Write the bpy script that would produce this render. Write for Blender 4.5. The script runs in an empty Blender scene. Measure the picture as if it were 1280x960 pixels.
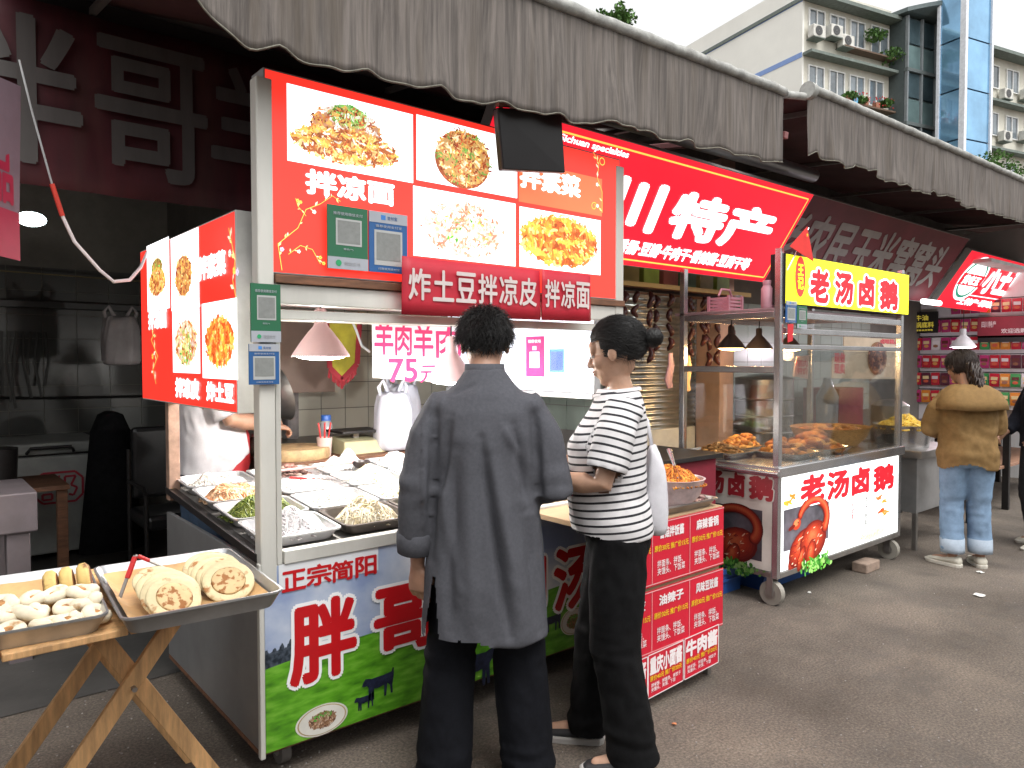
import bpy, bmesh, math, random
import numpy as np
from mathutils import Vector, Matrix, noise
random.seed(7)
R_ = math.radians
SC = bpy.context.scene
COL = SC.collection
# ---------------------------------------------------------------- camera
FPX, YAW, PITCH, CAMZ = 920.0, R_(39.9), math.atan(30/920), 1.52
cam_d = bpy.data.cameras.new('camera'); cam = bpy.data.objects.new('camera', cam_d); COL.objects.link(cam)
cam.location = (0, 0, CAMZ); cam.rotation_euler = (R_(90)-PITCH, 0, -YAW)
cam_d.sensor_width = 36; cam_d.lens = FPX/1280*36; cam_d.clip_end = 3000; cam_d.clip_start = .05
SC.camera = cam
# ---------------------------------------------------------------- sky, sun, exposure
SUN_EL, SUN_AZ = R_(62), R_(190)
world = bpy.data.worlds.new('World'); SC.world = world; world.use_nodes = True
wn = world.node_tree; wn.nodes.clear()
sky = wn.nodes.new('ShaderNodeTexSky'); sky.sky_type = 'NISHITA'; sky.sun_disc = False
sky.sun_elevation = SUN_EL; sky.sun_rotation = SUN_AZ; sky.dust_density = 4; sky.air_density = 1.5
hs = wn.nodes.new('ShaderNodeHueSaturation'); hs.inputs['Saturation'].default_value = .04; hs.inputs['Value'].default_value = 1.3
bg = wn.nodes.new('ShaderNodeBackground'); bg.inputs['Strength'].default_value = .15
wo = wn.nodes.new('ShaderNodeOutputWorld')
wn.links.new(sky.outputs[0], hs.inputs['Color']); wn.links.new(hs.outputs[0], bg.inputs[0]); wn.links.new(bg.outputs[0], wo.inputs[0])
sd = bpy.data.lights.new('sun', 'SUN'); sd.energy = .8; sd.angle = R_(25); sd.color = (1, .97, .93)
sun = bpy.data.objects.new('sun', sd); COL.objects.link(sun)
_v = Vector((math.sin(SUN_AZ)*math.cos(SUN_EL), math.cos(SUN_AZ)*math.cos(SUN_EL), math.sin(SUN_EL)))
sun.rotation_euler = _v.to_track_quat('Z', 'Y').to_euler(); sun.location = (0, -5, 12)
SC.view_settings.view_transform = 'Standard'; SC.view_settings.look = 'None'
SC.view_settings.exposure = 0.58; SC.view_settings.gamma = 1
# ---------------------------------------------------------------- where things stand
F3 = Vector((math.sin(YAW)*math.cos(PITCH), math.cos(YAW)*math.cos(PITCH), -math.sin(PITCH)))
U3 = Vector((math.sin(YAW)*math.sin(PITCH), math.cos(YAW)*math.sin(PITCH), math.cos(PITCH)))
RT = Vector((math.cos(YAW), -math.sin(YAW), 0))
CAM = Vector((0, 0, CAMZ))
def ray(px, py): return F3 + RT*((px-640)/FPX) - U3*((py-480)/FPX)
def at(px, py, ax, val):
    """point of the place plane (axis ax = val) measured off the photograph"""
    d = ray(px, py); t = (val-CAM[ax])/d[ax]; return CAM + d*t
# ---------------------------------------------------------------- materials
MC = {}
EM = .82   # lit faces, relative to the daylight
def mat(name, col, rough=.6, metal=0, emit=0, var=.12, scale=6, bump=0, bscale=60, stretch=(1,1,1), ecol=None, alpha=1, trans=0, dirt=0, spec=.5, sheen=0):
    if name in MC: return MC[name]
    m = bpy.data.materials.new(name); m.use_nodes = True; nt = m.node_tree; N = nt.nodes; L = nt.links
    b = N['Principled BSDF']
    b.inputs['Roughness'].default_value = rough; b.inputs['Metallic'].default_value = metal
    b.inputs['Specular IOR Level'].default_value = spec
    if sheen: b.inputs['Sheen Weight'].default_value = sheen
    tc = N.new('ShaderNodeTexCoord'); mp = N.new('ShaderNodeMapping'); mp.inputs['Scale'].default_value = stretch
    oi = N.new('ShaderNodeObjectInfo'); vm = N.new('ShaderNodeVectorMath'); vm.operation = 'SCALE'; vm.inputs[0].default_value = (13,7,5); L.new(oi.outputs['Random'], vm.inputs['Scale'])
    va = N.new('ShaderNodeVectorMath'); va.operation = 'ADD'; L.new(tc.outputs['Object'], va.inputs[0]); L.new(vm.outputs[0], va.inputs[1]); L.new(va.outputs[0], mp.inputs[0])
    nz = N.new('ShaderNodeTexNoise'); nz.inputs['Scale'].default_value = scale; nz.inputs['Detail'].default_value = 6; nz.inputs['Roughness'].default_value = .65
    L.new(mp.outputs[0], nz.inputs['Vector'])
    rp = N.new('ShaderNodeValToRGB')
    lo = [max(0, c*(1-var)) for c in col]; hi = [min(1, c*(1+var)) for c in col]
    rp.color_ramp.elements[0].position = .35; rp.color_ramp.elements[1].position = .68
    rp.color_ramp.elements[0].color = (*lo, 1); rp.color_ramp.elements[1].color = (*hi, 1)
    L.new(nz.outputs['Fac'], rp.inputs[0]); out = rp.outputs[0]
    if dirt:
        n2 = N.new('ShaderNodeTexNoise'); n2.inputs['Scale'].default_value = scale*.45; n2.inputs['Detail'].default_value = 8
        L.new(mp.outputs[0], n2.inputs['Vector'])
        r2 = N.new('ShaderNodeValToRGB'); r2.color_ramp.elements[0].position = .5; r2.color_ramp.elements[1].position = .72
        r2.color_ramp.elements[0].color = (0,0,0,1); r2.color_ramp.elements[1].color = (dirt,dirt,dirt,1)
        L.new(n2.outputs['Fac'], r2.inputs[0])
        mx = N.new('ShaderNodeMixRGB'); mx.inputs[2].default_value = (.09,.07,.05,1)
        L.new(r2.outputs[0], mx.inputs[0]); L.new(out, mx.inputs[1]); out = mx.outputs[0]
    L.new(out, b.inputs['Base Color'])
    if emit:
        b.inputs['Emission Strength'].default_value = emit*EM
        if ecol: b.inputs['Emission Color'].default_value = (*ecol, 1)
        else: L.new(out, b.inputs['Emission Color'])
    if bump:
        n3 = N.new('ShaderNodeTexNoise'); n3.inputs['Scale'].default_value = bscale; n3.inputs['Detail'].default_value = 5
        L.new(mp.outputs[0], n3.inputs['Vector'])
        bp = N.new('ShaderNodeBump'); bp.inputs['Strength'].default_value = bump; bp.inputs['Distance'].default_value = .01
        L.new(n3.outputs['Fac'], bp.inputs['Height']); L.new(bp.outputs[0], b.inputs['Normal'])
    if alpha < 1: b.inputs['Alpha'].default_value = alpha
    if trans: b.inputs['Transmission Weight'].default_value = trans
    MC[name] = m; return m
def colmat(name, rough=.6, emit=0, spec=.4, metal=0):
    """material that takes its colour from the piece's own colour attribute (print, food, packets)"""
    if name in MC: return MC[name]
    m = bpy.data.materials.new(name); m.use_nodes = True; nt = m.node_tree; b = nt.nodes['Principled BSDF']
    a = nt.nodes.new('ShaderNodeAttribute'); a.attribute_name = 'Col'
    nt.links.new(a.outputs['Color'], b.inputs['Base Color']); b.inputs['Roughness'].default_value = rough
    b.inputs['Specular IOR Level'].default_value = spec; b.inputs['Metallic'].default_value = metal
    if emit:
        nt.links.new(a.outputs['Color'], b.inputs['Emission Color']); b.inputs['Emission Strength'].default_value = emit*EM
    MC[name] = m; return m
def glassmat(name, tint=(.9,.95,.95), alpha=.12, rough=.03):
    if name in MC: return MC[name]
    m = bpy.data.materials.new(name); m.use_nodes = True; nt = m.node_tree; N = nt.nodes; N.clear()
    o = N.new('ShaderNodeOutputMaterial'); tr = N.new('ShaderNodeBsdfTransparent'); gl = N.new('ShaderNodeBsdfGlossy')
    gl.inputs['Roughness'].default_value = rough; tr.inputs[0].default_value = (*tint, 1)
    fr = N.new('ShaderNodeLayerWeight'); fr.inputs[0].default_value = .35
    ml = N.new('ShaderNodeMath'); ml.operation = 'MULTIPLY_ADD'; ml.inputs[1].default_value = .5; ml.inputs[2].default_value = alpha
    mx = N.new('ShaderNodeMixShader'); nt.links.new(fr.outputs['Fresnel'], ml.inputs[0]); nt.links.new(ml.outputs[0], mx.inputs[0])
    nt.links.new(tr.outputs[0], mx.inputs[1]); nt.links.new(gl.outputs[0], mx.inputs[2]); nt.links.new(mx.outputs[0], o.inputs[0])
    MC[name] = m; return m
# ---------------------------------------------------------------- mesh builder
def root_matrix(o):
    m = Matrix.Identity(4)
    while o is not None:
        m = Matrix.Translation(o.location) @ o.rotation_euler.to_matrix().to_4x4() @ m; o = o.parent
    return m
def tag(o, label=None, cat=None, group=None, kind=None):
    if label: o['label'] = label
    if cat: o['category'] = cat
    if group: o['group'] = group
    if kind: o['kind'] = kind
    return o
def thing(name, label, cat, loc=(0,0,0), rz=0, group=None):
    o = bpy.data.objects.new(name, None); COL.objects.link(o); o.empty_display_size = .1
    o.location = loc; o.rotation_euler = (0, 0, rz); return tag(o, label, cat, group)
FRAME = {'local': False}   # True while a figure is built in its own coordinates
class MB:
    def __init__(s): s.v = []; s.f = []; s.c = []; s.cur = None
    def add(s, vs, fs):
        n = len(s.v); s.v.extend(Vector(v) for v in vs)
        for f in fs: s.f.append([n+i for i in f]); s.c.append(s.cur)
    def box(s, x0, y0, z0, x1, y1, z1, M=None):
        vs = [Vector((x, y, z)) for z in (z0, z1) for y in (y0, y1) for x in (x0, x1)]
        if M is not None: vs = [M @ v for v in vs]
        s.add(vs, [(0,2,3,1),(4,5,7,6),(0,1,5,4),(2,6,7,3),(0,4,6,2),(1,3,7,5)])
    def bar(s, a, b, w, h=None, up=(0,0,1)):
        a, b = Vector(a), Vector(b); h = h or w; d = (b-a).normalized(); up = Vector(up)
        if abs(d.dot(up)) > .98: up = Vector((0,1,0))
        x = d.cross(up).normalized(); y = x.cross(d)
        vs = [p + x*i*w/2 + y*j*h/2 for p in (a, b) for j in (-1,1) for i in (-1,1)]
        s.add(vs, [(0,2,3,1),(4,5,7,6),(0,1,5,4),(2,6,7,3),(0,4,6,2),(1,3,7,5)])
    def loft(s, rings, close=True, cap=True):
        n = len(rings[0]); base = len(s.v)
        for r in rings: s.v.extend(Vector(p) for p in r)
        for i in range(len(rings)-1):
            for j in range(n if close else n-1):
                k = (j+1) % n
                s.f.append([base+i*n+j, base+i*n+k, base+(i+1)*n+k, base+(i+1)*n+j]); s.c.append(s.cur)
        if cap and close:
            s.f.append([base+j for j in range(n)][::-1]); s.c.append(s.cur)
            s.f.append([base+(len(rings)-1)*n+j for j in range(n)]); s.c.append(s.cur)
    def tube(s, pts, r, n=10, cap=True, flat=1.0, up=None, ends=False):
        pts = [Vector(p) for p in pts]; rs = list(r) if hasattr(r, '__len__') else [r]*len(pts)
        if ends:
            d0 = (pts[0]-pts[1]).normalized(); d1 = (pts[-1]-pts[-2]).normalized()
            r0, r1 = rs[0], rs[-1]; P, Q = pts[0], pts[-1]
            pts = [P+d0*r0*k for k in (.98,.8,.45)]+pts+[Q+d1*r1*k for k in (.45,.8,.98)]
            rs = [r0*k for k in (.2,.6,.89)]+rs+[r1*k for k in (.89,.6,.2)]
        rings = []; x = None
        for i, p in enumerate(pts):
            d = (pts[min(i+1, len(pts)-1)] - pts[max(i-1, 0)]).normalized()
            if x is None:
                u = Vector(up) if up else (Vector((0,0,1)) if abs(d.z) < .9 else Vector((0,1,0)))
                x = (u - d*u.dot(d)).normalized()
            else: x = (x - d*x.dot(d)).normalized()
            y = d.cross(x)
            rings.append([p + x*math.cos(a)*rs[i]*flat + y*math.sin(a)*rs[i] for a in [2*math.pi*j/n for j in range(n)]])
        s.loft(rings, cap=cap)
    def lathe(s, prof, c=(0,0,0), n=24, M=None, cap=False):
        c = Vector(c)
        rings = []
        for (r, z) in prof:
            ring = [Vector((r*math.cos(2*math.pi*j/n), r*math.sin(2*math.pi*j/n), z)) for j in range(n)]
            if M is not None: ring = [M @ p for p in ring]
            rings.append([p+c for p in ring])
        s.loft(rings, cap=cap)
    def ell(s, c, r, n=16, m=10, M=None):
        c = Vector(c); rings = []
        for i in range(m+1):
            t = math.pi*(.02+.96*i/m); z = -math.cos(t); q = math.sin(t)
            ring = [Vector((r[0]*q*math.cos(2*math.pi*j/n), r[1]*q*math.sin(2*math.pi*j/n), r[2]*z)) for j in range(n)]
            if M is not None: ring = [M @ p for p in ring]
            rings.append([p+c for p in ring])
        s.loft(rings)
    def rings(s, L, n=28, p=2.3):
        """body rings (z, cx, cy, rx, ry)"""
        out = []
        for (z, cx, cy, rx, ry) in L:
            r = []
            for j in range(n):
                a = 2*math.pi*j/n; ca, sa = math.cos(a), math.sin(a)
                r.append((cx+rx*math.copysign(abs(ca)**(2/p), ca), cy+ry*math.copysign(abs(sa)**(2/p), sa), z))
            out.append(r)
        s.loft(out)
    def quad(s, a, b, c, d): s.add([a,b,c,d], [(0,1,2,3)])
    def mesh(s, name, M=None):
        me = bpy.data.meshes.new(name); me.from_pydata([tuple(M @ v) if M is not None else tuple(v) for v in s.v], [], s.f)
        if any(c is not None for c in s.c):
            ca = me.color_attributes.new('Col', 'FLOAT_COLOR', 'CORNER'); buf = []
            for f, c in zip(s.f, s.c):
                c = c or (.5,.5,.5); buf.extend((c[0], c[1], c[2], 1.0)*len(f))
            ca.data.foreach_set('color', buf)
        me.update(); return me
    def build(s, name, m, parent=None, smooth=False, bevel=0, label=None, cat=None, group=None, kind=None, solid=0, sub=0):
        if parent is not None: Mi = Matrix.Identity(4) if FRAME['local'] else root_matrix(parent).inverted(); loc = None
        else:
            xs = [v.x for v in s.v]; ys = [v.y for v in s.v]; zs = [v.z for v in s.v]
            loc = Vector(((min(xs)+max(xs))/2, (min(ys)+max(ys))/2, min(zs))); Mi = Matrix.Translation(-loc)
        me = s.mesh(name, Mi); o = bpy.data.objects.new(name, me); COL.objects.link(o)
        for mm in (m if isinstance(m, (list, tuple)) else [m]): me.materials.append(mm)
        if parent is not None: o.parent = parent
        else: o.location = loc
        if smooth:
            me.shade_smooth()
            if smooth != 2: me.set_sharp_from_angle(angle=R_(40))
        if solid: md = o.modifiers.new('thick', 'SOLIDIFY'); md.thickness = solid; md.offset = 0
        if sub: md = o.modifiers.new('sub', 'SUBSURF'); md.levels = sub; md.render_levels = sub
        if bevel:
            md = o.modifiers.new('bevel', 'BEVEL'); md.width = bevel; md.segments = 2; md.limit_method = 'ANGLE'; md.angle_limit = R_(40)
        return tag(o, label, cat, group, kind)
def box(name, m, parent, x0, y0, z0, x1, y1, z1, bevel=.003, **k):
    b = MB(); b.box(min(x0,x1), min(y0,y1), min(z0,z1), max(x0,x1), max(y0,y1), max(z0,z1)); return b.build(name, m, parent, bevel=bevel, **k)
def copy_tree(o, parent=None):
    c = o.copy(); COL.objects.link(c)
    if parent is not None: c.parent = parent
    for ch in list(o.children): copy_tree(ch, c)
    return c
def dup(o, loc, rz=None, label=None, scale=None):
    c = copy_tree(o); c.location = loc
    if rz is not None: c.rotation_euler = (0, 0, rz)
    if scale: c.scale = scale
    if label: c['label'] = label
    return c
# ---------------------------------------------------------------- flat print on a panel
_tc = {}
def glyphs(s, off=0.0, spacing=1.0, line=1.0):
    k = (s, off, spacing, line)
    if k in _tc: return _tc[k]
    cu = bpy.data.curves.new('t', 'FONT'); cu.body = s; cu.offset = off; cu.dimensions = '2D'; cu.fill_mode = 'BOTH'; cu.resolution_u = 3
    cu.space_character = spacing; cu.space_line = line
    o = bpy.data.objects.new('t', cu); COL.objects.link(o)
    dg = bpy.context.evaluated_depsgraph_get(); me = bpy.data.meshes.new_from_object(o.evaluated_get(dg))
    v = [tuple(x.co) for x in me.vertices]; f = [list(p.vertices) for p in me.polygons]
    bpy.data.objects.remove(o); bpy.data.curves.remove(cu); bpy.data.meshes.remove(me)
    if not v: v = [(0,0,0),(1,0,0),(1,1,0)]; f = [[0,1,2]]
    _tc[k] = (v, f); return _tc[k]
class Panel:
    """a plane in the place: lower-left O, unit ux along, unit uy up, W x H; facing ux x uy"""
    def __init__(s, O, ux, uy, W, H, parent):
        s.O = Vector(O); s.ux = Vector(ux).normalized(); s.uy = Vector(uy).normalized(); s.n = s.ux.cross(s.uy).normalized()
        s.W = W; s.H = H; s.parent = parent
    def P(s, u, v, lift=0): return s.O + s.ux*u + s.uy*v + s.n*lift
    def px(s, x, y):
        d = ray(x, y); t = (s.O-CAM).dot(s.n)/d.dot(s.n); q = CAM+d*t-s.O; return q.dot(s.ux), q.dot(s.uy)
    def rect(s, u0, v0, u1, v1, m, name='print_panel', lift=.0015, parent=None, **k):
        b = MB(); b.quad(s.P(u0,v0,lift), s.P(u1,v0,lift), s.P(u1,v1,lift), s.P(u0,v1,lift)); return b.build(name, m, parent or s.parent, **k)
    def poly(s, pts, m, name, lift=.0015, parent=None):
        b = MB(); b.add([s.P(u, v, lift) for u, v in pts], [tuple(range(len(pts)))]); return b.build(name, m, parent or s.parent)
    def disc(s, cu, cv, ru, rv, m, name, lift=.0015, n=32, parent=None):
        return s.poly([(cu+ru*math.cos(2*math.pi*i/n), cv+rv*math.sin(2*math.pi*i/n)) for i in range(n)], m, name, lift, parent)
    def text(s, t, u0, v0, u1, v1, m, off=.02, lift=.003, shear=0, name='lettering', parent=None, outline=None, ow=.05, rot=0, spacing=1.0, line=1.0):
        """text fitted to the box u0..u1, v0..v1 of the panel"""
        vs, fs = glyphs(t, 0, spacing, line)
        xs = [p[0] for p in vs]; ys = [p[1] for p in vs]; xa, xb, ya, yb = min(xs), max(xs), min(ys), max(ys)
        sx = (u1-u0)/(xb-xa); sy = (v1-v0)/(yb-ya)
        def put(rad, lf, nm, mm, nd):
            b = MB()
            for k in range(nd+1):
                dx, dy = (0, 0) if k == 0 else (rad*math.cos(6.2832*k/nd), rad*math.sin(6.2832*k/nd)); q = []
                for p in vs:
                    a = (p[0]+dx-xa)*sx; c = (p[1]+dy-ya)*sy
                    q.append(s.P(u0+a+shear*(c-.5*(v1-v0)), v0+c+rot*(a-.5*(u1-u0)), lf+k*.00005))
                b.add(q, fs)
            return b.build(nm, mm, parent or s.parent)
        if outline: put(off+ow, lift-.0016, 'letter_outline', outline, 14)
        return put(off, lift, name, m, 0 if off < .008 else (8 if off > .03 else 5))
    def dish(s, cu, cv, ru, rv, pal, n, m, name='food_picture', lift=.003, seed=1, top=None, size=1.0, parent=None, heap=1.0, base=None):
        """a printed picture of food: hundreds of little coloured strips and dabs"""
        rg = random.Random(seed); b = MB(); k = 0; w_ = base or tuple(sum(c[j] for c in pal)/len(pal)*.9 for j in range(3)); b.cur = w_
        b.add([s.P(cu+ru*(.93+.05*noise.noise(Vector((i*.9, seed, 0))))*math.cos(6.283*i/40), cv+rv*(.93+.05*noise.noise(Vector((i*.9, seed, 0))))*math.sin(6.283*i/40), lift-.0003) for i in range(40)], [tuple(range(40))])
        for i in range(n):
            a = rg.uniform(0, 2*math.pi); r = math.sqrt(rg.random())
            u = cu+ru*r*math.cos(a); v = cv+rv*r*math.sin(a)
            nn = noise.noise(Vector((u*7/ru*.5, v*7/rv*.5, seed)))*1.6+.5; c = pal[int(max(0,min(.999, nn+rg.gauss(0,.16)))*len(pal))]
            if top and rg.random() < .55 and (v-cv)/rv > .15-.25*abs((u-cu)/ru)+.1 and abs(u-cu) < ru*.6: c = rg.choice(top)
            f = rg.uniform(.65, 1.25); b.cur = tuple(min(1, x*f) for x in c)
            L = rg.uniform(.10, .38)*ru*size; w = rg.uniform(.02, .05)*ru*size; th = rg.uniform(0, math.pi); cur = rg.uniform(-1.6, 1.6)
            if rg.random() < .35: L *= .35; w *= 1.9
            pts = []; x, y, t = u-L/2*math.cos(th), v-L/2*math.sin(th), th-cur/2
            lf = lift+.0000025*i
            for j in range(5):
                pts.append((x, y, t)); x += L/4*math.cos(t); y += L/4*math.sin(t); t += cur/4
            vs = []
            ok = all(((q[0]-cu)/ru)**2+((q[1]-cv)/rv)**2 < 1.12 for q in pts)
            if not ok: continue
            for j, (x, y, t) in enumerate(pts):
                ww = w*(.35+.65*math.sin(math.pi*(j+.6)/5.2))
                vs.append(s.P(x-ww*math.sin(t), y+ww*math.cos(t), lf)); vs.append(s.P(x+ww*math.sin(t), y-ww*math.cos(t), lf))
            b.add(vs, [(2*j, 2*j+1, 2*j+3, 2*j+2) for j in range(4)])
        return b.build(name, m, parent or s.parent)
    def line(s, pts, w, m, name='print_line', lift=.0035, parent=None):
        b = MB()
        for i in range(len(pts)-1):
            a, c = Vector(pts[i]), Vector(pts[i+1]); d = (c-a).normalized(); p = Vector((-d.y, d.x))*w/2
            b.quad(*[s.P(q.x, q.y, lift) for q in (a-p, c-p, c+p, a+p)])
        return b.build(name, m, parent or s.parent)
def pile(name, label, cx, cy, z, rx, ry, h, pal, n, kind='strand', L=.06, r=.0025, seed=3, rough=.45, emitmat=None, cat='food', base=None):
    """a heap of food nobody could count"""
    rg = random.Random(seed); b = MB(); b.cur = base or tuple(x*.6 for x in pal[0])
    hz = lambda x, y, q: h*(1-min(1, q)**2.2)*(.82+.75*noise.noise(Vector((x*13, y*13, seed*1.7))))
    b.loft([[(cx+rx*q*math.cos(6.283*j/24), cy+ry*q*math.sin(6.283*j/24), z+hz(cx+rx*q*math.cos(6.283*j/24), cy+ry*q*math.sin(6.283*j/24), q)*.97) for j in range(24)] for q in (.99,.93,.82,.68,.52,.36,.2,.02)])
    for i in range(n):
        a = rg.uniform(0, 2*math.pi); q = math.sqrt(rg.random())*.97
        x = cx+rx*q*math.cos(a); y = cy+ry*q*math.sin(a); zz = z+hz(x, y, q)+rg.uniform(-.002, .005)
        c = rg.choice(pal); f = rg.uniform(.6, 1.3); b.cur = tuple(min(1, v*f) for v in c)
        t = rg.uniform(0, 6.28); LL = L*rg.uniform(.5, 1.3)
        if kind == 'strand':
            cu = rg.uniform(-2.2, 2.2); pts = []; px, py, tt = x-LL/2*math.cos(t), y-LL/2*math.sin(t), t-cu/2
            for j in range(6):
                qq = min(1.0, math.hypot((px-cx)/rx, (py-cy)/ry)); s_ = 1 if qq < 1 else .97/qq
                pts.append((cx+(px-cx)*s_, cy+(py-cy)*s_, z+hz(px, py, qq)+.004*math.sin(j*1.3+i)+.003))
                px += LL/5*math.cos(tt); py += LL/5*math.sin(tt); tt += cu/5
            b.tube(pts, r*rg.uniform(.7, 1.3), n=4, up=(.3,.2,1))
        else:
            M = Matrix.Translation((x, y, zz)) @ Matrix.Rotation(t, 4, 'Z') @ Matrix.Rotation(rg.uniform(-.9, .9), 4, 'X')
            s_ = LL/2; b.ell((0,0,0), (s_, s_*rg.uniform(.35,.7), s_*rg.uniform(.25,.5)), n=7, m=4, M=None) if 0 else None
            n0 = len(b.v); rr = (s_, s_*rg.uniform(.35,.7), s_*rg.uniform(.25,.5)); rings = []
            for k in range(5):
                tt = math.pi*(.08+.84*k/4); rings.append([M @ Vector((rr[0]*math.sin(tt)*math.cos(6.283*j/6), rr[1]*math.sin(tt)*math.sin(6.283*j/6), -rr[2]*math.cos(tt))) for j in range(6)])
            b.loft(rings)
    return b.build(name, colmat('food', rough), smooth=2, label=label, cat=cat, kind='stuff')
def remesh(mb, voxel, smooth, name, m, parent, post=None, M=None):
    """fuse the builder's solids to one continuous surface; post(co, no) may move the vertices"""
    me = mb.mesh('tmp', M); o = bpy.data.objects.new('tmp', me); COL.objects.link(o)
    md = o.modifiers.new('r', 'REMESH'); md.mode = 'VOXEL'; md.voxel_size = voxel; md.use_smooth_shade = True
    if smooth: md = o.modifiers.new('s', 'SMOOTH'); md.factor = .5; md.iterations = smooth
    dg = bpy.context.evaluated_depsgraph_get(); me2 = bpy.data.meshes.new_from_object(o.evaluated_get(dg))
    bpy.data.objects.remove(o); bpy.data.meshes.remove(me); me2.name = name
    n = len(me2.vertices)
    if post:
        co = np.empty(n*3, np.float32); me2.vertices.foreach_get('co', co); co = co.reshape(-1, 3)
        no = np.array([v.normal[:] for v in me2.vertices], np.float32)
        r = post(co, no, me2)
        if isinstance(r, tuple): co, kill = r
        else: co, kill = r, None
        me2.vertices.foreach_set('co', co.astype(np.float32).ravel())
        if kill is not None and kill.any():
            bm = bmesh.new(); bm.from_mesh(me2); bm.verts.ensure_lookup_table()
            bmesh.ops.delete(bm, geom=[bm.verts[i] for i in np.nonzero(kill)[0]], context='VERTS'); bm.to_mesh(me2); bm.free()
        me2.update()
    me2.shade_smooth(); o = bpy.data.objects.new(name, me2); COL.objects.link(o); o.parent = parent
    me2.materials.clear(); me2.materials.append(m); return o
# ================================================================ materials of the place
W_ALU = mat('white_painted_metal', (.62,.61,.56), .45, .1, var=.1, scale=3, dirt=.35, stretch=(1,1,.3), bump=.05)
W_DARK = mat('black_metal', (.02,.018,.018), .45, .3, var=.3)
GREY_MET = mat('grey_sheet_metal', (.30,.30,.30), .4, .5, var=.12, dirt=.3, scale=3)
STEEL = mat('stainless_steel', (.55,.55,.56), .25, .9, var=.1, scale=4, bump=.04)
STEEL_D = mat('worn_steel', (.38,.36,.34), .38, .8, var=.2, scale=5, dirt=.4, bump=.05)
COPPER = mat('rusty_post', (.42,.27,.20), .55, .4, var=.3, scale=12, dirt=.4)
WHITE = mat('print_white', (.85,.85,.85), .5, var=.01)
WHITE_P = mat('white_enamel', (.75,.74,.70), .35, var=.05, scale=3, dirt=.12)
RED_PR = mat('print_red', (.60,.02,.03), .5, var=.08, scale=3)
L_RED = mat('lit_red', (.88,.035,.022), .4, var=.05, scale=1.5, emit=.95)
L_RED2 = mat('lit_crimson', (.80,.012,.03), .4, var=.05, scale=1.2, emit=.95)
L_ORG = mat('lit_orange_red', (.92,.16,.06), .4, var=.06, scale=2, emit=.9)
L_WHITE = mat('lit_white', (.95,.95,.97), .4, var=.01, emit=1.5)
L_WHITE2 = mat('lit_cool_white', (.74,.82,.95), .4, var=.02, emit=.85)
L_YEL = mat('lit_yellow', (.98,.90,.01), .4, var=.03, emit=.9)
L_GOLD = mat('lit_gold', (1,.62,.1), .4, var=.02, emit=1.0)
L_TXT = mat('lit_text_red', (.62,.01,.02), .5, var=.05, emit=.7)
L_FOOD = colmat('lit_food_print', .5, .75)
P_FOOD = colmat('food_print', .5)
P_INK = mat('print_ink', (.03,.03,.035), .5)
GREEN_PR = mat('payment_green_shaded', (.018,.13,.06), .45, var=.05)  # payment board colours darkened to stand in for backlit shade
BLUE_PR = mat('payment_blue_shaded', (.02,.10,.28), .45, var=.05)
PALE_PR = mat('payment_white_shaded', (.36,.38,.42), .45, var=.03)
TILE = mat('wall_tile', (.42,.44,.41), .25, var=.1, scale=2, dirt=.3)
GROUT = mat('grout', (.18,.17,.15), .9)
WOODL = mat('light_wood', (.66,.38,.17), .55, var=.35, scale=3, stretch=(9,9,1.2), bump=.15, bscale=30, dirt=.15)
TILE_D = mat('shade_toned_tile', (.07,.075,.07), .3, var=.15, scale=2, dirt=.5)  # tile base darkened to stand in for the left shop's shade
WOODD = mat('dark_wood', (.16,.07,.035), .6, var=.4, scale=4, stretch=(2,12,12), bump=.1)
PLAST_W = mat('white_plastic', (.72,.72,.75), .4, var=.05)
CARD = mat('cardboard', (.38,.26,.15), .85, var=.12, scale=4, bump=.1)
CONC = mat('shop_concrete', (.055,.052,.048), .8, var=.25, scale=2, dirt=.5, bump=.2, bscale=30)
BLACK_CL = mat('black_cloth', (.008,.008,.009), .9, var=.3, scale=20, spec=.1)

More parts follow.
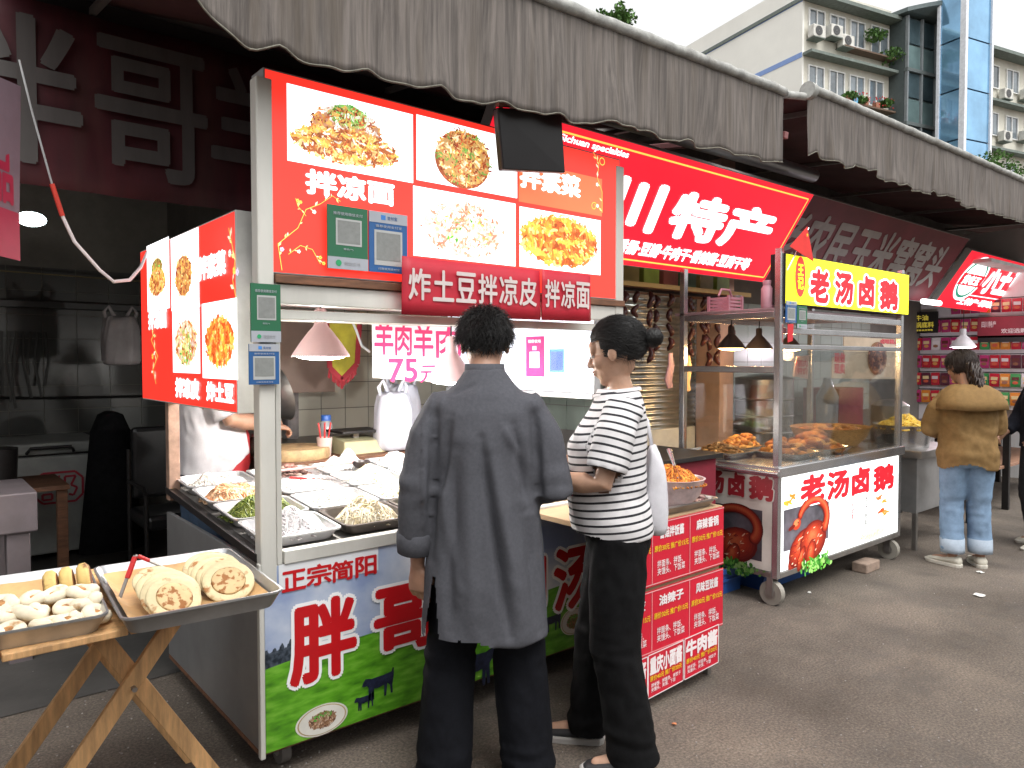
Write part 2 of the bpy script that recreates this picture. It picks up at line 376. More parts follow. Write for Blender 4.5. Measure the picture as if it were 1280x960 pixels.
# ================================================================ ground
def asphalt():
    m = bpy.data.materials.new('asphalt'); m.use_nodes = True; nt = m.node_tree; N = nt.nodes; L = nt.links; b = N['Principled BSDF']
    tc = N.new('ShaderNodeTexCoord')
    def nz(sc, det=6, ro=.6):
        n = N.new('ShaderNodeTexNoise'); n.inputs['Scale'].default_value = sc; n.inputs['Detail'].default_value = det; n.inputs['Roughness'].default_value = ro
        L.new(tc.outputs['Object'], n.inputs['Vector']); return n
    def ramp(src, stops):
        r = N.new('ShaderNodeValToRGB'); e = r.color_ramp.elements
        e[0].position, e[0].color = stops[0][0], (*stops[0][1], 1); e[1].position, e[1].color = stops[-1][0], (*stops[-1][1], 1)
        for p, c in stops[1:-1]: q = e.new(p); q.color = (*c, 1)
        L.new(src, r.inputs[0]); return r
    def mix(a, bb, fac, mode='MIX'):
        x = N.new('ShaderNodeMixRGB'); x.blend_type = mode
        if isinstance(fac, float): x.inputs[0].default_value = fac
        else: L.new(fac, x.inputs[0])
        L.new(a, x.inputs[1])
        if isinstance(bb, tuple): x.inputs[2].default_value = (*bb, 1)
        else: L.new(bb, x.inputs[2])
        return x.outputs[0]
    base = ramp(nz(90, 4, .7).outputs[0], [(.3, (.066,.055,.045)), (.5, (.138,.117,.097)), (.72, (.26,.225,.185))])
    big = ramp(nz(.9, 6).outputs[0], [(.32, (.50,.47,.44)), (.5, (.85,.82,.80)), (.68, (1.2,1.14,1.08))])
    c = mix(base.outputs[0], big.outputs[0], 1.0, 'MULTIPLY')
    st = ramp(nz(2.3, 8, .75).outputs[0], [(.50, (0,0,0)), (.66, (.5,.5,.5))])
    c = mix(c, (.045,.038,.032), st.outputs[0])
    v = N.new('ShaderNodeTexVoronoi'); v.inputs['Scale'].default_value = 42; L.new(tc.outputs['Object'], v.inputs['Vector'])
    sp = ramp(v.outputs['Distance'], [(.05, (.6,.6,.6)), (.13, (0,0,0))])
    msk = ramp(nz(11, 3).outputs[0], [(.55, (0,0,0)), (.65, (1,1,1))])
    c = mix(c, (.24,.22,.20), mix(sp.outputs[0], msk.outputs[0], 1.0, 'MULTIPLY'))
    L.new(c, b.inputs['Base Color'])
    rr = ramp(st.outputs[0], [(0, (.85,.85,.85)), (.7, (.5,.5,.5))]); L.new(rr.outputs[0], b.inputs['Roughness'])
    bp = N.new('ShaderNodeBump'); bp.inputs['Strength'].default_value = .8; bp.inputs['Distance'].default_value = .006
    L.new(nz(120, 4, .8).outputs[0], bp.inputs['Height'])
    b2 = N.new('ShaderNodeBump'); b2.inputs['Strength'].default_value = .6; b2.inputs['Distance'].default_value = .03
    L.new(nz(6, 4).outputs[0], b2.inputs['Height']); L.new(bp.outputs[0], b2.inputs['Normal']); L.new(b2.outputs[0], b.inputs['Normal'])
    return m
ASPH = asphalt()
g = MB(); g.quad((-900,-900,0),(900,-900,0),(900,900,0),(-900,900,0)); g.build('ground', ASPH, kind='structure')
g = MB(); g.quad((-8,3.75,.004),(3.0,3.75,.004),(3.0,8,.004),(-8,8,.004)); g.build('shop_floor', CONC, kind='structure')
GRIT = mat('grit', (.28,.26,.24), .9, var=.3, scale=30)
rg = random.Random(11); g = MB()
for i in range(420):
    px, py = rg.uniform(330, 1280), rg.uniform(700, 960)
    if rg.random() < .4: px, py = rg.uniform(0, 420), rg.uniform(800, 960)
    p = at(px, py, 2, 0.0); s = rg.uniform(.002, .0055)
    g.ell((p.x, p.y, s*.4), (s, s*rg.uniform(.6,1), s*.6), n=5, m=3)
g.build('grit', GRIT, kind='stuff', label='pale grit and crumbs scattered over the asphalt', cat='grit')
def litter(name, px, py, s, m, label, seed):
    r = random.Random(seed); p = at(px, py, 2, 0.0); b = MB()
    n = 9; top = [(p.x+s*r.uniform(.6,1)*math.cos(6.283*i/n), p.y+s*r.uniform(.5,1)*math.sin(6.283*i/n), .004+r.uniform(0,.008)) for i in range(n)]
    b.add(top+[(p.x, p.y, .012)], [(i, (i+1) % n, n) for i in range(n)]); b.build(name, m, label=label, cat='litter', solid=.002)
litter('paper_scrap', 1225, 716, .03, WHITE_P, 'torn white paper scrap on asphalt near the woman in the brown jacket', 1)
litter('paper_scrap', 1224, 745, .045, WHITE_P, 'flat pale scrap on the open asphalt at the right edge of the lane', 2)
litter('leaf_scrap', 843, 907, .012, mat('orange_scrap', (.55,.2,.08), .7), 'tiny orange food scrap on the asphalt in front of the red menu stand', 3)
litter('paper_scrap', 478, 880, .02, WHITE_P, 'small crumpled white scrap on asphalt below the meadow printed stall front', 4)
litter('paper_scrap', 1012, 742, .014, WHITE_P, 'little white chip on asphalt right of the roast goose cart wheel', 5)
b = MB(); p = at(1085, 712, 2, 0); b.box(p.x-.13, p.y-.05, 0, p.x+.08, p.y+.06, .07); b.build('brick', mat('old_brick', (.30,.22,.17), .9, var=.2, scale=20, bump=.4), bevel=.008, label='worn brick lying on the asphalt beneath the lit roast goose cart', cat='brick')

# ================================================================ shop row behind the stalls
wl = box('back_wall', GROUT, None, -3, 7.3, 0, 3.1, 7.45, 3.3, bevel=0, kind='structure')
def tiles(wall, ax, val, a0, a1, z0, z1, sa, sz, sgn, m=TILE, skip=None, limit=290):
    """separate wall tiles, sharing one mesh"""
    b = MB(); t = .006
    if ax == 1: b.box(-sa/2+.003, -t if sgn < 0 else 0, -sz/2+.003, sa/2-.003, 0 if sgn < 0 else t, sz/2-.003)
    else: b.box(-t if sgn < 0 else 0, -sa/2+.003, -sz/2+.003, 0 if sgn < 0 else t, sa/2-.003, sz/2-.003)
    me = b.mesh('tile'); me.materials.append(m); n = 0; Mi = root_matrix(wall).inverted()
    z = z0+sz/2
    while z < z1:
        a = a0+sa/2
        while a < a1:
            if n < limit and not (skip and skip(a, z)):
                o = bpy.data.objects.new('tile', me); COL.objects.link(o); o.parent = wall
                o.location = Mi @ (Vector((a, val, z)) if ax == 1 else Vector((val, a, z))); n += 1
            a += sa
        z += sz
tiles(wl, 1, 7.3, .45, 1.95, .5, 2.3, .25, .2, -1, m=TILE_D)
sw = box('side_wall', GROUT, None, 1.95, 5.2, 0, 2.05, 7.3, 3.3, bevel=0, kind='structure')
box('left_wall', mat('dark_plaster', (.12,.115,.11), .9, var=.2), None, -3.1, 3.9, 0, -2.95, 7.3, 3.3, bevel=0, kind='structure')
w2 = box('middle_wall', GROUT, None, 2.05, 5.2, 0, 4.2, 5.3, 3.3, bevel=0, kind='structure')
tiles(w2, 1, 5.2, 2.06, 4.1, .95, 2.15, .2, .2, -1, m=mat('cream_tile', (.62,.60,.52), .25, var=.06, scale=2, dirt=.12))
w3 = box('rear_wall', GROUT, None, 4.35, 4.25, 0, 11.0, 4.4, 3.25, bevel=0, kind='structure')
tiles(w3, 1, 4.25, 6.45, 9.4, .9, 2.0, .25, .2, -1, m=mat('grey_green_tile', (.36,.42,.38), .25, var=.08, scale=2, dirt=.2))
pwl = box('partition_wall', mat('shop_partition', (.30,.28,.27), .8, var=.1), None, 4.2, 3.9, 0, 4.35, 5.3, 3.25, bevel=0, kind='structure')
tiles(pwl, 0, 4.2, 3.92, 5.18, .95, 2.15, .2, .2, -1, m=mat('pale_green_tile', (.42,.50,.45), .25, var=.06, scale=2, dirt=.15))
w4 = box('end_wall', mat('white_shop_wall', (.75,.76,.76), .6, var=.04), None, 11.05, 2.6, 0, 11.2, 5.6, 3.2, bevel=0, kind='structure')
box('shop_roof', mat('roof_slab', (.16,.15,.14), .9, var=.2), None, -8, 3.96, 3.262, 14, 8.4, 3.4, bevel=0, kind='structure')
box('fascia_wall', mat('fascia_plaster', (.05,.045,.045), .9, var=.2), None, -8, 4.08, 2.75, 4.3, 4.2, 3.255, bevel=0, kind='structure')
pl = box('pillar', mat('brown_tile_pillar', (.42,.28,.22), .5, var=.15, scale=5, dirt=.3), None, 5.3, 3.62, 0, 5.5, 3.86, 3.2, bevel=.004, label='pinkish brown tiled pillar between the silver sheet wall and the goose cart', cat='pillar')

# unseen wall added to block sky light, and an added cloth darkening the left
OPP = mat('sky_block_wall', (.20,.18,.16), .9, var=.2)
box('sky_block_wall', OPP, None, -14, -5.0, 0, 9, -4.7, 3.0, bevel=0, kind='structure')
ob = thing('added_shade_cloth', 'low black awning cloth crossing the top left corner above the left shop', 'awning', (-2, 1.0, 2.4))  # made-up cloth: darkens the left and stands in for the black corner
b = MB(); b.add([(-6,-2.2,2.75),(.05,-2.2,2.75),(.05,1.25,2.68),(-6,1.25,2.68)], [(0,1,2,3)]); b.build('canopy', BLACK_CL, ob, solid=.01)  # overhead sheet of the added shade cloth
b = MB(); N_ = 30
for i in range(N_+1):
    x = -3+3.05*i/N_
    for j in range(5): b.v.append(Vector((x, 1.25+.01*math.sin(x*17), 2.68-(.20-.16*max(0,(x+.5)/.55 if x > -.5 else 0))*j/4)))
for i in range(N_):
    for j in range(4): q = i*5+j; b.f.append([q,q+1,q+6,q+5]); b.c.append(None)
b.build('valance', BLACK_CL, ob, smooth=2, solid=.004)  # hanging edge of the same added cloth
# ---------------------------------------------------------------- the dim banner across the left shop
bn = thing('shop_banner', 'large dim dark red banner with huge grey characters above the left shop', 'banner', (1.0, 3.99, 2.33))
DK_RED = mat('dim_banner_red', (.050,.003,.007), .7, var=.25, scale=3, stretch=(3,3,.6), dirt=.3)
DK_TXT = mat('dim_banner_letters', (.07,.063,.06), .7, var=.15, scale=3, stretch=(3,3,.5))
b = MB(); NX = 60
for i in range(NX+1):
    x = -2.2+6.3*i/NX
    for j in range(9): b.v.append(Vector((x, 3.97+.012*math.sin(x*9)+.01*math.sin(x*23+j), 2.31+.83*j/8)))
for i in range(NX):
    for j in range(8): q = i*9+j; b.f.append([q, q+9, q+10, q+1]); b.c.append(None)
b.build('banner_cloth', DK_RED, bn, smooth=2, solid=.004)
Pb = Panel((-2.2, 3.94, 2.31), (1,0,0), (0,0,1), 6.3, .83, bn)
for ch, x0, y0, x1, y1 in (('胖', -130, 205, 98, 35), ('哥', 122, 211, 256, 57), ('羊', 266, 228, 372, 90), ('肉', 420, 250, 500, 130)):
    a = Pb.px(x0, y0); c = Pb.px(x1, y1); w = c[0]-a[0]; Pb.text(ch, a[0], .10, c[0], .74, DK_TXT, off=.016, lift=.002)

# ================================================================ awnings
def fabric(name, base, dark):
    m = mat(name, base, .85, var=.42, scale=4, stretch=(12,12,.5), bump=.3, bscale=30, dirt=.55); return m
VAL = fabric('awning_valance', (.130,.112,.100), .3)
CAN = mat('awning_canopy', (.10,.035,.035), .85, var=.25, scale=4, dirt=.3)
TUBEM = mat('roller_cover', (.33,.33,.31), .7, var=.3, scale=14, bump=.3, bscale=30, dirt=.5)
def awning(x0, x1, z0, z1, drop, y0, yb, zb, label, seed, ragged=.02, scal=.30, curl=0):
    r = random.Random(seed); root = thing('awning', label, 'awning', ((x0+x1)/2, yb, zb))
    n = int((x1-x0)*48); m = 14; b = MB()
    f = lambda x: z0+(z1-z0)*(x-x0)/(x1-x0)
    for i in range(n+1):
        x = x0+(x1-x0)*i/n; zt = f(x); sc = abs(math.sin(math.pi*(x-x0)/scal+seed))
        ln = drop+(.11 if curl else 0)*(1-(x-x0)/(x1-x0))-.012-.026*(1-sc)*(.3+1.2*abs(noise.noise(Vector((x*1.7,seed,5)))*2))+ragged*noise.noise(Vector((x*2.1, seed, 0)))*2
        if curl and x < x0+curl: ln *= max(.12, 1-((x0+curl-x)/curl)**1.6)
        for j in range(m+1):
            v = j/m
            y = y0+.014*v*math.sin(x*13+seed+2*noise.noise(Vector((x*2, 0, seed))))+.012*v*math.sin(x*41+seed)+.03*v*noise.noise(Vector((x*1.4, v, seed)))
            b.v.append(Vector((x, y, zt-ln*v)))
    for i in range(n):
        for j in range(m): q = i*(m+1)+j; b.f.append([q, q+1, q+m+2, q+m+1]); b.c.append(None)
    b.build('valance', VAL, root, smooth=2, solid=.003)
    h = MB(); e = []
    for i in range(n+1): e.append(b.v[i*(m+1)+m] + Vector((0, -.002, .004)))
    h.tube(e, .0028, n=5); h.build('hem', mat('pale_hem', (.22,.21,.17), .9, var=.3, scale=30), root, smooth=2)
    c = MB(); k = 12
    for i in range(41):
        x = x0+(x1-x0)*i/40
        for j in range(k+1):
            v = j/k; c.v.append(Vector((x, y0+(yb-y0)*v, f(x)+.01+(zb-f(x))*v-.05*math.sin(math.pi*v)+.012*math.sin(x*7+5*v))))
    for i in range(40):
        for j in range(k): q = i*(k+1)+j; c.f.append([q, q+k+1, q+k+2, q+1]); c.c.append(None)
    c.build('canopy', CAN, root, smooth=2, solid=.004)
    t = MB(); pts = []
    for i in range(int((x1-x0)*16)+1):
        x = x0+(x1-x0)*i/int((x1-x0)*16); pts.append((x, y0-.004+.004*noise.noise(Vector((x*5,0,seed))), f(x)+.022+.006*noise.noise(Vector((x*9,1,seed)))))
    t.tube(pts, [.026+.005*noise.noise(Vector((q[0]*14, seed, 3))) for q in pts], n=10); t.build('roller', TUBEM, root, smooth=2)
    x = x0+.4
    while x < x1: rm = MB(); rm.bar((x, y0+.03, f(x)-.02), (x, yb-.05, zb-.08), .03, .03); rm.build('support_arm', STEEL_D, root); x += 1.6
    return root
awning(.35, 3.97, 2.95, 3.05, .41, 2.3, 4.06, 3.254, 'long dirty brown awning with ragged scalloped valance over the lit food picture stall', 3, curl=.55)
awning(4.24, 13.5, 3.14, 3.3, .40, 2.3, 4.05, 3.38, 'dirty grey scalloped awning to the right above the yellow goose sign', 8, scal=.26)
b = MB(); b.tube([(3.99, 2.3, 3.06), (4.22, 2.3, 3.10)], .022, n=12); b.tube([(4.20, 2.28, 3.13), (4.25, 2.28, 3.13)], .05, n=16)
b.build('awning_joint', TUBEM, None, smooth=True, label='grey pipe end joining the two awnings in the gap between them', cat='pipe')
b = MB(); b.bar((4.1, 2.35, 2.86), (4.1, 4.0, 3.1), .04); b.build('awning_bracket', mat('maroon_steel', (.25,.1,.1), .6), None, bevel=.004, label='maroon steel arm showing in the gap between the two awnings', cat='bracket')

# ================================================================ apartment block far behind
CW = mat('building_white', (.84,.83,.77), .8, var=.06, scale=.25, dirt=.12); CB = mat('building_stripe', (.22,.33,.62), .7, var=.05)
CC = mat('building_concrete', (.60,.58,.50), .85, var=.12, scale=.8, dirt=.25); CS = mat('building_slab', (.16,.19,.17), .8, var=.2)
GLZ = mat('window_glass', (.16,.19,.21), .08, 0, var=.5, scale=.6, spec=.9); GLB = mat('tower_glass', (.10,.15,.17), .06, .4, var=.4, scale=.4, spec=1)
GBL = mat('blue_glass', (.20,.40,.60), .06, .5, var=.25, scale=.35, spec=1); FRM = mat('window_frame_white', (.72,.72,.70), .5)
ACM = mat('air_conditioner_shell', (.62,.61,.56), .6, var=.1, dirt=.3); ACF = mat('fan_grille', (.07,.07,.07), .6)
def far(d, u): return Vector((F3.x, F3.y, 0)).normalized()*d + RT*(u*d)
class Face:
    """local frame on a facade: s along it, o outward, z up"""
    def __init__(f, C, a): f.C = C; f.a = Vector(a).normalized(); f.o = Vector((f.a.y, -f.a.x, 0))
    def p(f, s, o, z): return f.C + f.a*s + f.o*o + Vector((0,0,z))
    def box(f, b, s0, s1, o0, o1, z0, z1):
        vs = [f.p(s, o, z) for z in (z0, z1) for o in (o0, o1) for s in (s0, s1)]
        b.add(vs, [(0,2,3,1),(4,5,7,6),(0,1,5,4),(2,6,7,3),(0,4,6,2),(1,3,7,5)])
A_, B_ = (.970, -.242, 0), (.242, .970, 0)
def fb(F, name, m, par, *a):
    b = MB(); F.box(b, *a); return b.build(name, m, par)
def win(F, par, s0, s1, z0, z1, n=2, o=0, glass=GLZ):
    b = MB(); w = .06
    F.box(b, s0, s1, o, o+.1, z0, z0+w); F.box(b, s0, s1, o, o+.1, z1-w, z1)
    for k in range(n+1): s = s0+(s1-s0-w)*k/n; F.box(b, s, s+w, o, o+.098, z0+w, z1-w)
    f = b.build('window', FRM, par)
    for k in range(n):
        g = MB(); F.box(g, s0+w+(s1-s0-w)*k/n, s0+(s1-s0-w)*(k+1)/n, o+.02, o+.04, z0+w, z1-w); g.build('pane', glass, f)
def acunit(F, par, s, z, o=.15):
    b = MB(); F.box(b, s, s+.85, o, o+.38, z, z+.6); a = b.build('air_conditioner', ACM, par, bevel=.03)
    M = MB(); c = F.p(s+.36, o+.385, z+.3); R = Matrix((( *F.a, 0), (0,0,1,0), (*F.o, 0), (0,0,0,1))).transposed()
    M.lathe([(.24,0),(.24,.02),(.02,.02)], c, n=16, M=R); M.build('fan_grille', ACF, a)
    k = MB(); F.box(k, s+.05, s+.8, o-.15, o+.4, z-.05, z-.01); k.build('bracket', CS, a)
def potplant(F, par, s, z, o, r, seed, m):
    rg = random.Random(seed); b = MB()
    for i in range(260):
        d = Vector((rg.gauss(0,1), rg.gauss(0,1), rg.gauss(0,1))).normalized()*r*rg.uniform(.4,1)
        c = F.p(s, o, z)+Vector((d.x*1.3, d.y*1.3, d.z*.7)); q = Vector((rg.gauss(0,1), rg.gauss(0,1), rg.gauss(0,1))).normalized()*.09; w = q.cross(Vector((.3,.5,.8))).normalized()*.06
        b.add([c-q, c+w, c+q, c-w], [(0,1,2,3)])
    return b.build('balcony_plant', m, par)
LEAF = mat('leaf_green', (.07,.16,.03), .7, var=.45, scale=3); LEAF2 = mat('leaf_green_dark', (.05,.10,.035), .7, var=.4, scale=2)
C1 = far(38, .391)
ap = thing('apartment_building', 'white apartment block with blue gable stripes and air conditioners behind the awnings', 'building', C1)
FA = Face(C1, A_); FB = Face(C1, (-.242, -.970, 0))
FG = Face(C1+Vector(B_)*22, (-.242, -.970, 0))   # gable seen from the left: outward is -a
g = MB(); FA.box(g, 0, 6.4, -22, 0, 0, 19.75); g.build('wall', CC, ap)
g = MB(); FG.box(g, 0, 22, .0, .12, 0, 20.9); g.build('gable_wall', CW, ap)
for z in (19.85, 17.05, 14.2): g = MB(); FG.box(g, 0, 22.0, .12, .14, z-.13, z+.13); g.build('blue_stripe', CB, ap)
g = MB(); g.tube([FG.p(15.2, .25, 0), FG.p(15.2, .25, 18.6)], .1, n=8); g.build('drain_pipe', CW, ap)
g = MB(); FA.box(g, -.2, 6.4, -22, .75, 19.76, 19.95); g.build('roof', CS, ap)
g = MB(); FA.box(g, 0, 6.4, -.5, .1, 19.96, 20.5); g.build('parapet', CC, ap)
for fl in range(5):
    z = 17.0-2.85*fl
    g = MB(); FA.box(g, -.1, 6.4, .0, .6, z, z+.14); g.build('canopy_slab', CS, ap)
    for k in range(4):
        s = .25+1.5*k
        if fl == 0 and k == 3: win(FA, ap, s+.1, s+1.5, z+1.0, z+2.5, 2); continue
        win(FA, ap, s, s+1.15, z+1.05, z+2.45, 2)
    g = MB(); FA.box(g, 2.3, 6.3, .0, .55, z+.72, z+.8); g.build('planter_shelf', mat('planter_brown', (.14,.09,.06), .8), ap)
for s, z in ((.1, 17.85), (2.2, 17.75), (1.35, 18.1)): acunit(FA, ap, s, z)
for i, (s, z, r) in enumerate(((4.7, 18.75, .5), (6.1, 17.9, .6), (5.7, 15.35, .3), (2.9, 15.3, .3), (3.7, 15.2, .28))): potplant(FA, ap, s, z, .4, r, i, LEAF)
rg = random.Random(5)
fl_ = MB(); fl_.cur = (.5,.03,.03)
for i in range(40): p = FA.p(rg.uniform(3.2,6.2), .5, rg.uniform(15.1,15.6)); fl_.ell(p, (.04,.04,.04), n=6, m=4)
fl_.build('flowers', colmat('flowers', .7), ap, kind='stuff')
for s in (2.6, 3.1, 3.9, 4.8): fb(FA, 'flower_pot', mat('pot_'+str(int(s*10)), (.30,.12,.07) if s != 3.1 else (.15,.4,.6), .7), ap, s, s+.3, .25, .5, 14.98, 15.25)
# glazed stair tower
tw = thing('stair_tower', 'dark glazed stair tower with curved roof slab beside the white apartment block', 'building', FA.p(8.5, 0, 0))
g = MB(); FA.box(g, 6.42, 12.4, -4, .9, 0, 19.9); g.build('core', mat('tower_core', (.08,.10,.10), .5), tw)
for fl in range(6):
    z = 17.1-2.85*fl
    for k in range(5): g = MB(); FA.box(g, 6.55+1.16*k, 6.55+1.16*k+1.02, .92, 1.0, z+.1, z+1.3); g.build('pane', mat('tower_glass_low', (.17,.25,.25), .1, .2, var=.25, scale=.5), tw)
    for k in range(5): g = MB(); FA.box(g, 6.55+1.16*k, 6.55+1.16*k+1.02, .92, .98, z+1.42, z+2.7); g.build('pane', GLB if k != 2 else GLZ, tw)
    g = MB(); FA.box(g, 6.4, 12.4, .9, 1.12, z-.12, z+.06); g.build('floor_band', mat('tower_band', (.12,.14,.14), .6), tw)
g = MB()
for k in range(6): FA.box(g, 6.43+1.16*k, 6.43+1.16*k+.1, .93, 1.1, 0, 19.9)
FA.box(g, 9.9, 10.1, .9, 1.4, 0, 19.9); g.build('mullions', mat('mullion_grey', (.22,.24,.25), .5), tw)
g = MB(); pts = [FA.p(6.1+.5*k, 1.3+1.0*math.sin(math.pi*k/12.8), 0) for k in range(14)]
rb = [[p+Vector((0,0,19.95+.5*math.sin(math.pi*k/13))) for k, p in enumerate(pts)]+[FA.p(12.6-.5*k, -2, 20.2) for k in range(14)]]
rb.append([p+Vector((0,0,.22)) for p in rb[0]]); g.loft(rb); g.build('roof', mat('tower_roof', (.10,.13,.13), .5), tw)
# blue glass shaft
CT = far(38.5, .605)
sh = thing('lift_shaft', 'tall mirrored blue glass lift shaft with white corner columns', 'building', CT)
FS = Face(CT, A_); FT = Face(CT+Vector(B_)*1.3, (-.242, -.970, 0))
for k in range(10):
    z = 26-2.6*k
    g = MB(); FS.box(g, .2, 2.2, -.05, 0, z-2.6+.04, z-.04); g.build('pane', GBL, sh)
    g = MB(); FT.box(g, 0.05, 1.1, -.05, 0, z-2.6+.04, z-.04); g.build('pane', GBL, sh)
g = MB(); FS.box(g, 0, .2, -.2, .1, 0, 26); FS.box(g, 2.2, 2.35, -.2, .1, 0, 26); FT.box(g, -.1, .05, -.1, .1, 0, 26); g.build('corner_column', mat('shaft_white', (.72,.74,.78), .4), sh)
g = MB(); FS.box(g, .15, 2.2, -1.3, -.1, 0, 25.9); g.build('core', mat('shaft_core', (.05,.10,.16), .4), sh)
# right wing
C3 = far(45, .628); FW = Face(C3, A_)
rw = thing('apartment_building', 'cream apartment wing with air conditioners right of the blue glass shaft', 'building', C3)
g = MB(); FW.box(g, 0, 22, -10, 0, 0, 20.0); g.build('wall', CC, rw)
g = MB(); FW.box(g, -.2, 22, -10, .8, 20.01, 20.2); g.build('roof', CS, rw)
for fl in range(5):
    z = 17.1-2.85*fl
    g = MB(); FW.box(g, 0, 22, 0, .6, z, z+.14); g.build('canopy_slab', CS, rw)
    for k in range(7): win(FW, rw, .5+2.0*k, 1.75+2.0*k, z+1.0, z+2.4, 2)
    for k in range(6): acunit(FW, rw, 1.6+2.1*k, z+.35+.3*((k*7+fl) % 3))
def tree(px, py, d, h, r, label, seed, n=2600, m=LEAF):
    rg = random.Random(seed); base = far(d, (px-640)/FPX); base.z = 0; top = CAMZ + (450-py)*d/FPX
    root = thing('tree', label, 'tree', base); t = MB()
    t.tube([base, base+Vector((.1,.1,top*.4)), base+Vector((0,.2,top*.8))], [.25,.18,.06], n=8)
    for k in range(7):
        a = rg.uniform(0, 6.28); z = top*rg.uniform(.45,.7); t.tube([base+Vector((0,0,z)), base+Vector((math.cos(a)*r*.7, math.sin(a)*r*.7, z+h*.4))], [.09,.02], n=5)
    t.build('trunk', mat('bark', (.12,.09,.06), .9, var=.3, scale=8), root)
    b = MB(); cl = [(base+Vector((rg.uniform(-1,1)*r*.8, rg.uniform(-1,1)*r*.8, top-h*rg.uniform(.25,1))), r*rg.uniform(.25,.5)) for _ in range(22)]
    for i in range(n):
        c, q = rg.choice(cl); d_ = Vector((rg.gauss(0,1), rg.gauss(0,1), rg.gauss(0,1))).normalized()*q*rg.uniform(.5,1.05); p = c+d_
        u = Vector((rg.gauss(0,1), rg.gauss(0,1), rg.gauss(0,1))).normalized()*.08; w = u.cross(Vector((rg.random(),rg.random(),1))).normalized()*.045
        b.add([p-u, p+w, p+u, p-w], [(0,1,2,3)])
    b.build('crown', m, root)
tree(1205, 188, 30, 2.4, 1.3, 'bushy green tree top in front of the blue glass shaft', 4)
tree(1250, 205, 31, 1.6, 1.1, 'low green tree top right of the blue glass shaft', 9, 1500)
tree(768, 12, 24, 1.0, .5, 'green tree top just above the long brown awning', 6, 900, LEAF)
# ================================================================ palettes
PAL_NOOD = [(.85,.55,.12),(.75,.40,.08),(.95,.78,.35),(.60,.22,.05),(.9,.65,.25),(.45,.10,.03)]
PAL_GRN = [(.10,.42,.05),(.25,.60,.10),(.45,.75,.2)]
PAL_MEAT = [(.35,.06,.03),(.55,.14,.05),(.70,.28,.08),(.22,.04,.02),(.8,.45,.12)]
PAL_CHIP = [(.95,.55,.08),(.90,.38,.04),(.98,.72,.25),(.80,.22,.03),(.85,.15,.04)]
PAL_SKIN = [(.92,.80,.72),(.85,.62,.50),(.95,.88,.84),(.70,.30,.20),(.8,.25,.15),(.95,.9,.8)]
X0, X1, YF, YB = .968, 2.86, 2.54, 3.71
st = thing('food_stall', 'white framed cold noodle stall with meadow printed front and lit red food pictures', 'stall', ((X0+X1)/2, YF, 0))
# ---- counter body
box('side_panel', GREY_MET, st, X0, YF+.03, .12, X0+.02, YB, .80); box('side_panel', GREY_MET, st, X1-.02, YF+.03, .12, X1, YB, .80)
CH = .048
box('corner_trim', W_ALU, st, X0-.006, YF-.004, .10, X0+.012, YF+.022, .80); box('corner_trim', W_ALU, st, X1-.012, YF-.004, .10, X1+.004, YF+.022, .80)
box('front_board', W_ALU, st, X0+.012, YF+.002, .12, X1-.012, YF+.02, .785)
box('floor_board', WOODD, st, X0, YF+.02, .10, X1, YB, .12)
b = MB(); b.add([(X0-.004,YF+.03,.752),(X0-.004,YB,.842),(X0-.004,YB,.872),(X0-.004,YF+.03,.782),(X0+.03,YF+.03,.752),(X0+.03,YB,.842),(X0+.03,YB,.872),(X0+.03,YF+.03,.782)], [(0,1,2,3),(4,7,6,5),(0,4,5,1),(3,2,6,7),(0,3,7,4),(1,5,6,2)])
for v in b.v: v.z += CH
b.build('counter_edge', W_DARK, st)
b = MB(); b.add([(X0+.03,YF+.02,.745),(X1-.02,YF+.02,.745),(X1-.02,YB,.845),(X0+.03,YB,.845),(X0+.03,YF+.02,.765),(X1-.02,YF+.02,.765),(X1-.02,YB,.865),(X0+.03,YB,.865)], [(0,3,2,1),(4,5,6,7),(0,1,5,4),(2,3,7,6),(0,4,7,3),(1,2,6,5)])
for v in b.v: v.z += CH
b.build('counter_top', STEEL_D, st)
box('front_rail', W_ALU, st, X0+.085, YF-.012, .787, X1, YF+.03, .835)
# ---- posts, beams, roof
box('post', W_ALU, st, X0, YF-.01, .70, X0+.058, YF+.05, 2.50, bevel=.006)
box('post', W_ALU, st, X0+.062, YF+.0, .785, X0+.082, YF+.04, 1.765)
box('post', COPPER, st, X0-.0, YB-.05, .86, X0+.05, YB, 2.0); box('post', W_ALU, st, X1-.06, YF-.01, .80, X1, YF+.05, 2.5, bevel=.006); box('post', W_ALU, st, X1-.05, YB-.05, .86, X1, YB, 2.0)
box('beam', W_ALU, st, X0+.06, YF-.006, 1.72, X1-.06, YF+.05, 1.79); box('sill_board', WOODD, st, X0+.06, YF-.02, 1.792, X1, YF+.06, 1.822)
box('beam', W_ALU, st, X0+.084, YF+.012, 1.665, X1-.06, YF+.04, 1.70)
box('beam', W_ALU, st, X0+.05, YB-.045, 1.72, X1-.05, YB-.01, 1.78)
box('roof_panel', mat('stall_ceiling', (.55,.45,.45), .6, var=.08), st, X0+.06, YF+.10, 1.80, X1-.05, YB+.05, 1.83)
b = MB()
for x in (X0+.1, X1-.12):
    for y in (YF+.12, YB-.1): b.tube([(x-.02, y, .045), (x+.02, y, .045)], .045, n=18)
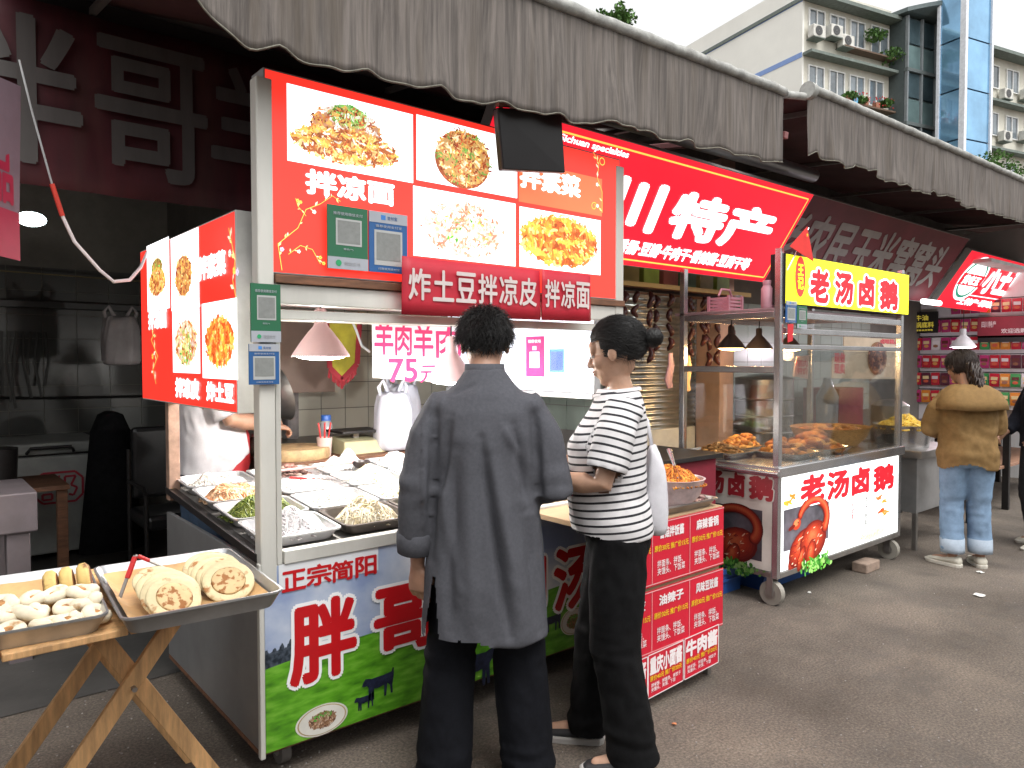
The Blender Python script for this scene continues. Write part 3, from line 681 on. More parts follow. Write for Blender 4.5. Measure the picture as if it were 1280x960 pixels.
for i, (x, y) in enumerate(((X0+.12,YF+.12),(X1-.14,YF+.12),(X0+.12,YB-.12),(X1-.14,YB-.12))):
    w = MB(); w.tube([(x-.018, y, .05), (x+.018, y, .05)], .05, n=20); c = w.build('caster', mat('caster_rubber', (.12,.11,.10), .7), st, smooth=True)
    w = MB(); w.box(x-.028, y-.02, .04, x-.022, y+.02, .10); w.box(x+.022, y-.02, .04, x+.028, y+.02, .10); w.tube([(x-.022,y,.05),(x+.022,y,.05)], .02, n=10); w.build('fork', STEEL_D, c)
# ---- printed front: meadow
def meadow():
    m = bpy.data.materials.new('meadow_print'); m.use_nodes = True; nt = m.node_tree; N = nt.nodes; L = nt.links; b = N['Principled BSDF']; b.inputs['Roughness'].default_value = .35
    tc = N.new('ShaderNodeTexCoord'); sp = N.new('ShaderNodeSeparateXYZ'); L.new(tc.outputs['Generated'], sp.inputs[0])
    def noi(sc, st, det=6):
        mp = N.new('ShaderNodeMapping'); mp.inputs['Scale'].default_value = st; L.new(tc.outputs['Generated'], mp.inputs[0])
        n = N.new('ShaderNodeTexNoise'); n.inputs['Scale'].default_value = sc; n.inputs['Detail'].default_value = det; L.new(mp.outputs[0], n.inputs['Vector']); return n.outputs[0]
    def mth(op, a, c, d=None):
        x = N.new('ShaderNodeMath'); x.operation = op
        for i, q in enumerate((a, c, d)):
            if q is None: continue
            if isinstance(q, (int, float)): x.inputs[i].default_value = q
            else: L.new(q, x.inputs[i])
        return x.outputs[0]
    def ramp(src, st):
        r = N.new('ShaderNodeValToRGB'); e = r.color_ramp.elements; e[0].position = st[0][0]; e[0].color = (*st[0][1],1); e[1].position = st[-1][0]; e[1].color = (*st[-1][1],1)
        for p, c in st[1:-1]: q = e.new(p); q.color = (*c,1)
        L.new(src, r.inputs[0]); return r.outputs[0]
    def mix(a, c, f):
        x = N.new('ShaderNodeMixRGB'); L.new(f, x.inputs[0]); L.new(a, x.inputs[1]); L.new(c, x.inputs[2]); return x.outputs[0]
    skyc = ramp(noi(2.2, (3.0,1,1.3)), [(.35,(.24,.31,.50)),(.5,(.42,.48,.60)),(.68,(.74,.75,.77))])
    grs = ramp(noi(6, (3.0,1,3.5), 8), [(.3,(.035,.15,.008)),(.5,(.10,.33,.015)),(.7,(.20,.47,.05))])
    hz = mth('ADD', mth('MULTIPLY', sp.outputs['X'], .06), .455)
    hz2 = mth('MULTIPLY_ADD', mth('SINE', mth('MULTIPLY', sp.outputs['X'], 7.0), 0), .03, hz)
    up = mth('GREATER_THAN', sp.outputs['Z'], hz2)
    c = mix(grs, skyc, up)
    th = mth('MULTIPLY_ADD', noi(22, (3,1,.01), 3), .22, mth('ADD', hz2, -.015))
    wx = mth('LESS_THAN', sp.outputs['X'], .09)
    tm = mth('MULTIPLY', mth('MULTIPLY', mth('LESS_THAN', sp.outputs['Z'], th), up), wx)
    trc = ramp(noi(40, (3,1,1)), [(.4,(.012,.02,.03)),(.7,(.08,.10,.13))])
    c = mix(c, trc, tm)
    L.new(c, b.inputs['Base Color']); return m
PF = Panel((X0+.012, YF-.001, .12), (1,0,0), (0,0,1), X1-X0-.024, .665, st)
fp = PF.rect(0, 0, PF.W, PF.H, meadow(), name='front_print', lift=.003)
RED_V = mat('vinyl_red', (.50,.008,.012), .35, var=.06); 
def pxbox(P, x0, y0, x1, y1):
    """photo box given by left px, bottom y at left, right px, top y at left -> panel coords"""
    a = P.px(x0, y0); c = P.px(x1, y1); t = P.px(x0, y1); return a[0], a[1], c[0], t[1]
PF.rect(*[PF.px(348,735)[0], PF.px(348,738)[1], PF.px(472,705)[0], PF.px(348,706)[1]], mat('sticker_white', (.72,.74,.76), .4, var=.02), name='sticker', lift=.005, parent=fp)
for ch, x0, yb, x1, yt in (('正',352,737,381,713),('宗',383,730,413,705),('简',414,725,440,701),('阳',444,719,469,695)):
    a = PF.px((x0+x1)/2, yb); t = PF.px((x0+x1)/2, yt); PF.text(ch, PF.px(x0,yb)[0], a[1], PF.px(x1,yb)[0], t[1], RED_V, off=.030, lift=.0065, parent=fp)
for ch, x0, yb, x1, yt in (('胖',360,845,446,751),('哥',466,809,554,731),('羊',566,785,626,700),('肉',632,765,682,690),('汤',690,757,745,684)):
    a = PF.px((x0+x1)/2, yb); t = PF.px((x0+x1)/2, yt); PF.text(ch, PF.px(x0,yb)[0]+.012, a[1], PF.px(x1,yb)[0]-.012, t[1], RED_V, off=.034, lift=.008, outline=WHITE, ow=.045, parent=fp)
def cow(P, u, v, s, m, par, flip=1, nm='cow_picture', lift=.006):
    pts = [(-.95,.62),(-.8,.80),(-.62,.78),(-.45,.72),(.3,.74),(.75,.80),(.82,1.0),(.9,.98),(.88,.5),(.8,.1),(.82,-.35),(.70,-.35),(.66,.1),(.5,.25),(.42,-.4),(.3,-.4),(.3,.2),(-.1,.14),(-.3,.18),(-.3,-.4),(-.42,-.4),(-.45,.1),(-.52,-.38),(-.63,-.38),(-.62,.3),(-.72,.42),(-.85,.40),(-1.0,.46)]
    b = MB(); b.add([P.P(u+x*s*flip, v+y*s, lift) for x, y in pts], [tuple(range(len(pts)))]); return b.build(nm, m, par)
COWM = mat('cow_print', (.015,.02,.045), .4, var=.5, scale=40)
def pu(P, x, y): q = P.px(x, y); return q
for x, y, s, fl in ((473,862,.075,1),(455,880,.045,1),(487,884,.0,1),(593,845,.13,-1),(689,782,.065,1)):
    if s: q = PF.px(x, y); cow(PF, q[0], q[1], s, COWM, fp, fl)
def plate(P, x, y, rx, ry, pal, seed, par, top=None):
    c = P.px(x, y); P.disc(c[0], c[1], rx, ry, mat('plate_print', (.66,.64,.58), .35), 'plate_picture', .005, parent=par)
    P.disc(c[0], c[1], rx*.93, ry*.93, mat('plate_rim_print', (.42,.30,.14), .4), 'plate_rim', .0056, parent=par); P.disc(c[0], c[1], rx*.88, ry*.88, mat('plate_print', (.66,.64,.58), .35), 'plate_picture', .0062, parent=par)
    P.dish(c[0], c[1], rx*.55, ry*.55, pal, 260, P_FOOD, lift=.0068, seed=seed, top=top, parent=par)
plate(PF, 402, 899, .105, .058, [(.25,.12,.06),(.4,.22,.12),(.5,.35,.25),(.15,.07,.04)], 3, fp, PAL_GRN[:1])
plate(PF, 716, 776, .088, .066, [(.25,.12,.06),(.1,.25,.05),(.5,.25,.12)], 4, fp, PAL_GRN[:2])
# ---- the big lit sign
def lightbox(O, ux, W, H, T, parent, face, frame, name='lightbox', uy=(0,0,1)):
    P = Panel(O, ux, uy, W, H, parent); b = MB(); q = [P.P(0,0,-T), P.P(W,0,-T), P.P(W,H,-T), P.P(0,H,-T), P.P(0,0,0), P.P(W,0,0), P.P(W,H,0), P.P(0,H,0)]
    b.add(q, [(0,3,2,1),(4,5,6,7),(0,1,5,4),(1,2,6,5),(2,3,7,6),(3,0,4,7)]); bx = b.build(name, frame, parent, bevel=.002)
    P.box_ = bx; P.parent = bx; P.face = P.rect(.006, .006, W-.006, H-.006, face, 'face', .001); return P
SGR = mat('sign_side_grey', (.30,.29,.28), .6, var=.1, dirt=.2)
PS = lightbox((X0+.028, YF-.005, 1.825), (1,0,0), 1.835, .71, .11, st, L_RED, SGR)
def prc(P, x0, y0, x1, y1, u=True):
    """rect from photo corners: left-top (x0,y0), right-bottom (x1,y1) measured at those corners"""
    a = P.px(x0, y0); c = P.px(x1, y1); return a[0], c[1], c[0], a[1]
V0 = PS.H
def srect(P, xl, yt, xr, yb, m, nm='picture_panel', lift=.0025):
    """xl,yt upper-left; xr,yb lower-right in photo"""
    a = P.px(xl, yt); c = P.px(xr, yb); return P.rect(a[0], c[1], c[0], a[1], m, nm, lift), (a[0], c[1], c[0], a[1])
_, r1 = srect(PS, 358, 104, 516, 229, L_WHITE); _, r2 = srect(PS, 520, 143, 646, 248, L_WHITE); _, r3 = srect(PS, 516, 232, 644, 333, L_WHITE); _, r4 = srect(PS, 649, 258, 750, 344, L_WHITE)
a = PS.px(648, 180); c = PS.px(752, 272); PS.rect(a[0], c[1]+.005, c[0], PS.H-.12, L_ORG, 'orange_panel', .002)
def sd_(P, x, y, wpx, hpx, pal, n, seed, top=None, size=1.0, m=None):
    c = P.px(x, y); e = P.px(x+wpx, y); f = P.px(x, y-hpx); P.dish(c[0], c[1], abs(e[0]-c[0]), abs(f[1]-c[1]), pal, n, m or L_FOOD, seed=seed, top=top, size=size)
def bowl(P, x, y, wpx, hpx, col=(.35,.09,.03)):
    c = P.px(x, y); e = P.px(x+wpx, y); f = P.px(x, y-hpx); P.disc(c[0], c[1], abs(e[0]-c[0]), abs(f[1]-c[1]), mat('lit_bowl_%d' % int(col[0]*100), col, .5, emit=.8), 'bowl_picture', .0026)
sd_(PS, 434, 184, 64, 22, PAL_NOOD+[(.95,.92,.8),(.4,.12,.04)], 1000, 1, None, .42); sd_(PS, 434, 160, 44, 26, [(.95,.9,.8)]+PAL_MEAT, 460, 2, None, .5); sd_(PS, 436, 146, 26, 15, PAL_GRN+[(.8,.95,.7),(.05,.25,.03)], 200, 7, None, .6)
bowl(PS, 578, 202, 33, 34); sd_(PS, 580, 198, 34, 36, [(.95,.8,.55)]+PAL_NOOD+PAL_MEAT+[(.2,.4,.08)], 560, 3, None, .55)
sd_(PS, 580, 288, 50, 36, PAL_SKIN, 700, 4, None, .5, ); sd_(PS, 580, 284, 40, 28, PAL_SKIN+PAL_NOOD[:2]+PAL_GRN[:1], 160, 5, None, .8)
sd_(PS, 700, 302, 46, 32, PAL_CHIP+[(.5,.1,.02)], 700, 6, None, .6)
def stx(P, t, xl, xr, yt, yb, m, off=.05, shear=0, lift=.004, **k):
    """text centred horizontally between xl,xr; yt,yb measured at the middle"""
    xm = (xl+xr)/2; a = P.px(xl, yb); c = P.px(xr, yb); q = P.px(xm, yb); t_ = P.px(xm, yt); return P.text(t, a[0], q[1], c[0], t_[1], m, off=off, lift=lift, shear=shear, **k)
stx(PS, '拌凉面', 383, 491, 221, 249, L_WHITE, .045); stx(PS, '拌素菜', 650, 724, 214, 240, L_WHITE, .045)
def vine(P, pts, m1, seed, par=None, s=.02, lift=.0036, flowers=True):
    rg = random.Random(seed); par = par or P.parent; P.line(pts, s*.13, m1, 'vine', lift, par); b = MB()
    for i in range(len(pts)-1):
        p, q = Vector(pts[i]), Vector(pts[i+1]); d = (q-p)
        for k in range(2):
            c = p+d*rg.random(); a = math.atan2(d.y, d.x)+rg.choice((-1,1))*rg.uniform(.5,1.2); e = Vector((math.cos(a), math.sin(a))); n = Vector((-e.y, e.x)); L = s*rg.uniform(.8,1.6)
            b.cur = rg.choice([(.75,.7,.35),(.55,.65,.25),(.85,.8,.6)]); pts2 = [c, c+e*L*.5+n*L*.2, c+e*L, c+e*L*.5-n*L*.2]
            b.add([P.P(z.x, z.y, lift+.0003) for z in pts2], [(0,1,2,3)])
            if flowers and rg.random() < .25:
                b.cur = rg.choice([(.9,.6,.1),(.65,.55,.85),(.95,.9,.8)]); f = c+e*L*1.3
                for w in range(5): g_ = f+Vector((math.cos(w*1.257), math.sin(w*1.257)))*s*.3; b.add([P.P(g_.x+s*.22*math.cos(h*1.047), g_.y+s*.22*math.sin(h*1.047), lift+.0006) for h in range(6)], [(0,1,2,3,4,5)])
    b.build('leaves', L_FOOD, par)
for k, (pp, s_) in enumerate((([(352,338),(347,305),(372,285),(382,262),(400,255)], .016), ([(360,318),(375,307),(390,312),(400,330)], .014), ([(382,270),(372,258),(369,248)], .013), ([(400,255),(415,245),(425,252)], .012))):
    vine(PS, [PS.px(*q) for q in pp], L_GOLD, 20+k, s=s_)
vine(PS, [PS.px(*q) for q in ((752,266),(752,240),(746,222),(748,205),(741,190))], L_GOLD, 30, s=.02)
c = PS.px(742, 258); PS.line([(c[0]+.022*math.cos(i*.4)*(1-i/30), c[1]+.022*math.sin(i*.4)*(1-i/30)) for i in range(20)], .003, L_GOLD, 'spiral')
c = PS.px(752, 202); PS.line([(c[0]+.018*math.cos(i*.63), c[1]+.018*math.sin(i*.63)) for i in range(11)], .004, L_GOLD, 'flower_ring')
# ---- the side light boxes
PL = lightbox((.945, 4.02, 1.325), (0,-1,0), 1.34, .735, .09, st, L_RED, mat('box_side_white', (.60,.60,.57), .5, dirt=.2))
PL.O = PL.O
_, q1 = srect(PL, 184, 308, 213, 385, L_WHITE); srect(PL, 214, 299, 250, 383, L_WHITE); srect(PL, 216, 386, 251, 467, L_WHITE); srect(PL, 253, 380, 298, 475, L_WHITE)
sd_(PL, 197, 352, 11, 18, PAL_NOOD, 300, 41, None, .8); sd_(PL, 197, 334, 7, 12, PAL_GRN+PAL_MEAT, 120, 42, None, .9)
sd_(PL, 230, 345, 11, 27, PAL_NOOD+PAL_MEAT, 320, 43, None, .8); sd_(PL, 233, 428, 15, 29, PAL_SKIN+PAL_NOOD, 320, 44, None, .7); sd_(PL, 233, 435, 8, 25, PAL_GRN, 60, 47, None, 1.3)
sd_(PL, 275, 427, 19, 33, PAL_CHIP+[(.75,.12,.02)], 420, 45, None, .8)
stx(PL, '拌素菜', 250, 283, 318, 346, L_WHITE, .06); stx(PL, '拌凉面', 187, 209, 388, 410, L_WHITE, .06); stx(PL, '拌凉皮', 221, 250, 474, 497, L_WHITE, .06); stx(PL, '炸土豆', 260, 293, 479, 502, L_WHITE, .06)
vine(PL, [PL.px(*q) for q in ((296,372),(292,350),(295,325),(290,300),(287,285))], L_GOLD, 50, s=.03)
vine(PL, [PL.px(*q) for q in ((196,480),(192,462),(198,445),(190,425),(193,418))], L_GOLD, 51, s=.03)
PR = lightbox((2.79, 4.0, 1.345), (0,-1,0), 1.33, .72, .05, st, L_WHITE2, mat('box_frame_alu', (.55,.56,.58), .4, .5))
for z_ in (1.315, 2.066): box('lightbox_rail', mat('box_frame_alu', (.55,.56,.58), .4, .5), st, 2.775, 2.67, z_, 2.86, 4.0, z_+.028)
MAG = mat('magenta_card', (.60,.05,.22), .4, emit=.3); PNK = mat('pale_card', (.62,.70,.78), .4, emit=.3)
def card(P, xl, yt, xr, yb, m, label, accents, nm='payment_card'):
    a = P.px(xl, yt); c = P.px(xr, yb); b = MB(); L = .004
    q = [P.P(a[0],c[1],L), P.P(c[0],c[1],L), P.P(c[0],a[1],L), P.P(a[0],a[1],L)]; b.add(q+[v+P.n*.006 for v in q], [(0,3,2,1),(4,5,6,7),(0,1,5,4),(1,2,6,5),(2,3,7,6),(3,0,4,7)])
    o = b.build(nm, m, None, label=label, cat='sign'); w = c[0]-a[0]; h = a[1]-c[1]
    for (u0,v0,u1,v1,mm) in accents: P.rect(a[0]+w*u0, c[1]+h*v0, a[0]+w*u1, c[1]+h*v1, mm, 'print_block', L+.0075, parent=o)
    return o, (a[0], c[1], w, h)
GRY = mat('print_grey', (.35,.36,.38), .5); SQW = mat('blank_square', (.42,.43,.42), .5, var=.04, scale=30); WSQ = mat('lit_blank_square', (.78,.78,.80), .5, emit=.5)
o, q = card(PR, 659, 421, 681, 471, MAG, 'magenta payment card on the lit white side panel right of the man', [(.22,.22,.78,.62,WSQ),(.38,.66,.62,.76,mat('soft_blue', (.35,.55,.85), .5, emit=.5))])
PR.text('推荐使用', q[0]+q[2]*.15, q[1]+q[3]*.84, q[0]+q[2]*.85, q[1]+q[3]*.92, WSQ, off=.03, lift=.012, parent=o)
o, q = card(PR, 686, 422, 710, 475, PNK, 'pale payment card with a blue framed square, nearer the magenta card', [(.12,.18,.88,.72,mat('lit_blue', (.10,.25,.60), .5, emit=.3)),(.18,.22,.82,.66,WSQ),(.1,.04,.9,.10,mat('lit_pink', (.85,.4,.55), .5, emit=.6))])
o, q = card(PR, 712, 422, 735, 477, PNK, 'pale payment card nearest the stall post behind the woman with the bun', [(.12,.18,.88,.72,WSQ),(.1,.04,.9,.10,mat('lit_pink', (.85,.4,.55), .5, emit=.6)),(.3,.8,.7,.88,mat('lit_green', (.35,.75,.5), .5, emit=.6))])
# ---- payment boards hung on the big sign and on the post: the coded squares stay blank
def payboard(P, xl, yt, xr, yb, kind, label, lf=.004):
    a = P.px(xl, yt); c = P.px(xr, yb); w = c[0]-a[0]; h = a[1]-c[1]; b = MB(); L = lf
    q = [P.P(a[0],c[1],L), P.P(c[0],c[1],L), P.P(c[0],a[1],L), P.P(a[0],a[1],L)]; b.add(q+[v+P.n*.006 for v in q], [(0,3,2,1),(4,5,6,7),(0,1,5,4),(1,2,6,5),(2,3,7,6),(3,0,4,7)])
    o = b.build('payment_board', GREEN_PR if kind == 'g' else BLUE_PR, None, label=label, cat='sign'); z = L+.0072
    def R(u0,v0,u1,v1,m,n='print_block',dz=0): P.rect(a[0]+w*u0, c[1]+h*v0, a[0]+w*u1, c[1]+h*v1, m, n, z+dz, parent=o)
    def T(t,u0,v0,u1,v1,m): P.text(t, a[0]+w*u0, c[1]+h*v0, a[0]+w*u1, c[1]+h*v1, m, off=.01, lift=z+.0012, parent=o)
    if kind == 'g':
        R(0,0,1,.19,PALE_PR); R(.2,.38,.84,.80,SQW,'blank_square'); R(.24,.41,.80,.77,mat('blank_square_grey', (.22,.23,.22), .5, var=.1, scale=60),'blank_square',.0006)
        P.disc(a[0]+w*.26, c[1]+h*.095, w*.07, w*.07, mat('pay_green_bright', (.02,.32,.12), .5), 'logo', z+.0012, parent=o)
        T('微信支付', .40, .065, .80, .125, GRY); T('推荐使用微信支付', .14, .85, .86, .90, PALE_PR); T('微信(**)', .38, .30, .62, .335, PALE_PR)
    else:
        R(0,.82,1,1,PALE_PR); R(.13,.12,.86,.70,SQW,'blank_square'); R(.18,.20,.81,.66,mat('blank_square_grey', (.22,.23,.22), .5, var=.1, scale=60),'blank_square',.0006)
        R(.30,.87,.42,.95,mat('pay_blue_bright', (.05,.22,.6), .5),'logo',.0006); T('支付宝', .46, .88, .72, .94, BLUE_PR); T('推荐使用支付宝', .16, .74, .84, .785, PALE_PR); T('付款就用支付宝', .22, .04, .78, .08, PALE_PR)
payboard(PS, 405, 256, 456, 340, 'g', 'dark green payment board hung before the lit red food sign', .02); payboard(PS, 457, 264, 505, 344, 'b', 'dark blue payment board hung before the lit red food sign', .02)
PP = Panel((X0-.012, YF-.012, 1.2), (1,0,0), (0,0,1), .1, .6, st)
payboard(PP, 311, 354, 349, 428, 'g', 'small bright green payment board on the white stall post', .01); payboard(PP, 309, 430, 347, 480, 'b', 'small blue payment board on the white stall post, under the green one', .01)
# ---- red hanging banners with cut paper style letters
BNR = mat('banner_red', (.46,.012,.03), .6, var=.1, scale=4); BNT = mat('banner_letters', (.60,.52,.50), .6, var=.06)
def hang(xl, xr, yt0, yb0, yt1, yb1, txt, label, y, pad=.1):
    P = Panel((0, y, 0), (1,0,0), (0,0,1), 1, 1, None); a = P.px(xl, yb0); c = P.px(xr, yb1); d = P.px(xr, yt1); e = P.px(xl, yt0)
    b = MB(); n = 16
    for i in range(n+1):
        t = i/n
        for j in range(5):
            s = j/4; u = (a[0]*(1-t)+c[0]*t)*(1-s)+(e[0]*(1-t)+d[0]*t)*s; v = (a[1]*(1-t)+c[1]*t)*(1-s)+(e[1]*(1-t)+d[1]*t)*s
            b.v.append(P.P(u, v, .004*math.sin(t*9+s)))
    for i in range(n):
        for j in range(4): q = i*5+j; b.f.append([q,q+5,q+6,q+1]); b.c.append(None)
    o = b.build('hanging_banner', BNR, None, smooth=2, solid=.003, label=label, cat='banner')
    W = c[0]-a[0]; H = e[1]-a[1]
    n = len(txt); 
    for k, ch in enumerate(txt):
        u0 = a[0]+W*(pad*.3+(1-pad*.6)*k/n)+W/n*.06; u1 = a[0]+W*(pad*.3+(1-pad*.6)*(k+1)/n)-W/n*.06; t = (k+.5)/n; vb = a[1]*(1-t)+c[1]*t; 
        P.text(ch, u0, vb+H*.27, u1, vb+H*.80, BNT, off=.022, lift=.009, parent=o)
    return o
hang(502, 675, 320, 393, 338, 400, '炸土豆拌凉皮', 'long dark red banner naming fried potato and cold noodles, under the lit food sign', 2.47)
hang(677, 738, 337, 400, 344, 402, '拌凉面', 'short dark red banner right beside the longer one, above the stall opening', 2.465)
# ---- black square panel hanging from the awning
b = MB(); A = [at(622,134,1,2.36), at(702,138,1,2.36), at(707,216,1,2.40), at(629,212,1,2.40)]
b.add(A+[v+Vector((0,.035,0)) for v in A], [(0,1,2,3),(7,6,5,4),(0,4,5,1),(1,5,6,2),(2,6,7,3),(3,7,4,0)])
hp = thing('hanging_board', 'black square board hanging from the awning edge before the food sign', 'board', (A[0]+A[1])/2)
b.build('face_board', mat('black_panel', (.008,.007,.008), .35, var=.2), hp, bevel=.006)
for sx_, k_ in ((.03,0),(-.03,1)):
    b = MB(); b.tube([A[k_]+Vector((sx_,.015,-.01)), A[k_]+Vector((sx_,.015,.15))], .008, n=8); b.tube([A[k_]+Vector((sx_-.02,.015,.02)), A[k_]+Vector((sx_+.04,.015,.03))], .013, n=8); b.build('hanger', mat('rusty_hanger', (.20,.07,.05), .7, var=.4, scale=20), hp)
# ================================================================ trays and food on the counter
TR = mat('steel_tray', (.60,.60,.61), .35, .7, var=.12, scale=8); TRD = mat('dark_tray', (.10,.085,.075), .4, .6, var=.2)
def traymesh(w, d, h, t=.004, flare=.02, lip=.012):
    b = MB()
    def r(x, y, z, k=6):
        out = []; rad = .035
        for cx, cy, a0 in ((x-rad,y-rad,0),(-x+rad,y-rad,90),(-x+rad,-y+rad,180),(x-rad,-y+rad,270)):
            for i in range(k+1): a = R_(a0+90*i/k); out.append((cx+rad*math.cos(a), cy+rad*math.sin(a), z))
        return out
    w, d = w/2, d/2
    b.loft([r(w+lip, d+lip, h-.006), r(w+lip, d+lip, h), r(w, d, h), r(w-flare, d-flare, .004), r(w-flare-.03, d-flare-.03, .003)], cap=False)
    b.add(r(w-flare-.03, d-flare-.03, .003), [tuple(range(28))])
    b.loft([r(w+lip, d+lip, h-.006), r(w+.002, d+.002, h-.008), r(w-flare+.003, d-flare+.003, 0)], cap=False); b.add(r(w-flare+.003, d-flare+.003, 0), [tuple(range(28))[::-1]])
    return b
slope = .1/1.17
def ctz(y): return .768+CH+(y-YF)*slope
def counter_tray(x, y, w, d, m, label, h=.045):
    b = traymesh(w, d, h); me = b.mesh('food_tray'); me.materials.append(m); me.shade_smooth(); me.set_sharp_from_angle(angle=R_(40))
    o = bpy.data.objects.new('food_tray', me); COL.objects.link(o); o.location = (x, y, ctz(y)+.001); o.rotation_euler = (math.atan(slope), 0, 0)
    return tag(o, label, 'tray', 'steel food trays on the noodle stall counter')
rows = [2.75, 3.04, 3.33, 3.60]; cols = [1.165, 1.50, 1.835, 2.17, 2.50]
FOODS = {
 (0,0):('white rice noodles','strand',[(.70,.66,.66),(.62,.57,.58),(.78,.76,.76)],.07,.003,.055),
 (0,1):('green kelp shreds','strand',[(.10,.14,.012),(.16,.20,.02),(.06,.09,.01),(.24,.27,.05)],.09,.003,.06),
 (0,2):('peach coloured tofu skin strips','strand',[(.66,.38,.20),(.72,.50,.32),(.55,.25,.12)],.08,.005,.05),
 (0,3):('pale bean strips','strand',[(.62,.56,.50),(.7,.66,.6)],.08,.004,.035),
 (1,0):('cream glass noodles','strand',[(.66,.56,.38),(.74,.68,.55),(.55,.45,.27)],.06,.002,.065),
 (1,1):('white bean sprouts','strand',[(.75,.74,.68),(.8,.8,.76),(.62,.6,.45)],.06,.003,.045),
 (1,2):('white shredded radish','strand',[(.78,.76,.74),(.68,.66,.62)],.06,.003,.045),
 (1,3):('brown sliced mushrooms','chunk',[(.10,.05,.04),(.2,.1,.08),(.3,.2,.16)],.05,.003,.04),
 (2,0):('bright green shredded cucumber','strand',[(.26,.48,.06),(.42,.60,.14),(.15,.36,.04)],.06,.0028,.055),
 (2,1):('cream coloured bamboo strips','strand',[(.76,.70,.50),(.80,.76,.62),(.68,.58,.34)],.07,.004,.05),
 (2,2):('yellowish bean threads','strand',[(.75,.68,.44),(.8,.76,.6)],.07,.003,.05),
 (2,3):('tangled white vermicelli','strand',[(.80,.79,.78),(.72,.7,.7)],.10,.003,.08),
 (3,0):('orange carrot shreds','strand',[(.75,.30,.05),(.6,.22,.03)],.06,.003,.04),
 (3,1):('pale cabbage pieces','chunk',[(.6,.68,.4),(.75,.78,.6)],.05,.003,.045),
 (3,2):('peeled garlic cloves','chunk',[(.76,.72,.62),(.68,.62,.5)],.03,.003,.04),
 (3,3):('flat white rice sheets','chunk',[(.78,.76,.74),(.7,.68,.66)],.07,.003,.045),
 (4,0):('dark wood ear fungus','chunk',[(.04,.03,.03),(.08,.06,.05)],.04,.003,.04),
 (4,1):('red chilli slices','chunk',[(.5,.04,.02),(.6,.1,.03)],.03,.003,.035),
 (4,2):('brown braised tofu','chunk',[(.35,.18,.08),(.45,.26,.12)],.05,.003,.045),
 (4,3):('green celery pieces','chunk',[(.25,.42,.08),(.4,.55,.2)],.035,.003,.04)}
for (i, j), (nm, kd, pal, L, r, h) in FOODS.items():
    x, y = cols[i], rows[j]; dk = (i, j) in ((1,0),(2,0),(4,0))
    counter_tray(x, y, .30, .255 if j < 3 else .22, TRD if dk else TR, ('dark' if dk else 'steel')+' tray holding '+nm+' on the stall counter')
    pile('food_heap', 'heap of '+nm+' in a tray on the noodle stall counter', x, y, ctz(y)+.012, .140, .118 if j < 3 else .10, h*1.45, pal, 460 if kd == 'strand' else 190, kd, L, r, seed=i*7+j)
def tongs(name, a, b_, m, label, gap=.03, red=None):
    a, b_ = Vector(a), Vector(b_); d = (b_-a); n = d.cross(Vector((0,0,1))).normalized(); root = thing(name, label, 'tongs', a)
    for s in (-1, 1):
        q = MB(); q.bar(a, a+d*.55+n*s*gap*.6+Vector((0,0,.006)), .012, .003); q.bar(a+d*.55+n*s*gap*.6+Vector((0,0,.006)), b_+n*s*gap, .014, .003); q.build('arm', m, root)
        if red: q = MB(); q.bar(a+d*.10+n*s*gap*.12+Vector((0,0,.004)), a+d*.5+n*s*gap*.55+Vector((0,0,.007)), .016, .007); q.build('grip', red, root, bevel=.002)
    return root
REDG = mat('red_grip', (.5,.02,.02), .4)
tongs('tongs', (1.42, 3.42, .95), (1.66, 3.22, .935), STEEL, 'steel tongs with red grips lying over trays behind the stall post', .02, REDG)
# ladle with dark bowl
ld = thing('ladle', 'dark ladle with a long pinkish handle lying across the stall trays', 'ladle', (1.45, 3.5, .93))
b = MB(); b.tube([(1.42,3.52,.972),(1.82,3.47,.985)], .007, n=8); b.build('handle', mat('pink_handle', (.55,.30,.28), .4), ld, smooth=True)
b = MB(); b.lathe([(.001,0),(.03,.006),(.045,.025),(.048,.04),(.044,.04),(.03,.012),(.001,.008)], (1.86,3.46,.95), n=20); b.build('bowl', mat('dark_ladle', (.03,.02,.02), .4), ld, smooth=True)
# ================================================================ inside the stall
LMP = mat('lamp_shade_pink', (.85,.62,.64), .4, var=.04); BULB = mat('bulb_glow', (1,.98,.95), .5, emit=22); BULBW = mat('bulb_warm', (1,.62,.25), .5, emit=20)
def lamp(x, y, z, r, h, m, bulb, label, cord=.3, power=6, col=(1,.97,.92)):
    t = thing('hanging_lamp', label, 'lamp', (x, y, z))
    b = MB(); P = [(r,0),(r*.97,h*.05),(r*.72,h*.28),(r*.42,h*.52),(r*.27,h*.62),(r*.22,h*.68),(r*.22,h*.95),(r*.16,h)]
    P2 = [(q[0]-.003, q[1]) for q in P[::-1]]; b.lathe(P+P2, (x,y,z), n=32); b.build('shade', m, t, smooth=True)
    b = MB(); b.tube([(x,y,z+h),(x+.004,y,z+h+cord)], .004, n=6); b.build('cord', W_DARK, t)
    b = MB(); b.ell((x,y,z+.004), (r*.86,r*.86,.020), n=20, m=8); b.build('bulb', bulb, t, smooth=True)
    l = bpy.data.lights.new('lamp_light', 'POINT'); l.energy = power; l.color = col; l.shadow_soft_size = .04; o = bpy.data.objects.new('lamp_light', l); COL.objects.link(o); o.parent = t; o.location = (0,0,-.045)
    return t
lamp(1.46, 3.08, 1.535, .128, .215, LMP, BULB, 'pink white lamp shade glowing over the trays, left of the 75 paper sign', .05, 28)
lamp(2.17, 3.08, 1.41, .125, .23, LMP, BULB, 'glowing lamp partly hidden behind the head of the man in grey', .15, 28)
pp = Panel((2.02, 3.69, 1.38), (1,0,0), (0,0,1), .70, .39, None)
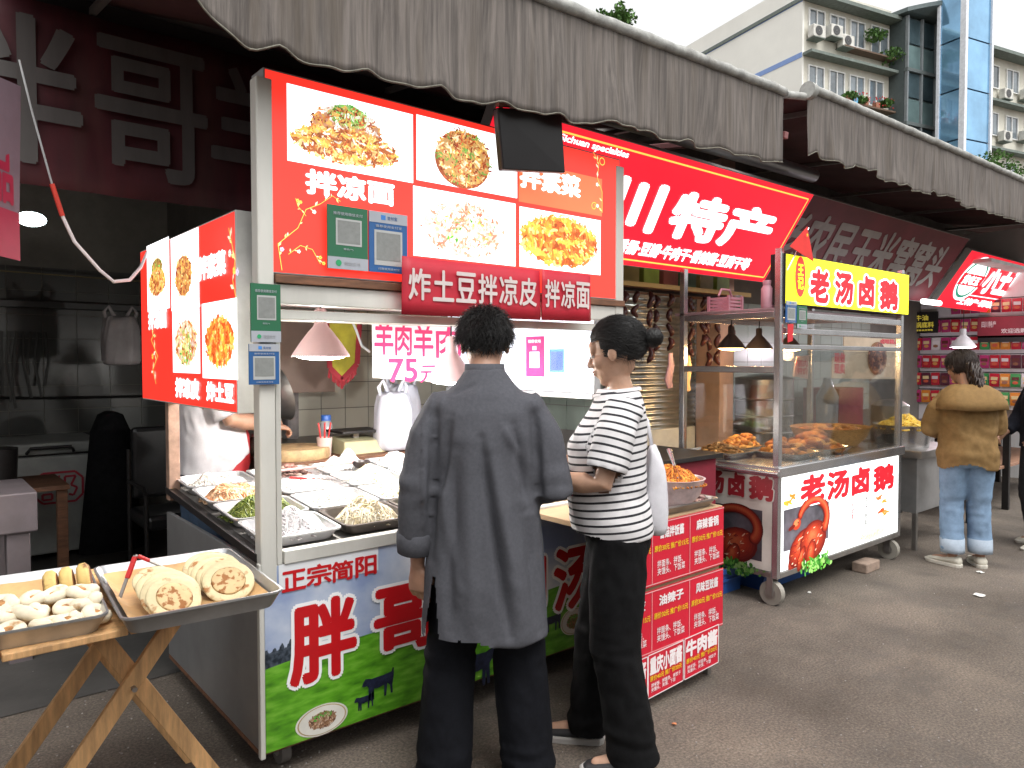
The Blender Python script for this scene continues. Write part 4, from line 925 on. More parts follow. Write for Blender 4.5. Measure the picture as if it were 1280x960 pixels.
b = MB(); a = [at(465,396,1,3.69), at(466,472,1,3.69), at(580,480,1,3.69), at(580,409,1,3.69)]; b.add(a+[v+Vector((0,.004,0)) for v in a], [(0,1,2,3),(7,6,5,4),(0,4,5,1),(1,5,6,2),(2,6,7,3),(3,7,4,0)])
po = b.build('price_sign', mat('paper_white', (.80,.78,.82), .6, var=.02), None, label='white paper price sign with hand written pink letters and 75 hanging in the stall', cat='sign')
PINK = mat('pink_marker', (.62,.03,.14), .6, var=.1)
for ch, x0, x1, yt, yb in (('羊',468,491,401,443),('肉',494,514,404,444),('羊',517,541,406,445),('肉',545,575,409,447)): stx(pp, ch, x0, x1, yt, yb, PINK, .02, parent=po)
stx(pp, '75', 486, 521, 449, 477, PINK, .02, parent=po); stx(pp, '元', 525, 548, 457, 478, PINK, .01, parent=po)
b = MB()
for x in (500, 552): q = at(x, 400, 1, 3.685); b.tube([q, q+Vector((.0,0,.03)), q+Vector((.02,0,.05)), q+Vector((.035,0,.03))], .002, n=5)
b.build('hook', STEEL, po)
# triangular red/yellow pennant
b = MB(); a = [at(407,391,1,4.3), at(450,391,1,4.3), at(446,455,1,4.3), at(427,475,1,4.3), at(412,460,1,4.3)]; b.add(a+[v+Vector((0,.006,0)) for v in a], [(0,1,2,3,4),(9,8,7,6,5)]+[(i,(i+1)%5,(i+1)%5+5,i+5) for i in range(5)])
pn = b.build('pennant', mat('pennant_yellow', (.42,.36,.03), .7, var=.2, scale=8), None, label='yellow pennant with red tasselled border hanging at the back of the stall', cat='pennant')
b = MB(); e = a[1:]+a[:1]
for i in range(4): b.bar(e[i]-Vector((0,.004,0)), e[i+1]-Vector((0,.004,0)), .035, .004, up=(0,1,0))
rg = random.Random(2)
for i in range(26): t = i/25; q = a[4].lerp(a[3], t*2) if t < .5 else a[3].lerp(a[2], t*2-1); b.tube([q, q-Vector((rg.uniform(-.01,.01),0,.06))], .005, n=4)
b.build('border', mat('pennant_red', (.30,.02,.03), .8), pn)
b = MB(); b.tube([at(436,392,1,4.1), at(445,412,1,4.1), at(452,432,1,4.1), at(462,440,1,4.1)], .008, n=8); b.build('cable', PLAST_W, None, smooth=True, label='white cable dangling beside the yellow and red pennant', cat='cable')
# shelf, scale, bags, chopping board, condiments
wb = thing('work_bench', 'dark brown wooden bench at the back of the noodle stall', 'bench', (2.0, 4.0, 0))
box('top', WOODD, wb, 1.55, 3.80, .93, 2.75, 4.35, .965); 
for x in (1.6, 2.65):
    for y in (3.85, 4.28): box('leg', WOODD, wb, x, y, 0, x+.06, y+.06, .93)
cb = MB(); cb.lathe([(.001,0),(.20,0),(.205,.01),(.205,.05),(.2,.06),(.001,.06)], (1.72,4.0,.966), n=36); cb.build('chopping_board', mat('round_board', (.42,.28,.14), .7, var=.3, scale=20), None, smooth=True, label='thick round wooden chopping board on the bench behind the lamp', cat='chopping board')
sc_ = thing('scale', 'pale yellow metal weighing scale with a dark pan on the stall bench', 'scale', (2.10, 4.0, .966))
b = MB(); b.add([(1.98,3.88,.966),(2.26,3.88,.966),(2.26,4.12,.966),(1.98,4.12,.966),(2.0,3.92,1.04),(2.24,3.92,1.04),(2.23,4.1,1.06),(2.01,4.1,1.06)], [(0,3,2,1),(4,5,6,7),(0,1,5,4),(1,2,6,5),(2,3,7,6),(3,0,4,7)]); b.build('body', mat('scale_yellow', (.50,.46,.28), .4, .3), sc_, bevel=.006)
box('pan', W_DARK, sc_, 1.99, 3.92, 1.085, 2.27, 4.14, 1.10); box('stem', STEEL_D, sc_, 2.1, 4.0, 1.05, 2.14, 4.04, 1.085)
BAGM = mat('translucent_bag', (.62,.62,.70), .35, var=.1, scale=10, bump=.5, bscale=9, alpha=.93)
def bag(name, label, c, w, d, h, m, seed, crumple=.018, handles=True):
    root = thing(name, label, 'bag', c); b = MB(); c = Vector(c); L = []
    for (z, k) in ((0,.80),(.05,.98),(.35,1.02),(.6,1.0),(.8,.93),(.9,.8),(1.0,.86)): L.append([(c.x+w/2*k*math.copysign(abs(math.cos(a))**.75, math.cos(a))+crumple*noise.noise(Vector((math.cos(a)*3, math.sin(a)*3+seed, z*5))), c.y+d/2*k*math.copysign(abs(math.sin(a))**.75, math.sin(a))+crumple*noise.noise(Vector((math.cos(a)*3+9, math.sin(a)*3+seed, z*5))), c.z+h*z+.03*(z > .85)*noise.noise(Vector((math.cos(a)*2, math.sin(a)*2, seed)))) for a in [2*math.pi*j/32 for j in range(32)]])
    b.loft(L); b.build('body', m, root, smooth=2, sub=1)
    if handles:
        for s in (-1, 1):
            q = MB(); q.tube([c+Vector((s*w*.34,0,h*.9)), c+Vector((s*w*.42,.0,h*1.08)), c+Vector((s*w*.30,.0,h*1.2)), c+Vector((s*w*.16,0,h*1.0))], .014, n=6, flat=.35); q.build('handle', m, root, smooth=2)
    return root
bag('plastic_bag', 'tall full translucent plastic bag standing on the bench below the 75 sign', (2.33, 3.92, .966), .24, .2, .36, BAGM, 2)
bag('plastic_bag', 'crumpled translucent plastic bag behind the tall full bag on the bench', (2.56, 4.2, .966), .26, .2, .40, BAGM, 6)
cup = MB(); cup.lathe([(.035,0),(.045,.11),(.043,.11),(.034,.005),(.001,.005)], (1.88,3.93,.966), n=20); cup.build('cup', mat('clear_pink_cup', (.6,.45,.42), .2), None, smooth=True, label='small pale cup of red straws on the stall bench', cat='cup')
b = MB()
for k in range(6): b.tube([(1.88+.01*math.cos(k),3.93+.01*math.sin(k),.975),(1.88+.04*math.cos(k*1.1),3.93+.03*math.sin(k*1.1),1.16)], .004, n=5)
b.build('straws', REDG, None, label='red drinking straws standing in a pale cup on the bench', cat='straws')
def jar(x, y, z, r, h, m, cap, label, cat='jar'):
    t = thing('jar', label, cat, (x,y,z)); b = MB(); b.lathe([(r*.9,0),(r,.01),(r,h*.75),(r*.7,h*.88),(r*.7,h)], (x,y,z), n=20, cap=True); b.build('body', m, t, smooth=True)
    b = MB(); b.lathe([(r*.75,h*.9),(r*.75,h*1.06),(r*.72,h*1.07),(.001,h*1.07)], (x,y,z), n=20); b.build('lid', cap, t, smooth=True); return t
jar(2.03, 4.22, .966, .04, .2, mat('bottle_clear', (.45,.48,.5), .15, alpha=.6), mat('lid_blue', (.03,.12,.45), .4), 'clear bottle with a blue lid behind the scale', 'bottle')
for i, (x, lb, c) in enumerate(((1.60,'short dark sauce jar at the left end of the bench',(.03,.02,.015)),(1.66,'dark soy bottle beside the short sauce jar on the bench',(.02,.012,.01)),(1.72,'red lidded condiment jar behind the chopping board',(.2,.03,.02)))):
    jar(x, 4.25, .966, .035, .12+.05*i, mat('jar_%d' % i, c, .15), REDG if i == 2 else STEEL_D, lb)
wk = MB(); wk.lathe([(.001,0),(.08,.01),(.15,.05),(.18,.11),(.175,.11),(.14,.055),(.001,.02)], (0,0,0), n=30, M=Matrix.Rotation(R_(75),4,'Y') ); 
for v in wk.v: v += Vector((1.78, 4.55, 1.28))
wk.build('wok', STEEL_D, None, smooth=True, label='round steel wok hanging at the back left of the noodle stall', cat='wok')
box('cabinet', mat('brown_cabinet', (.20,.13,.10), .5, var=.1), None, 1.9, 4.7, 1.30, 2.33, 5.1, 1.86, label='brown wall cabinet behind the lamp at the back of the stall', cat='cabinet')
box('cloth', mat('grey_hung_cloth', (.22,.2,.2), .9, var=.3), None, 2.1, 4.98, .95, 2.2, 5.1, 1.35, bevel=.03, label='dark grey cloth hanging against tiles below the pennant', cat='cloth')
# ================================================================ red menu stand
ms = thing('menu_stand', 'low table stand covered with red sauce menu posters behind the woman with the bun', 'stand', (2.62, 2.3, 0))
MX0, MX1, MY = 2.22, 3.02, 2.04
for x in (MX0+.03, MX1-.05):
    for y in (MY+.04, MY+.5): box('leg', STEEL_D, ms, x, y, 0, x+.03, y+.03, .80)
box('board', CARD, ms, MX0, MY+.01, .14, MX1-.01, MY+.03, .80); box('top', CARD, ms, MX0, MY-.0, .80, MX1, MY+.58, .825)
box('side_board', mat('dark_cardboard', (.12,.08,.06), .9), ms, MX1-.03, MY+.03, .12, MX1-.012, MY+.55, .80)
POST = mat('poster_red', (.60,.012,.035), .35, var=.06, scale=3); PYEL = mat('poster_yellow', (.85,.55,.02), .5); PLINE = mat('poster_pink_line', (.72,.32,.33), .5); PW = mat('poster_letters', (.80,.72,.72), .5)
PM = Panel((MX0, MY, 0), (1,0,0), (0,0,1), .8, .83, ms)
names = (('辣椒面','香菇拌饭酱','麻辣香锅'),('水豆豉','油辣子','风味豆豉酱'))
def poster(name, u0, v0, u1, v1, tilt, lift=.006, m=POST):
    b = MB(); q = [PM.P(u0, v0, lift), PM.P(u1, v0+tilt, lift), PM.P(u1, v1+tilt*.6, lift), PM.P(u0, v1, lift)]
    b.add(q+[v-PM.n*.004 for v in q], [(0,1,2,3),(7,6,5,4),(0,4,5,1),(1,5,6,2),(2,6,7,3),(3,7,4,0)]); return b.build(name, m, ms)
for r in range(2):
    v1 = .815-.295*r; v0 = v1-.28; ps = poster('menu_poster', 0, v0, .80, v1, .008)
    PM.line([(0, v1-.006), (.80, v1+.0)], .005, PLINE, 'border', .0075, ps); PM.line([(0, v0+.01), (.80, v0+.016)], .005, PLINE, 'border', .0075, ps)
    for c in range(3):
        a = .01+.265*c; 
        if c: PM.line([(a-.004, v0+.01), (a-.004, v1)], .004, PLINE, 'border', .0078, ps)
        PM.text(names[r][c], a+.045, v1-.075, a+.215, v1-.03, PW, off=.04, lift=.0078, parent=ps)
        PM.text('原价30元 推广价15元', a+.01, v1-.130, a+.25, v1-.103, PYEL, off=.02, lift=.0078, parent=ps)
        PM.text('拌面条、拌饭、\n夹馒头、下饭菜', a+.03, v1-.235, a+.225, v1-.170, PW, off=.01, lift=.0078, parent=ps)
for c, (nm, u0, u1) in enumerate((('麻辣酱',-.02,.235),('重庆小面酱',.24,.485),('牛肉酱',.495,.755))):
    v0 = .045+.012*c; v1 = .235+.010*c; b_ = poster('sauce_poster', u0, v0, u1, v1, .012, .012)
    PM.line([(u0,v0),(u1,v0+.012),(u1,v1+.008),(u0,v1),(u0,v0)], .005, PW, 'border', .0145, b_)
    PM.text(nm, u0+.012, v1-.085, u1-.012, v1-.012, PW, off=.05, lift=.0145, parent=b_, rot=.03)
    PM.text('原价40元 推广价20元', u0+.012, v1-.115, u1-.012, v1-.092, PYEL, off=.02, lift=.0145, parent=b_, rot=.03)
    PM.text('拌米饭、拌面条、拌饺子\n夹馒头、夹馍、下饭', u0+.02, v0+.025, u1-.02, v1-.125, PW, off=.012, lift=.0145, parent=b_, rot=.03)
# food on the stand
b = traymesh(.5, .3, .04); 
for v in b.v: v += Vector((2.74, 2.20, .826))
b.build('food_tray', STEEL_D, None, smooth=True, label='steel tray of dark food bags on the red menu stand', cat='tray')
SB = mat('bowl_steel', (.62,.58,.58), .25, .6, var=.3, scale=14)
def bowlobj(name, x, y, z, r, h, m, label):
    b = MB(); b.lathe([(.001,0),(r*.5,0),(r*.85,h*.4),(r,h*.95),(r*1.04,h),(r*.97,h),(r*.8,h*.42),(r*.45,.01),(.001,.01)], (x,y,z), n=32); return b.build(name, m, None, smooth=True, label=label, cat='bowl')
bowlobj('bowl', 2.76, 2.13, .845, .14, .13, mat('flowered_bowl', (.62,.50,.50), .3, var=.35, scale=9), 'shiny flowered bowl heaped with orange shreds on the red menu stand')
pile('food_heap', 'heap of orange spicy shreds in the flowered bowl', 2.76, 2.13, .945, .13, .13, .08, [(.65,.22,.02),(.55,.15,.015),(.75,.35,.05),(.4,.1,.01)], 420, 'strand', .07, .003, seed=70)
pile('food_heap', 'dark glossy braised meat heap right of the flowered bowl', 2.90, 2.24, .83, .12, .16, .09, [(.20,.10,.09),(.30,.18,.16),(.12,.05,.05),(.42,.34,.33)], 200, 'chunk', .05, seed=71, rough=.2)
pile('food_heap', 'dark reddish meat heap beside the white cloth bag on the menu stand', 2.50, 2.18, .83, .16, .14, .09, [(.25,.08,.08),(.35,.18,.17),(.12,.04,.04)], 200, 'chunk', .05, seed=72, rough=.2)
b = MB(); b.tube([(2.70,2.06,.985),(2.76,2.13,1.04),(2.84,2.22,1.09)], [.005,.008,.013], n=8, flat=.5); b.build('spoon_handle', STEEL, None, smooth=True, label='steel spoon handle sticking up out of the orange shreds', cat='spoon')
rt = thing('neighbour_counter', 'dark red draped counter behind the red menu stand', 'counter', (3.35, 2.9, 0))
box('body', mat('maroon_drape', (.20,.015,.03), .8, var=.15), rt, 3.0, 2.75, 0, 4.0, 3.25, .90, bevel=.01); box('top', W_DARK, rt, 2.97, 2.72, .90, 4.03, 3.28, .93)
bx = thing('weighing_scale', 'flat grey digital scale on the dark counter beyond the woman', 'scale', (3.15, 2.84, .93)); box('body', GREY_MET, bx, 3.05, 2.76, .93, 3.32, 2.96, .985, bevel=.01); box('screen', mat('scale_screen', (.35,.42,.45), .2), bx, 3.09, 2.755, .945, 3.25, 2.759, .975)
# ================================================================ the leaning red lit sign: ...川特产
uy = Vector((0, -.40, .605)).normalized()
s2 = thing('shop_sign', 'large leaning lit crimson sign with white slanted speciality letters and a gold border', 'sign', (4.0, 3.15, 2.12))
P2 = lightbox((2.2, 3.15, 2.12), (1,0,0), 2.98, .735, .07, s2, L_RED2, SGR, uy=uy)
def bord(P, i, m, w=.010): P.line([(i,i),(P.W-i,i),(P.W-i,P.H-i),(i,P.H-i),(i,i)], w, m, 'gold_border', .004)
bord(P2, .045, L_GOLD)
for ch, x0, y0, x1, y1 in (('川',752,300,822,226),('特',838,304,905,244),('产',905,308,965,258)):
    ym = (y0+y1)/2; a = P2.px(x0, ym); c = P2.px(x1, ym); P2.text(ch, a[0], .245, c[0], .535, L_WHITE, off=.048, lift=.005, shear=-.10)
a = P2.px(640, 312); c = P2.px(930, 333); P2.text('腊肉·香肠·豆瓣·牛肉干·香辣酱·豆腐干等', 1.0, .085, 2.66, .175, L_WHITE, off=.05, lift=.005)
P2.text('Sichuan specialties', .45, .635, .98, .68, L_WHITE, off=.03, lift=.005)
b = MB(); b.tube([(2.2,2.82,2.86),(5.3,2.82,2.90)], .05, n=14); b.build('roller_tube', mat('alu_tube', (.30,.31,.33), .35, .7, var=.15, stretch=(.5,8,8)), None, smooth=True, label='grey aluminium roller tube above the leaning crimson sign', cat='roller')
# dim slanted banner 老农民玉米窝窝头
s3 = thing('shop_banner', 'dim slanted maroon banner with grey letters behind the yellow goose sign', 'banner', (7.1, 3.4, 2.2))
P3 = lightbox((5.36, 3.45, 2.18), (1,0,0), 3.7, .80, .05, s3, mat('dim_maroon', (.17,.018,.03), .6, var=.2, scale=2, dirt=.2), SGR, uy=uy)
P3.text('老农民玉米窝窝头', .10, .18, 3.5, .66, mat('dim_letters', (.36,.33,.32), .6, var=.1), off=.03, lift=.005, shear=-.1)
# right lit sign 小土...
s4 = thing('shop_sign', 'lit crimson sign with white oval badge above the packet shop on the right', 'sign', (10.8, 3.4, 2.15))
P4 = lightbox((9.18, 3.42, 2.14), (1,0,0), 3.6, .72, .07, s4, L_RED2, SGR, uy=uy)
LG = mat('badge_green', (.03,.35,.22), .5, emit=.6)
a = P4.px(1213, 345); P4.disc(a[0]+.1, .40, .36, .285, L_WHITE, 'badge', .004); P4.disc(a[0]+.1, .40, .32, .25, LG, 'badge_ring', .005); P4.disc(a[0]+.1, .40, .28, .215, L_WHITE, 'badge_core', .006)
P4.rect(a[0]-.24, .31, a[0]+.44, .46, L_RED2, 'badge_band', .007); P4.text('黄老五', a[0]-.15, .33, a[0]+.35, .44, L_WHITE, off=.05, lift=.0085)
P4.text('小土豆零食', a[0]+.52, .26, a[0]+2.6, .62, L_WHITE, off=.06, lift=.006, shear=-.12); P4.line([(a[0]+.1,.20),(3.5,.20)], .012, L_WHITE)
P4.text('土特产·调味品·火锅底料·零食', a[0]+.15, .07, 3.3, .16, L_WHITE, off=.05, lift=.006)
b = MB(); b.tube([(8.6,3.30,2.16),(9.05,3.30,2.16)], .03, n=10); b.build('tube_lamp', mat('tube_glow', (1,1,1), .5, emit=4), None, smooth=True, label='short white tube lamp glowing left of the lit oval badge sign', cat='lamp')
# ================================================================ roast goose cart
GX0, GX1, GY0, GY1 = 4.12, 5.88, 2.39, 3.14
gc = thing('goose_cart', 'stainless steel roast goose cart with lit front picture and yellow lit sign', 'cart', ((GX0+GX1)/2, GY0, 0))
b = MB(); b.box(GX0+.01, GY0+.01, .17, GX1-.01, GY1-.01, .20); b.build('floor_pan', STEEL_D, gc, bevel=.004)
box('inner_body', STEEL_D, gc, GX0+.05, GY0+.06, .2, GX1-.05, GY1-.03, .80)
for x in (GX0, GX1-.04):
    for y in (GY0, GY1-.04): box('post', STEEL, gc, x, y, .17, x+.04, y+.04, 2.20 if y == GY0 else 2.14)
box('counter', STEEL, gc, GX0-.02, GY0-.02, .80, GX1+.02, GY1, .865, bevel=.008)
b = MB(); b.tube([(GX0-.05,GY0-.03,.83),(GX0-.05,GY1,.83)], .015, n=10); b.build('side_rail', STEEL, gc, smooth=True)
box('bottom_rail', STEEL_D, gc, GX0+.04, GY0, .17, GX1-.04, GY0+.03, .205); box('bottom_rail', STEEL_D, gc, GX0, GY0+.04, .17, GX0+.03, GY1-.04, .205)
PG = Panel((GX0+.042, GY0+.005, .21), (1,0,0), (0,0,1), GX1-GX0-.084, .585, gc); PG.rect(0,0,PG.W,PG.H, mat('lit_front_white', (.86,.90,.88), .4, var=.05, scale=2, emit=1.15), 'lit_front', .001)
PH = Panel((GX0+.005, GY1-.042, .21), (0,-1,0), (0,0,1), GY1-GY0-.084, .585, gc); PH.rect(0,0,PH.W,PH.H, mat('side_print_pale', (.58,.55,.50), .4, var=.15, scale=3), 'side_print', .001)
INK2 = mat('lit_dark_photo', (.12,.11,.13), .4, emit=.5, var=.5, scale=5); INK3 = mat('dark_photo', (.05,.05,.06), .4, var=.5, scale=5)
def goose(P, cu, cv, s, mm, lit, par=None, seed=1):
    dk = 1 if lit else .42  # unlit side copy: shade of the cart side put into its colours
    """printed picture of a glossy roast goose with its neck curled back"""
    rg = random.Random(seed); b = MB()
    def blob(u, v, ru, rv, col, k, rot=0):
        b.cur = tuple(x*dk for x in col); c_, s_ = math.cos(rot), math.sin(rot); b.add([P.P(cu+s*(u+ru*math.cos(a)*c_-rv*math.sin(a)*s_), cv+s*(v+ru*math.cos(a)*s_+rv*math.sin(a)*c_), .004+k*.00004) for a in [6.283*i/18 for i in range(18)]], [tuple(range(18))])
    k = 0; lerp = lambda p, q, t: tuple(p[i]*(1-t)+q[i]*t for i in range(3)); DK, MD, LT = (.16,.008,.004), (.50,.045,.015), (.80,.22,.08)
    for (u,v,ru,rv,ro) in ((-.62,-.62,.30,.16,.9),(-.28,-.42,.58,.36,.45),(.22,-.34,.60,.44,.25),(.12,-.62,.20,.34,-.35),(-.30,-.66,.13,.30,-.5)):
        for j in range(9):
            t = j/8; blob(u-.10*t*ru, v+.30*t*rv, ru*(1-.85*t), rv*(1-.88*t), lerp(DK, MD, min(1,t*1.8)) if t < .55 else lerp(MD, LT, (t-.55)*1.4), k, ro); k += 1
    for j in range(5):
        t = j/4
        for i in range(34):
            q = i/33; ang = -0.55+3.3*q; u = .22+.60*math.cos(ang)-.10*max(0,q-.6); v = .14+.44*math.sin(ang)
            blob(u-.02*t, v+.02*t, (.15-.05*q)*(1-.8*t), (.15-.05*q)*(1-.8*t), lerp(DK, MD, min(1,t*2)) if t < .5 else lerp(MD, LT, t-.5), k, ang); k += 1
    for (u,v,ru,rv,c_) in ((-.55,.14,.17,.12,MD),(-.57,.17,.11,.07,LT),(-.76,.09,.14,.045,DK),(-.50,.17,.025,.025,(.02,.01,.01))): blob(u,v,ru,rv,c_,k,.25); k += 1
    for i in range(46):
        u = rg.uniform(-.75,.6); v = rg.uniform(-.62,-.08)+.25*u; blob(u, v, rg.uniform(.02,.07), rg.uniform(.006,.016), rg.choice([(.92,.60,.42),(.28,.015,.01),(.75,.16,.05)]), k, .5+rg.uniform(-.5,.5)); k += 1
    for i in range(110): blob(rg.gauss(.30,.28), -.88+rg.gauss(.02,.08), rg.uniform(.03,.08), rg.uniform(.02,.05), rg.choice([(.06,.28,.03),(.15,.45,.06),(.02,.14,.01),(.3,.55,.15)]), k, rg.uniform(0,3)); k += 1
    b.build('goose_picture', mm, par or P.parent)
a = PG.px(985, 700); c = PG.px(1062, 628)
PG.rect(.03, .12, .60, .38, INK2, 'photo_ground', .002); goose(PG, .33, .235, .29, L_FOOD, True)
for ch, x0, y0, x1, y1 in (('老',1000,628,1029,594),('汤',1033,620,1059,591),('卤',1064,616,1085,585),('鹅',1091,612,1115,581)):
    q = PG.px(x0,y0); w = PG.px(x1,y1); m_ = PG.px((x0+x1)/2,(y0+y1)/2); hh = .088; PG.text(ch, q[0], m_[1]-hh, w[0], m_[1]+hh, L_TXT, off=.05, lift=.009, outline=L_WHITE, ow=.05)
PG.text('百\n年\n卤\n香', .92, .20, .95, .36, L_TXT, off=.02, lift=.006, line=1.0); PG.text('老\n汤\n秘\n制', 1.12, .12, 1.16, .34, mat('lit_ink', (.12,.10,.10), .5, emit=.4), off=.01, lift=.006)
rgp = random.Random(4); b = MB(); k = 0
for (u, v, col) in [(1.34,.30,(.85,.2,.03)),(1.42,.27,(.9,.35,.05)),(1.37,.20,(.6,.08,.02)),(1.45,.18,(.8,.3,.05)),(.06,.42,(.9,.4,.05)),(.10,.46,(.7,.2,.03))]:
    for j in range(5):
        b.cur = tuple(x*rgp.uniform(.7,1.2) for x in col); a_ = rgp.uniform(-.5,.5); uu, vv = u+rgp.uniform(-.02,.04), v+rgp.uniform(-.01,.01); b.add([PG.P(uu+.035*math.cos(t)*math.cos(a_)-.008*math.sin(t)*math.sin(a_), vv+.035*math.cos(t)*math.sin(a_)+.008*math.sin(t), .003+k*.00005) for t in [6.283*i/10 for i in range(10)]], [tuple(range(10))]); k += 1
b.build('leaf_picture', L_FOOD, gc, kind='stuff')
PG.dish(1.25, .05, .22, .035, [(.75,.85,.6),(.6,.75,.4),(.9,.85,.7),(.8,.6,.4)], 90, L_FOOD, seed=9, size=.5)
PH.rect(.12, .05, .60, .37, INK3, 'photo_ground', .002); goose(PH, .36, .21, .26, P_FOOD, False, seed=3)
for ch, x0, x1, y0, y1 in (('老',862,880,612,585),('汤',884,905,616,586),('卤',912,931,622,589),('鹅',938,966,628,592)):
    q = PH.px(x0,y0); w = PH.px(x1,y0); m_ = PH.px((x0+x1)/2,(y0+y1)/2); PH.text(ch, q[0], m_[1]-.07, w[0], m_[1]+.07, mat('shade_red_print', (.26,.012,.02), .5), off=.05, lift=.009, outline=mat('outline_grey', (.55,.52,.48), .5), ow=.04)  # letter red darkened to stand in for the cart side's shade
# upper works
PY_ = lightbox((GX0+.03, GY0-.012, 1.86), (1,0,0), 1.78, .31, .10, gc, L_YEL, W_DARK)
for ch, x0, x1, y0, y1 in (('老',1012,1034,378,337),('汤',1043,1064,380,341),('卤',1073,1091,384,344),('鹅',1099,1120,388,350)):
    q = PY_.px(x0,y0); w = PY_.px(x1,y0); m_ = PY_.px((x0+x1)/2,(y0+y1)/2); PY_.text(ch, q[0], m_[1]-.098, w[0], m_[1]+.098, L_TXT, off=.05, lift=.007, outline=L_WHITE, ow=.06)
q = PY_.px(1000, 346); PY_.disc(q[0], q[1], .062, .125, L_RED, 'oval_badge', .003); PY_.text('王\n记', q[0]-.032, q[1]-.075, q[0]+.032, q[1]+.075, L_YEL, off=.04, lift=.005)
for z in (1.46, 1.80): box('side_beam', STEEL, gc, GX0+.0, GY0+.04, z-.02, GX0+.035, GY1-.04, z+.02)
box('top_shelf', mat('shelf_pinkish_steel', (.42,.32,.34), .4, .5, dirt=.2), gc, GX0-.0, GY0+.04, 1.82, GX1-.04, GY1+.04, 1.84)
for z, t in ((1.80,.02),(1.70,.018),(1.60,.015)): box('front_beam', STEEL, gc, GX0+.04, GY0+.004, z-t, GX1-.04, GY0+.035, z+t)
box('back_beam', STEEL, gc, GX0+.04, GY1-.04, 1.78, GX1-.04, GY1-.01, 1.82)
GL = glassmat('cart_glass', (.93,.95,.94), .05)
box('glass_pane', GL, gc, GX0+.045, GY0+.015, .87, GX1-.045, GY0+.021, 1.58, bevel=0); box('glass_pane', GL, gc, GX0+.015, GY0+.045, .87, GX0+.021, GY1-.045, 1.44, bevel=0)
for i, (x, y) in enumerate(((GX0+.03,GY0+.05),(GX1-.08,GY0+.05),(GX0+.08,GY1-.08),(GX1-.08,GY1-.08))):
    w = MB(); w.tube([(x-.022, y, .075), (x+.022, y, .075)], .075, n=24); c = w.build('caster', mat('caster_grey', (.30,.28,.24), .7, dirt=.4), gc, smooth=True)
    w = MB(); w.tube([(x-.026, y, .075), (x+.026, y, .075)], .035, n=14); w.box(x-.032, y-.02, .06, x-.026, y+.02, .17); w.box(x+.026, y-.02, .06, x+.032, y+.02, .17); w.build('hub', STEEL_D, c)
payboard(Panel((0,GY0-.006,0),(1,0,0),(0,0,1),1,1,gc), 981, 376, 994, 404, 'b', 'small blue payment card stuck on the goose cart corner post', .003)
payboard(Panel((0,GY0-.006,0),(1,0,0),(0,0,1),1,1,gc), 995, 382, 1007, 411, 'g', 'small green payment card beside the blue one on the goose cart', .003)
b = MB(); q = [at(985,405,1,GY0-.02), at(992,405,1,GY0-.02), at(991,426,1,GY0-.02), at(985,428,1,GY0-.02)]; b.add(q+[v+Vector((0,.004,0)) for v in q], [(0,1,2,3),(7,6,5,4),(0,4,5,1),(1,5,6,2),(2,6,7,3),(3,7,4,0)]); b.build('red_tag', RED_PR, None, label='narrow red paper tag below the payment cards on the goose cart post', cat='tag')
b = MB(); b.box(GX0-.07, GY1-.30, .72, GX0-.03, GY1-.02, .87); b.build('towel', mat('beige_towel', (.42,.33,.27), .95, var=.15, scale=20, bump=.4), None, bevel=.012, label='folded beige towel hanging over the side rail of the goose cart', cat='towel')
# food behind the glass
BR = [(.45,.15,.03),(.60,.24,.05),(.30,.08,.02),(.70,.35,.10),(.20,.05,.015)]
for (x, y, w, d, lb, pal, kd, L, sd) in ((4.32,2.93,.30,.36,'small braised offal pieces',[(.30,.16,.06),(.20,.09,.03),(.45,.28,.12)],'chunk',.045,1),(4.62,2.62,.34,.34,'glossy dark braised duck pieces',BR,'chunk',.10,2),(4.66,3.0,.34,.24,'golden roast wings',[(.65,.30,.07),(.50,.18,.04),(.75,.42,.12)],'chunk',.09,3),(5.05,2.66,.36,.40,'roast goose halves',BR,'chunk',.13,4)):
    b = traymesh(w, d, .04)
    for v in b.v: v += Vector((x, y, .867))
    b.build('food_tray', STEEL, None, smooth=True, label='steel tray of '+lb+' inside the goose cart', cat='tray')
    pile('food_heap', 'heap of '+lb+' behind the goose cart glass', x, y, .885, w*.42, d*.42, .07 if sd == 1 else .10, pal, 130, kd, L, seed=80+sd, rough=.18)
bk = MB(); M_ = Matrix.Translation((5.50,2.76,.87)) @ Matrix.Diagonal((1.25,1,1,1)); bk.lathe([(.001,0),(.18,0),(.24,.06),(.27,.13),(.275,.14),(.26,.13),(.22,.05),(.001,.02)], (0,0,0), n=36, M=M_); bk.build('basket', mat('wicker', (.45,.24,.08), .7, var=.4, scale=40, stretch=(1,1,4), bump=.5), None, smooth=True, label='wide orange wicker basket inside the goose cart, right end', cat='basket')
pile('food_heap', 'heap of orange brown roast meat in the wicker basket', 5.50, 2.76, .96, .28, .22, .06, [(.55,.22,.05),(.40,.14,.03),(.65,.32,.08)], 160, 'chunk', .09, seed=88, rough=.3)
for x, y, z, m_, lb in ((4.42,2.93,1.60,BULBW,'left warm lamp under the goose cart shelf'),(4.80,2.95,1.60,BULBW,'middle warm lamp in the goose cart, just right of the corner post'),(5.22,2.95,1.60,BULBW,'right warm lamp in the goose cart before the meat poster')):
    lamp(x, y, z, .10, .15, mat('dark_lamp_shade', (.06,.05,.05), .4), m_, lb, .05, 5, (1,.62,.3))
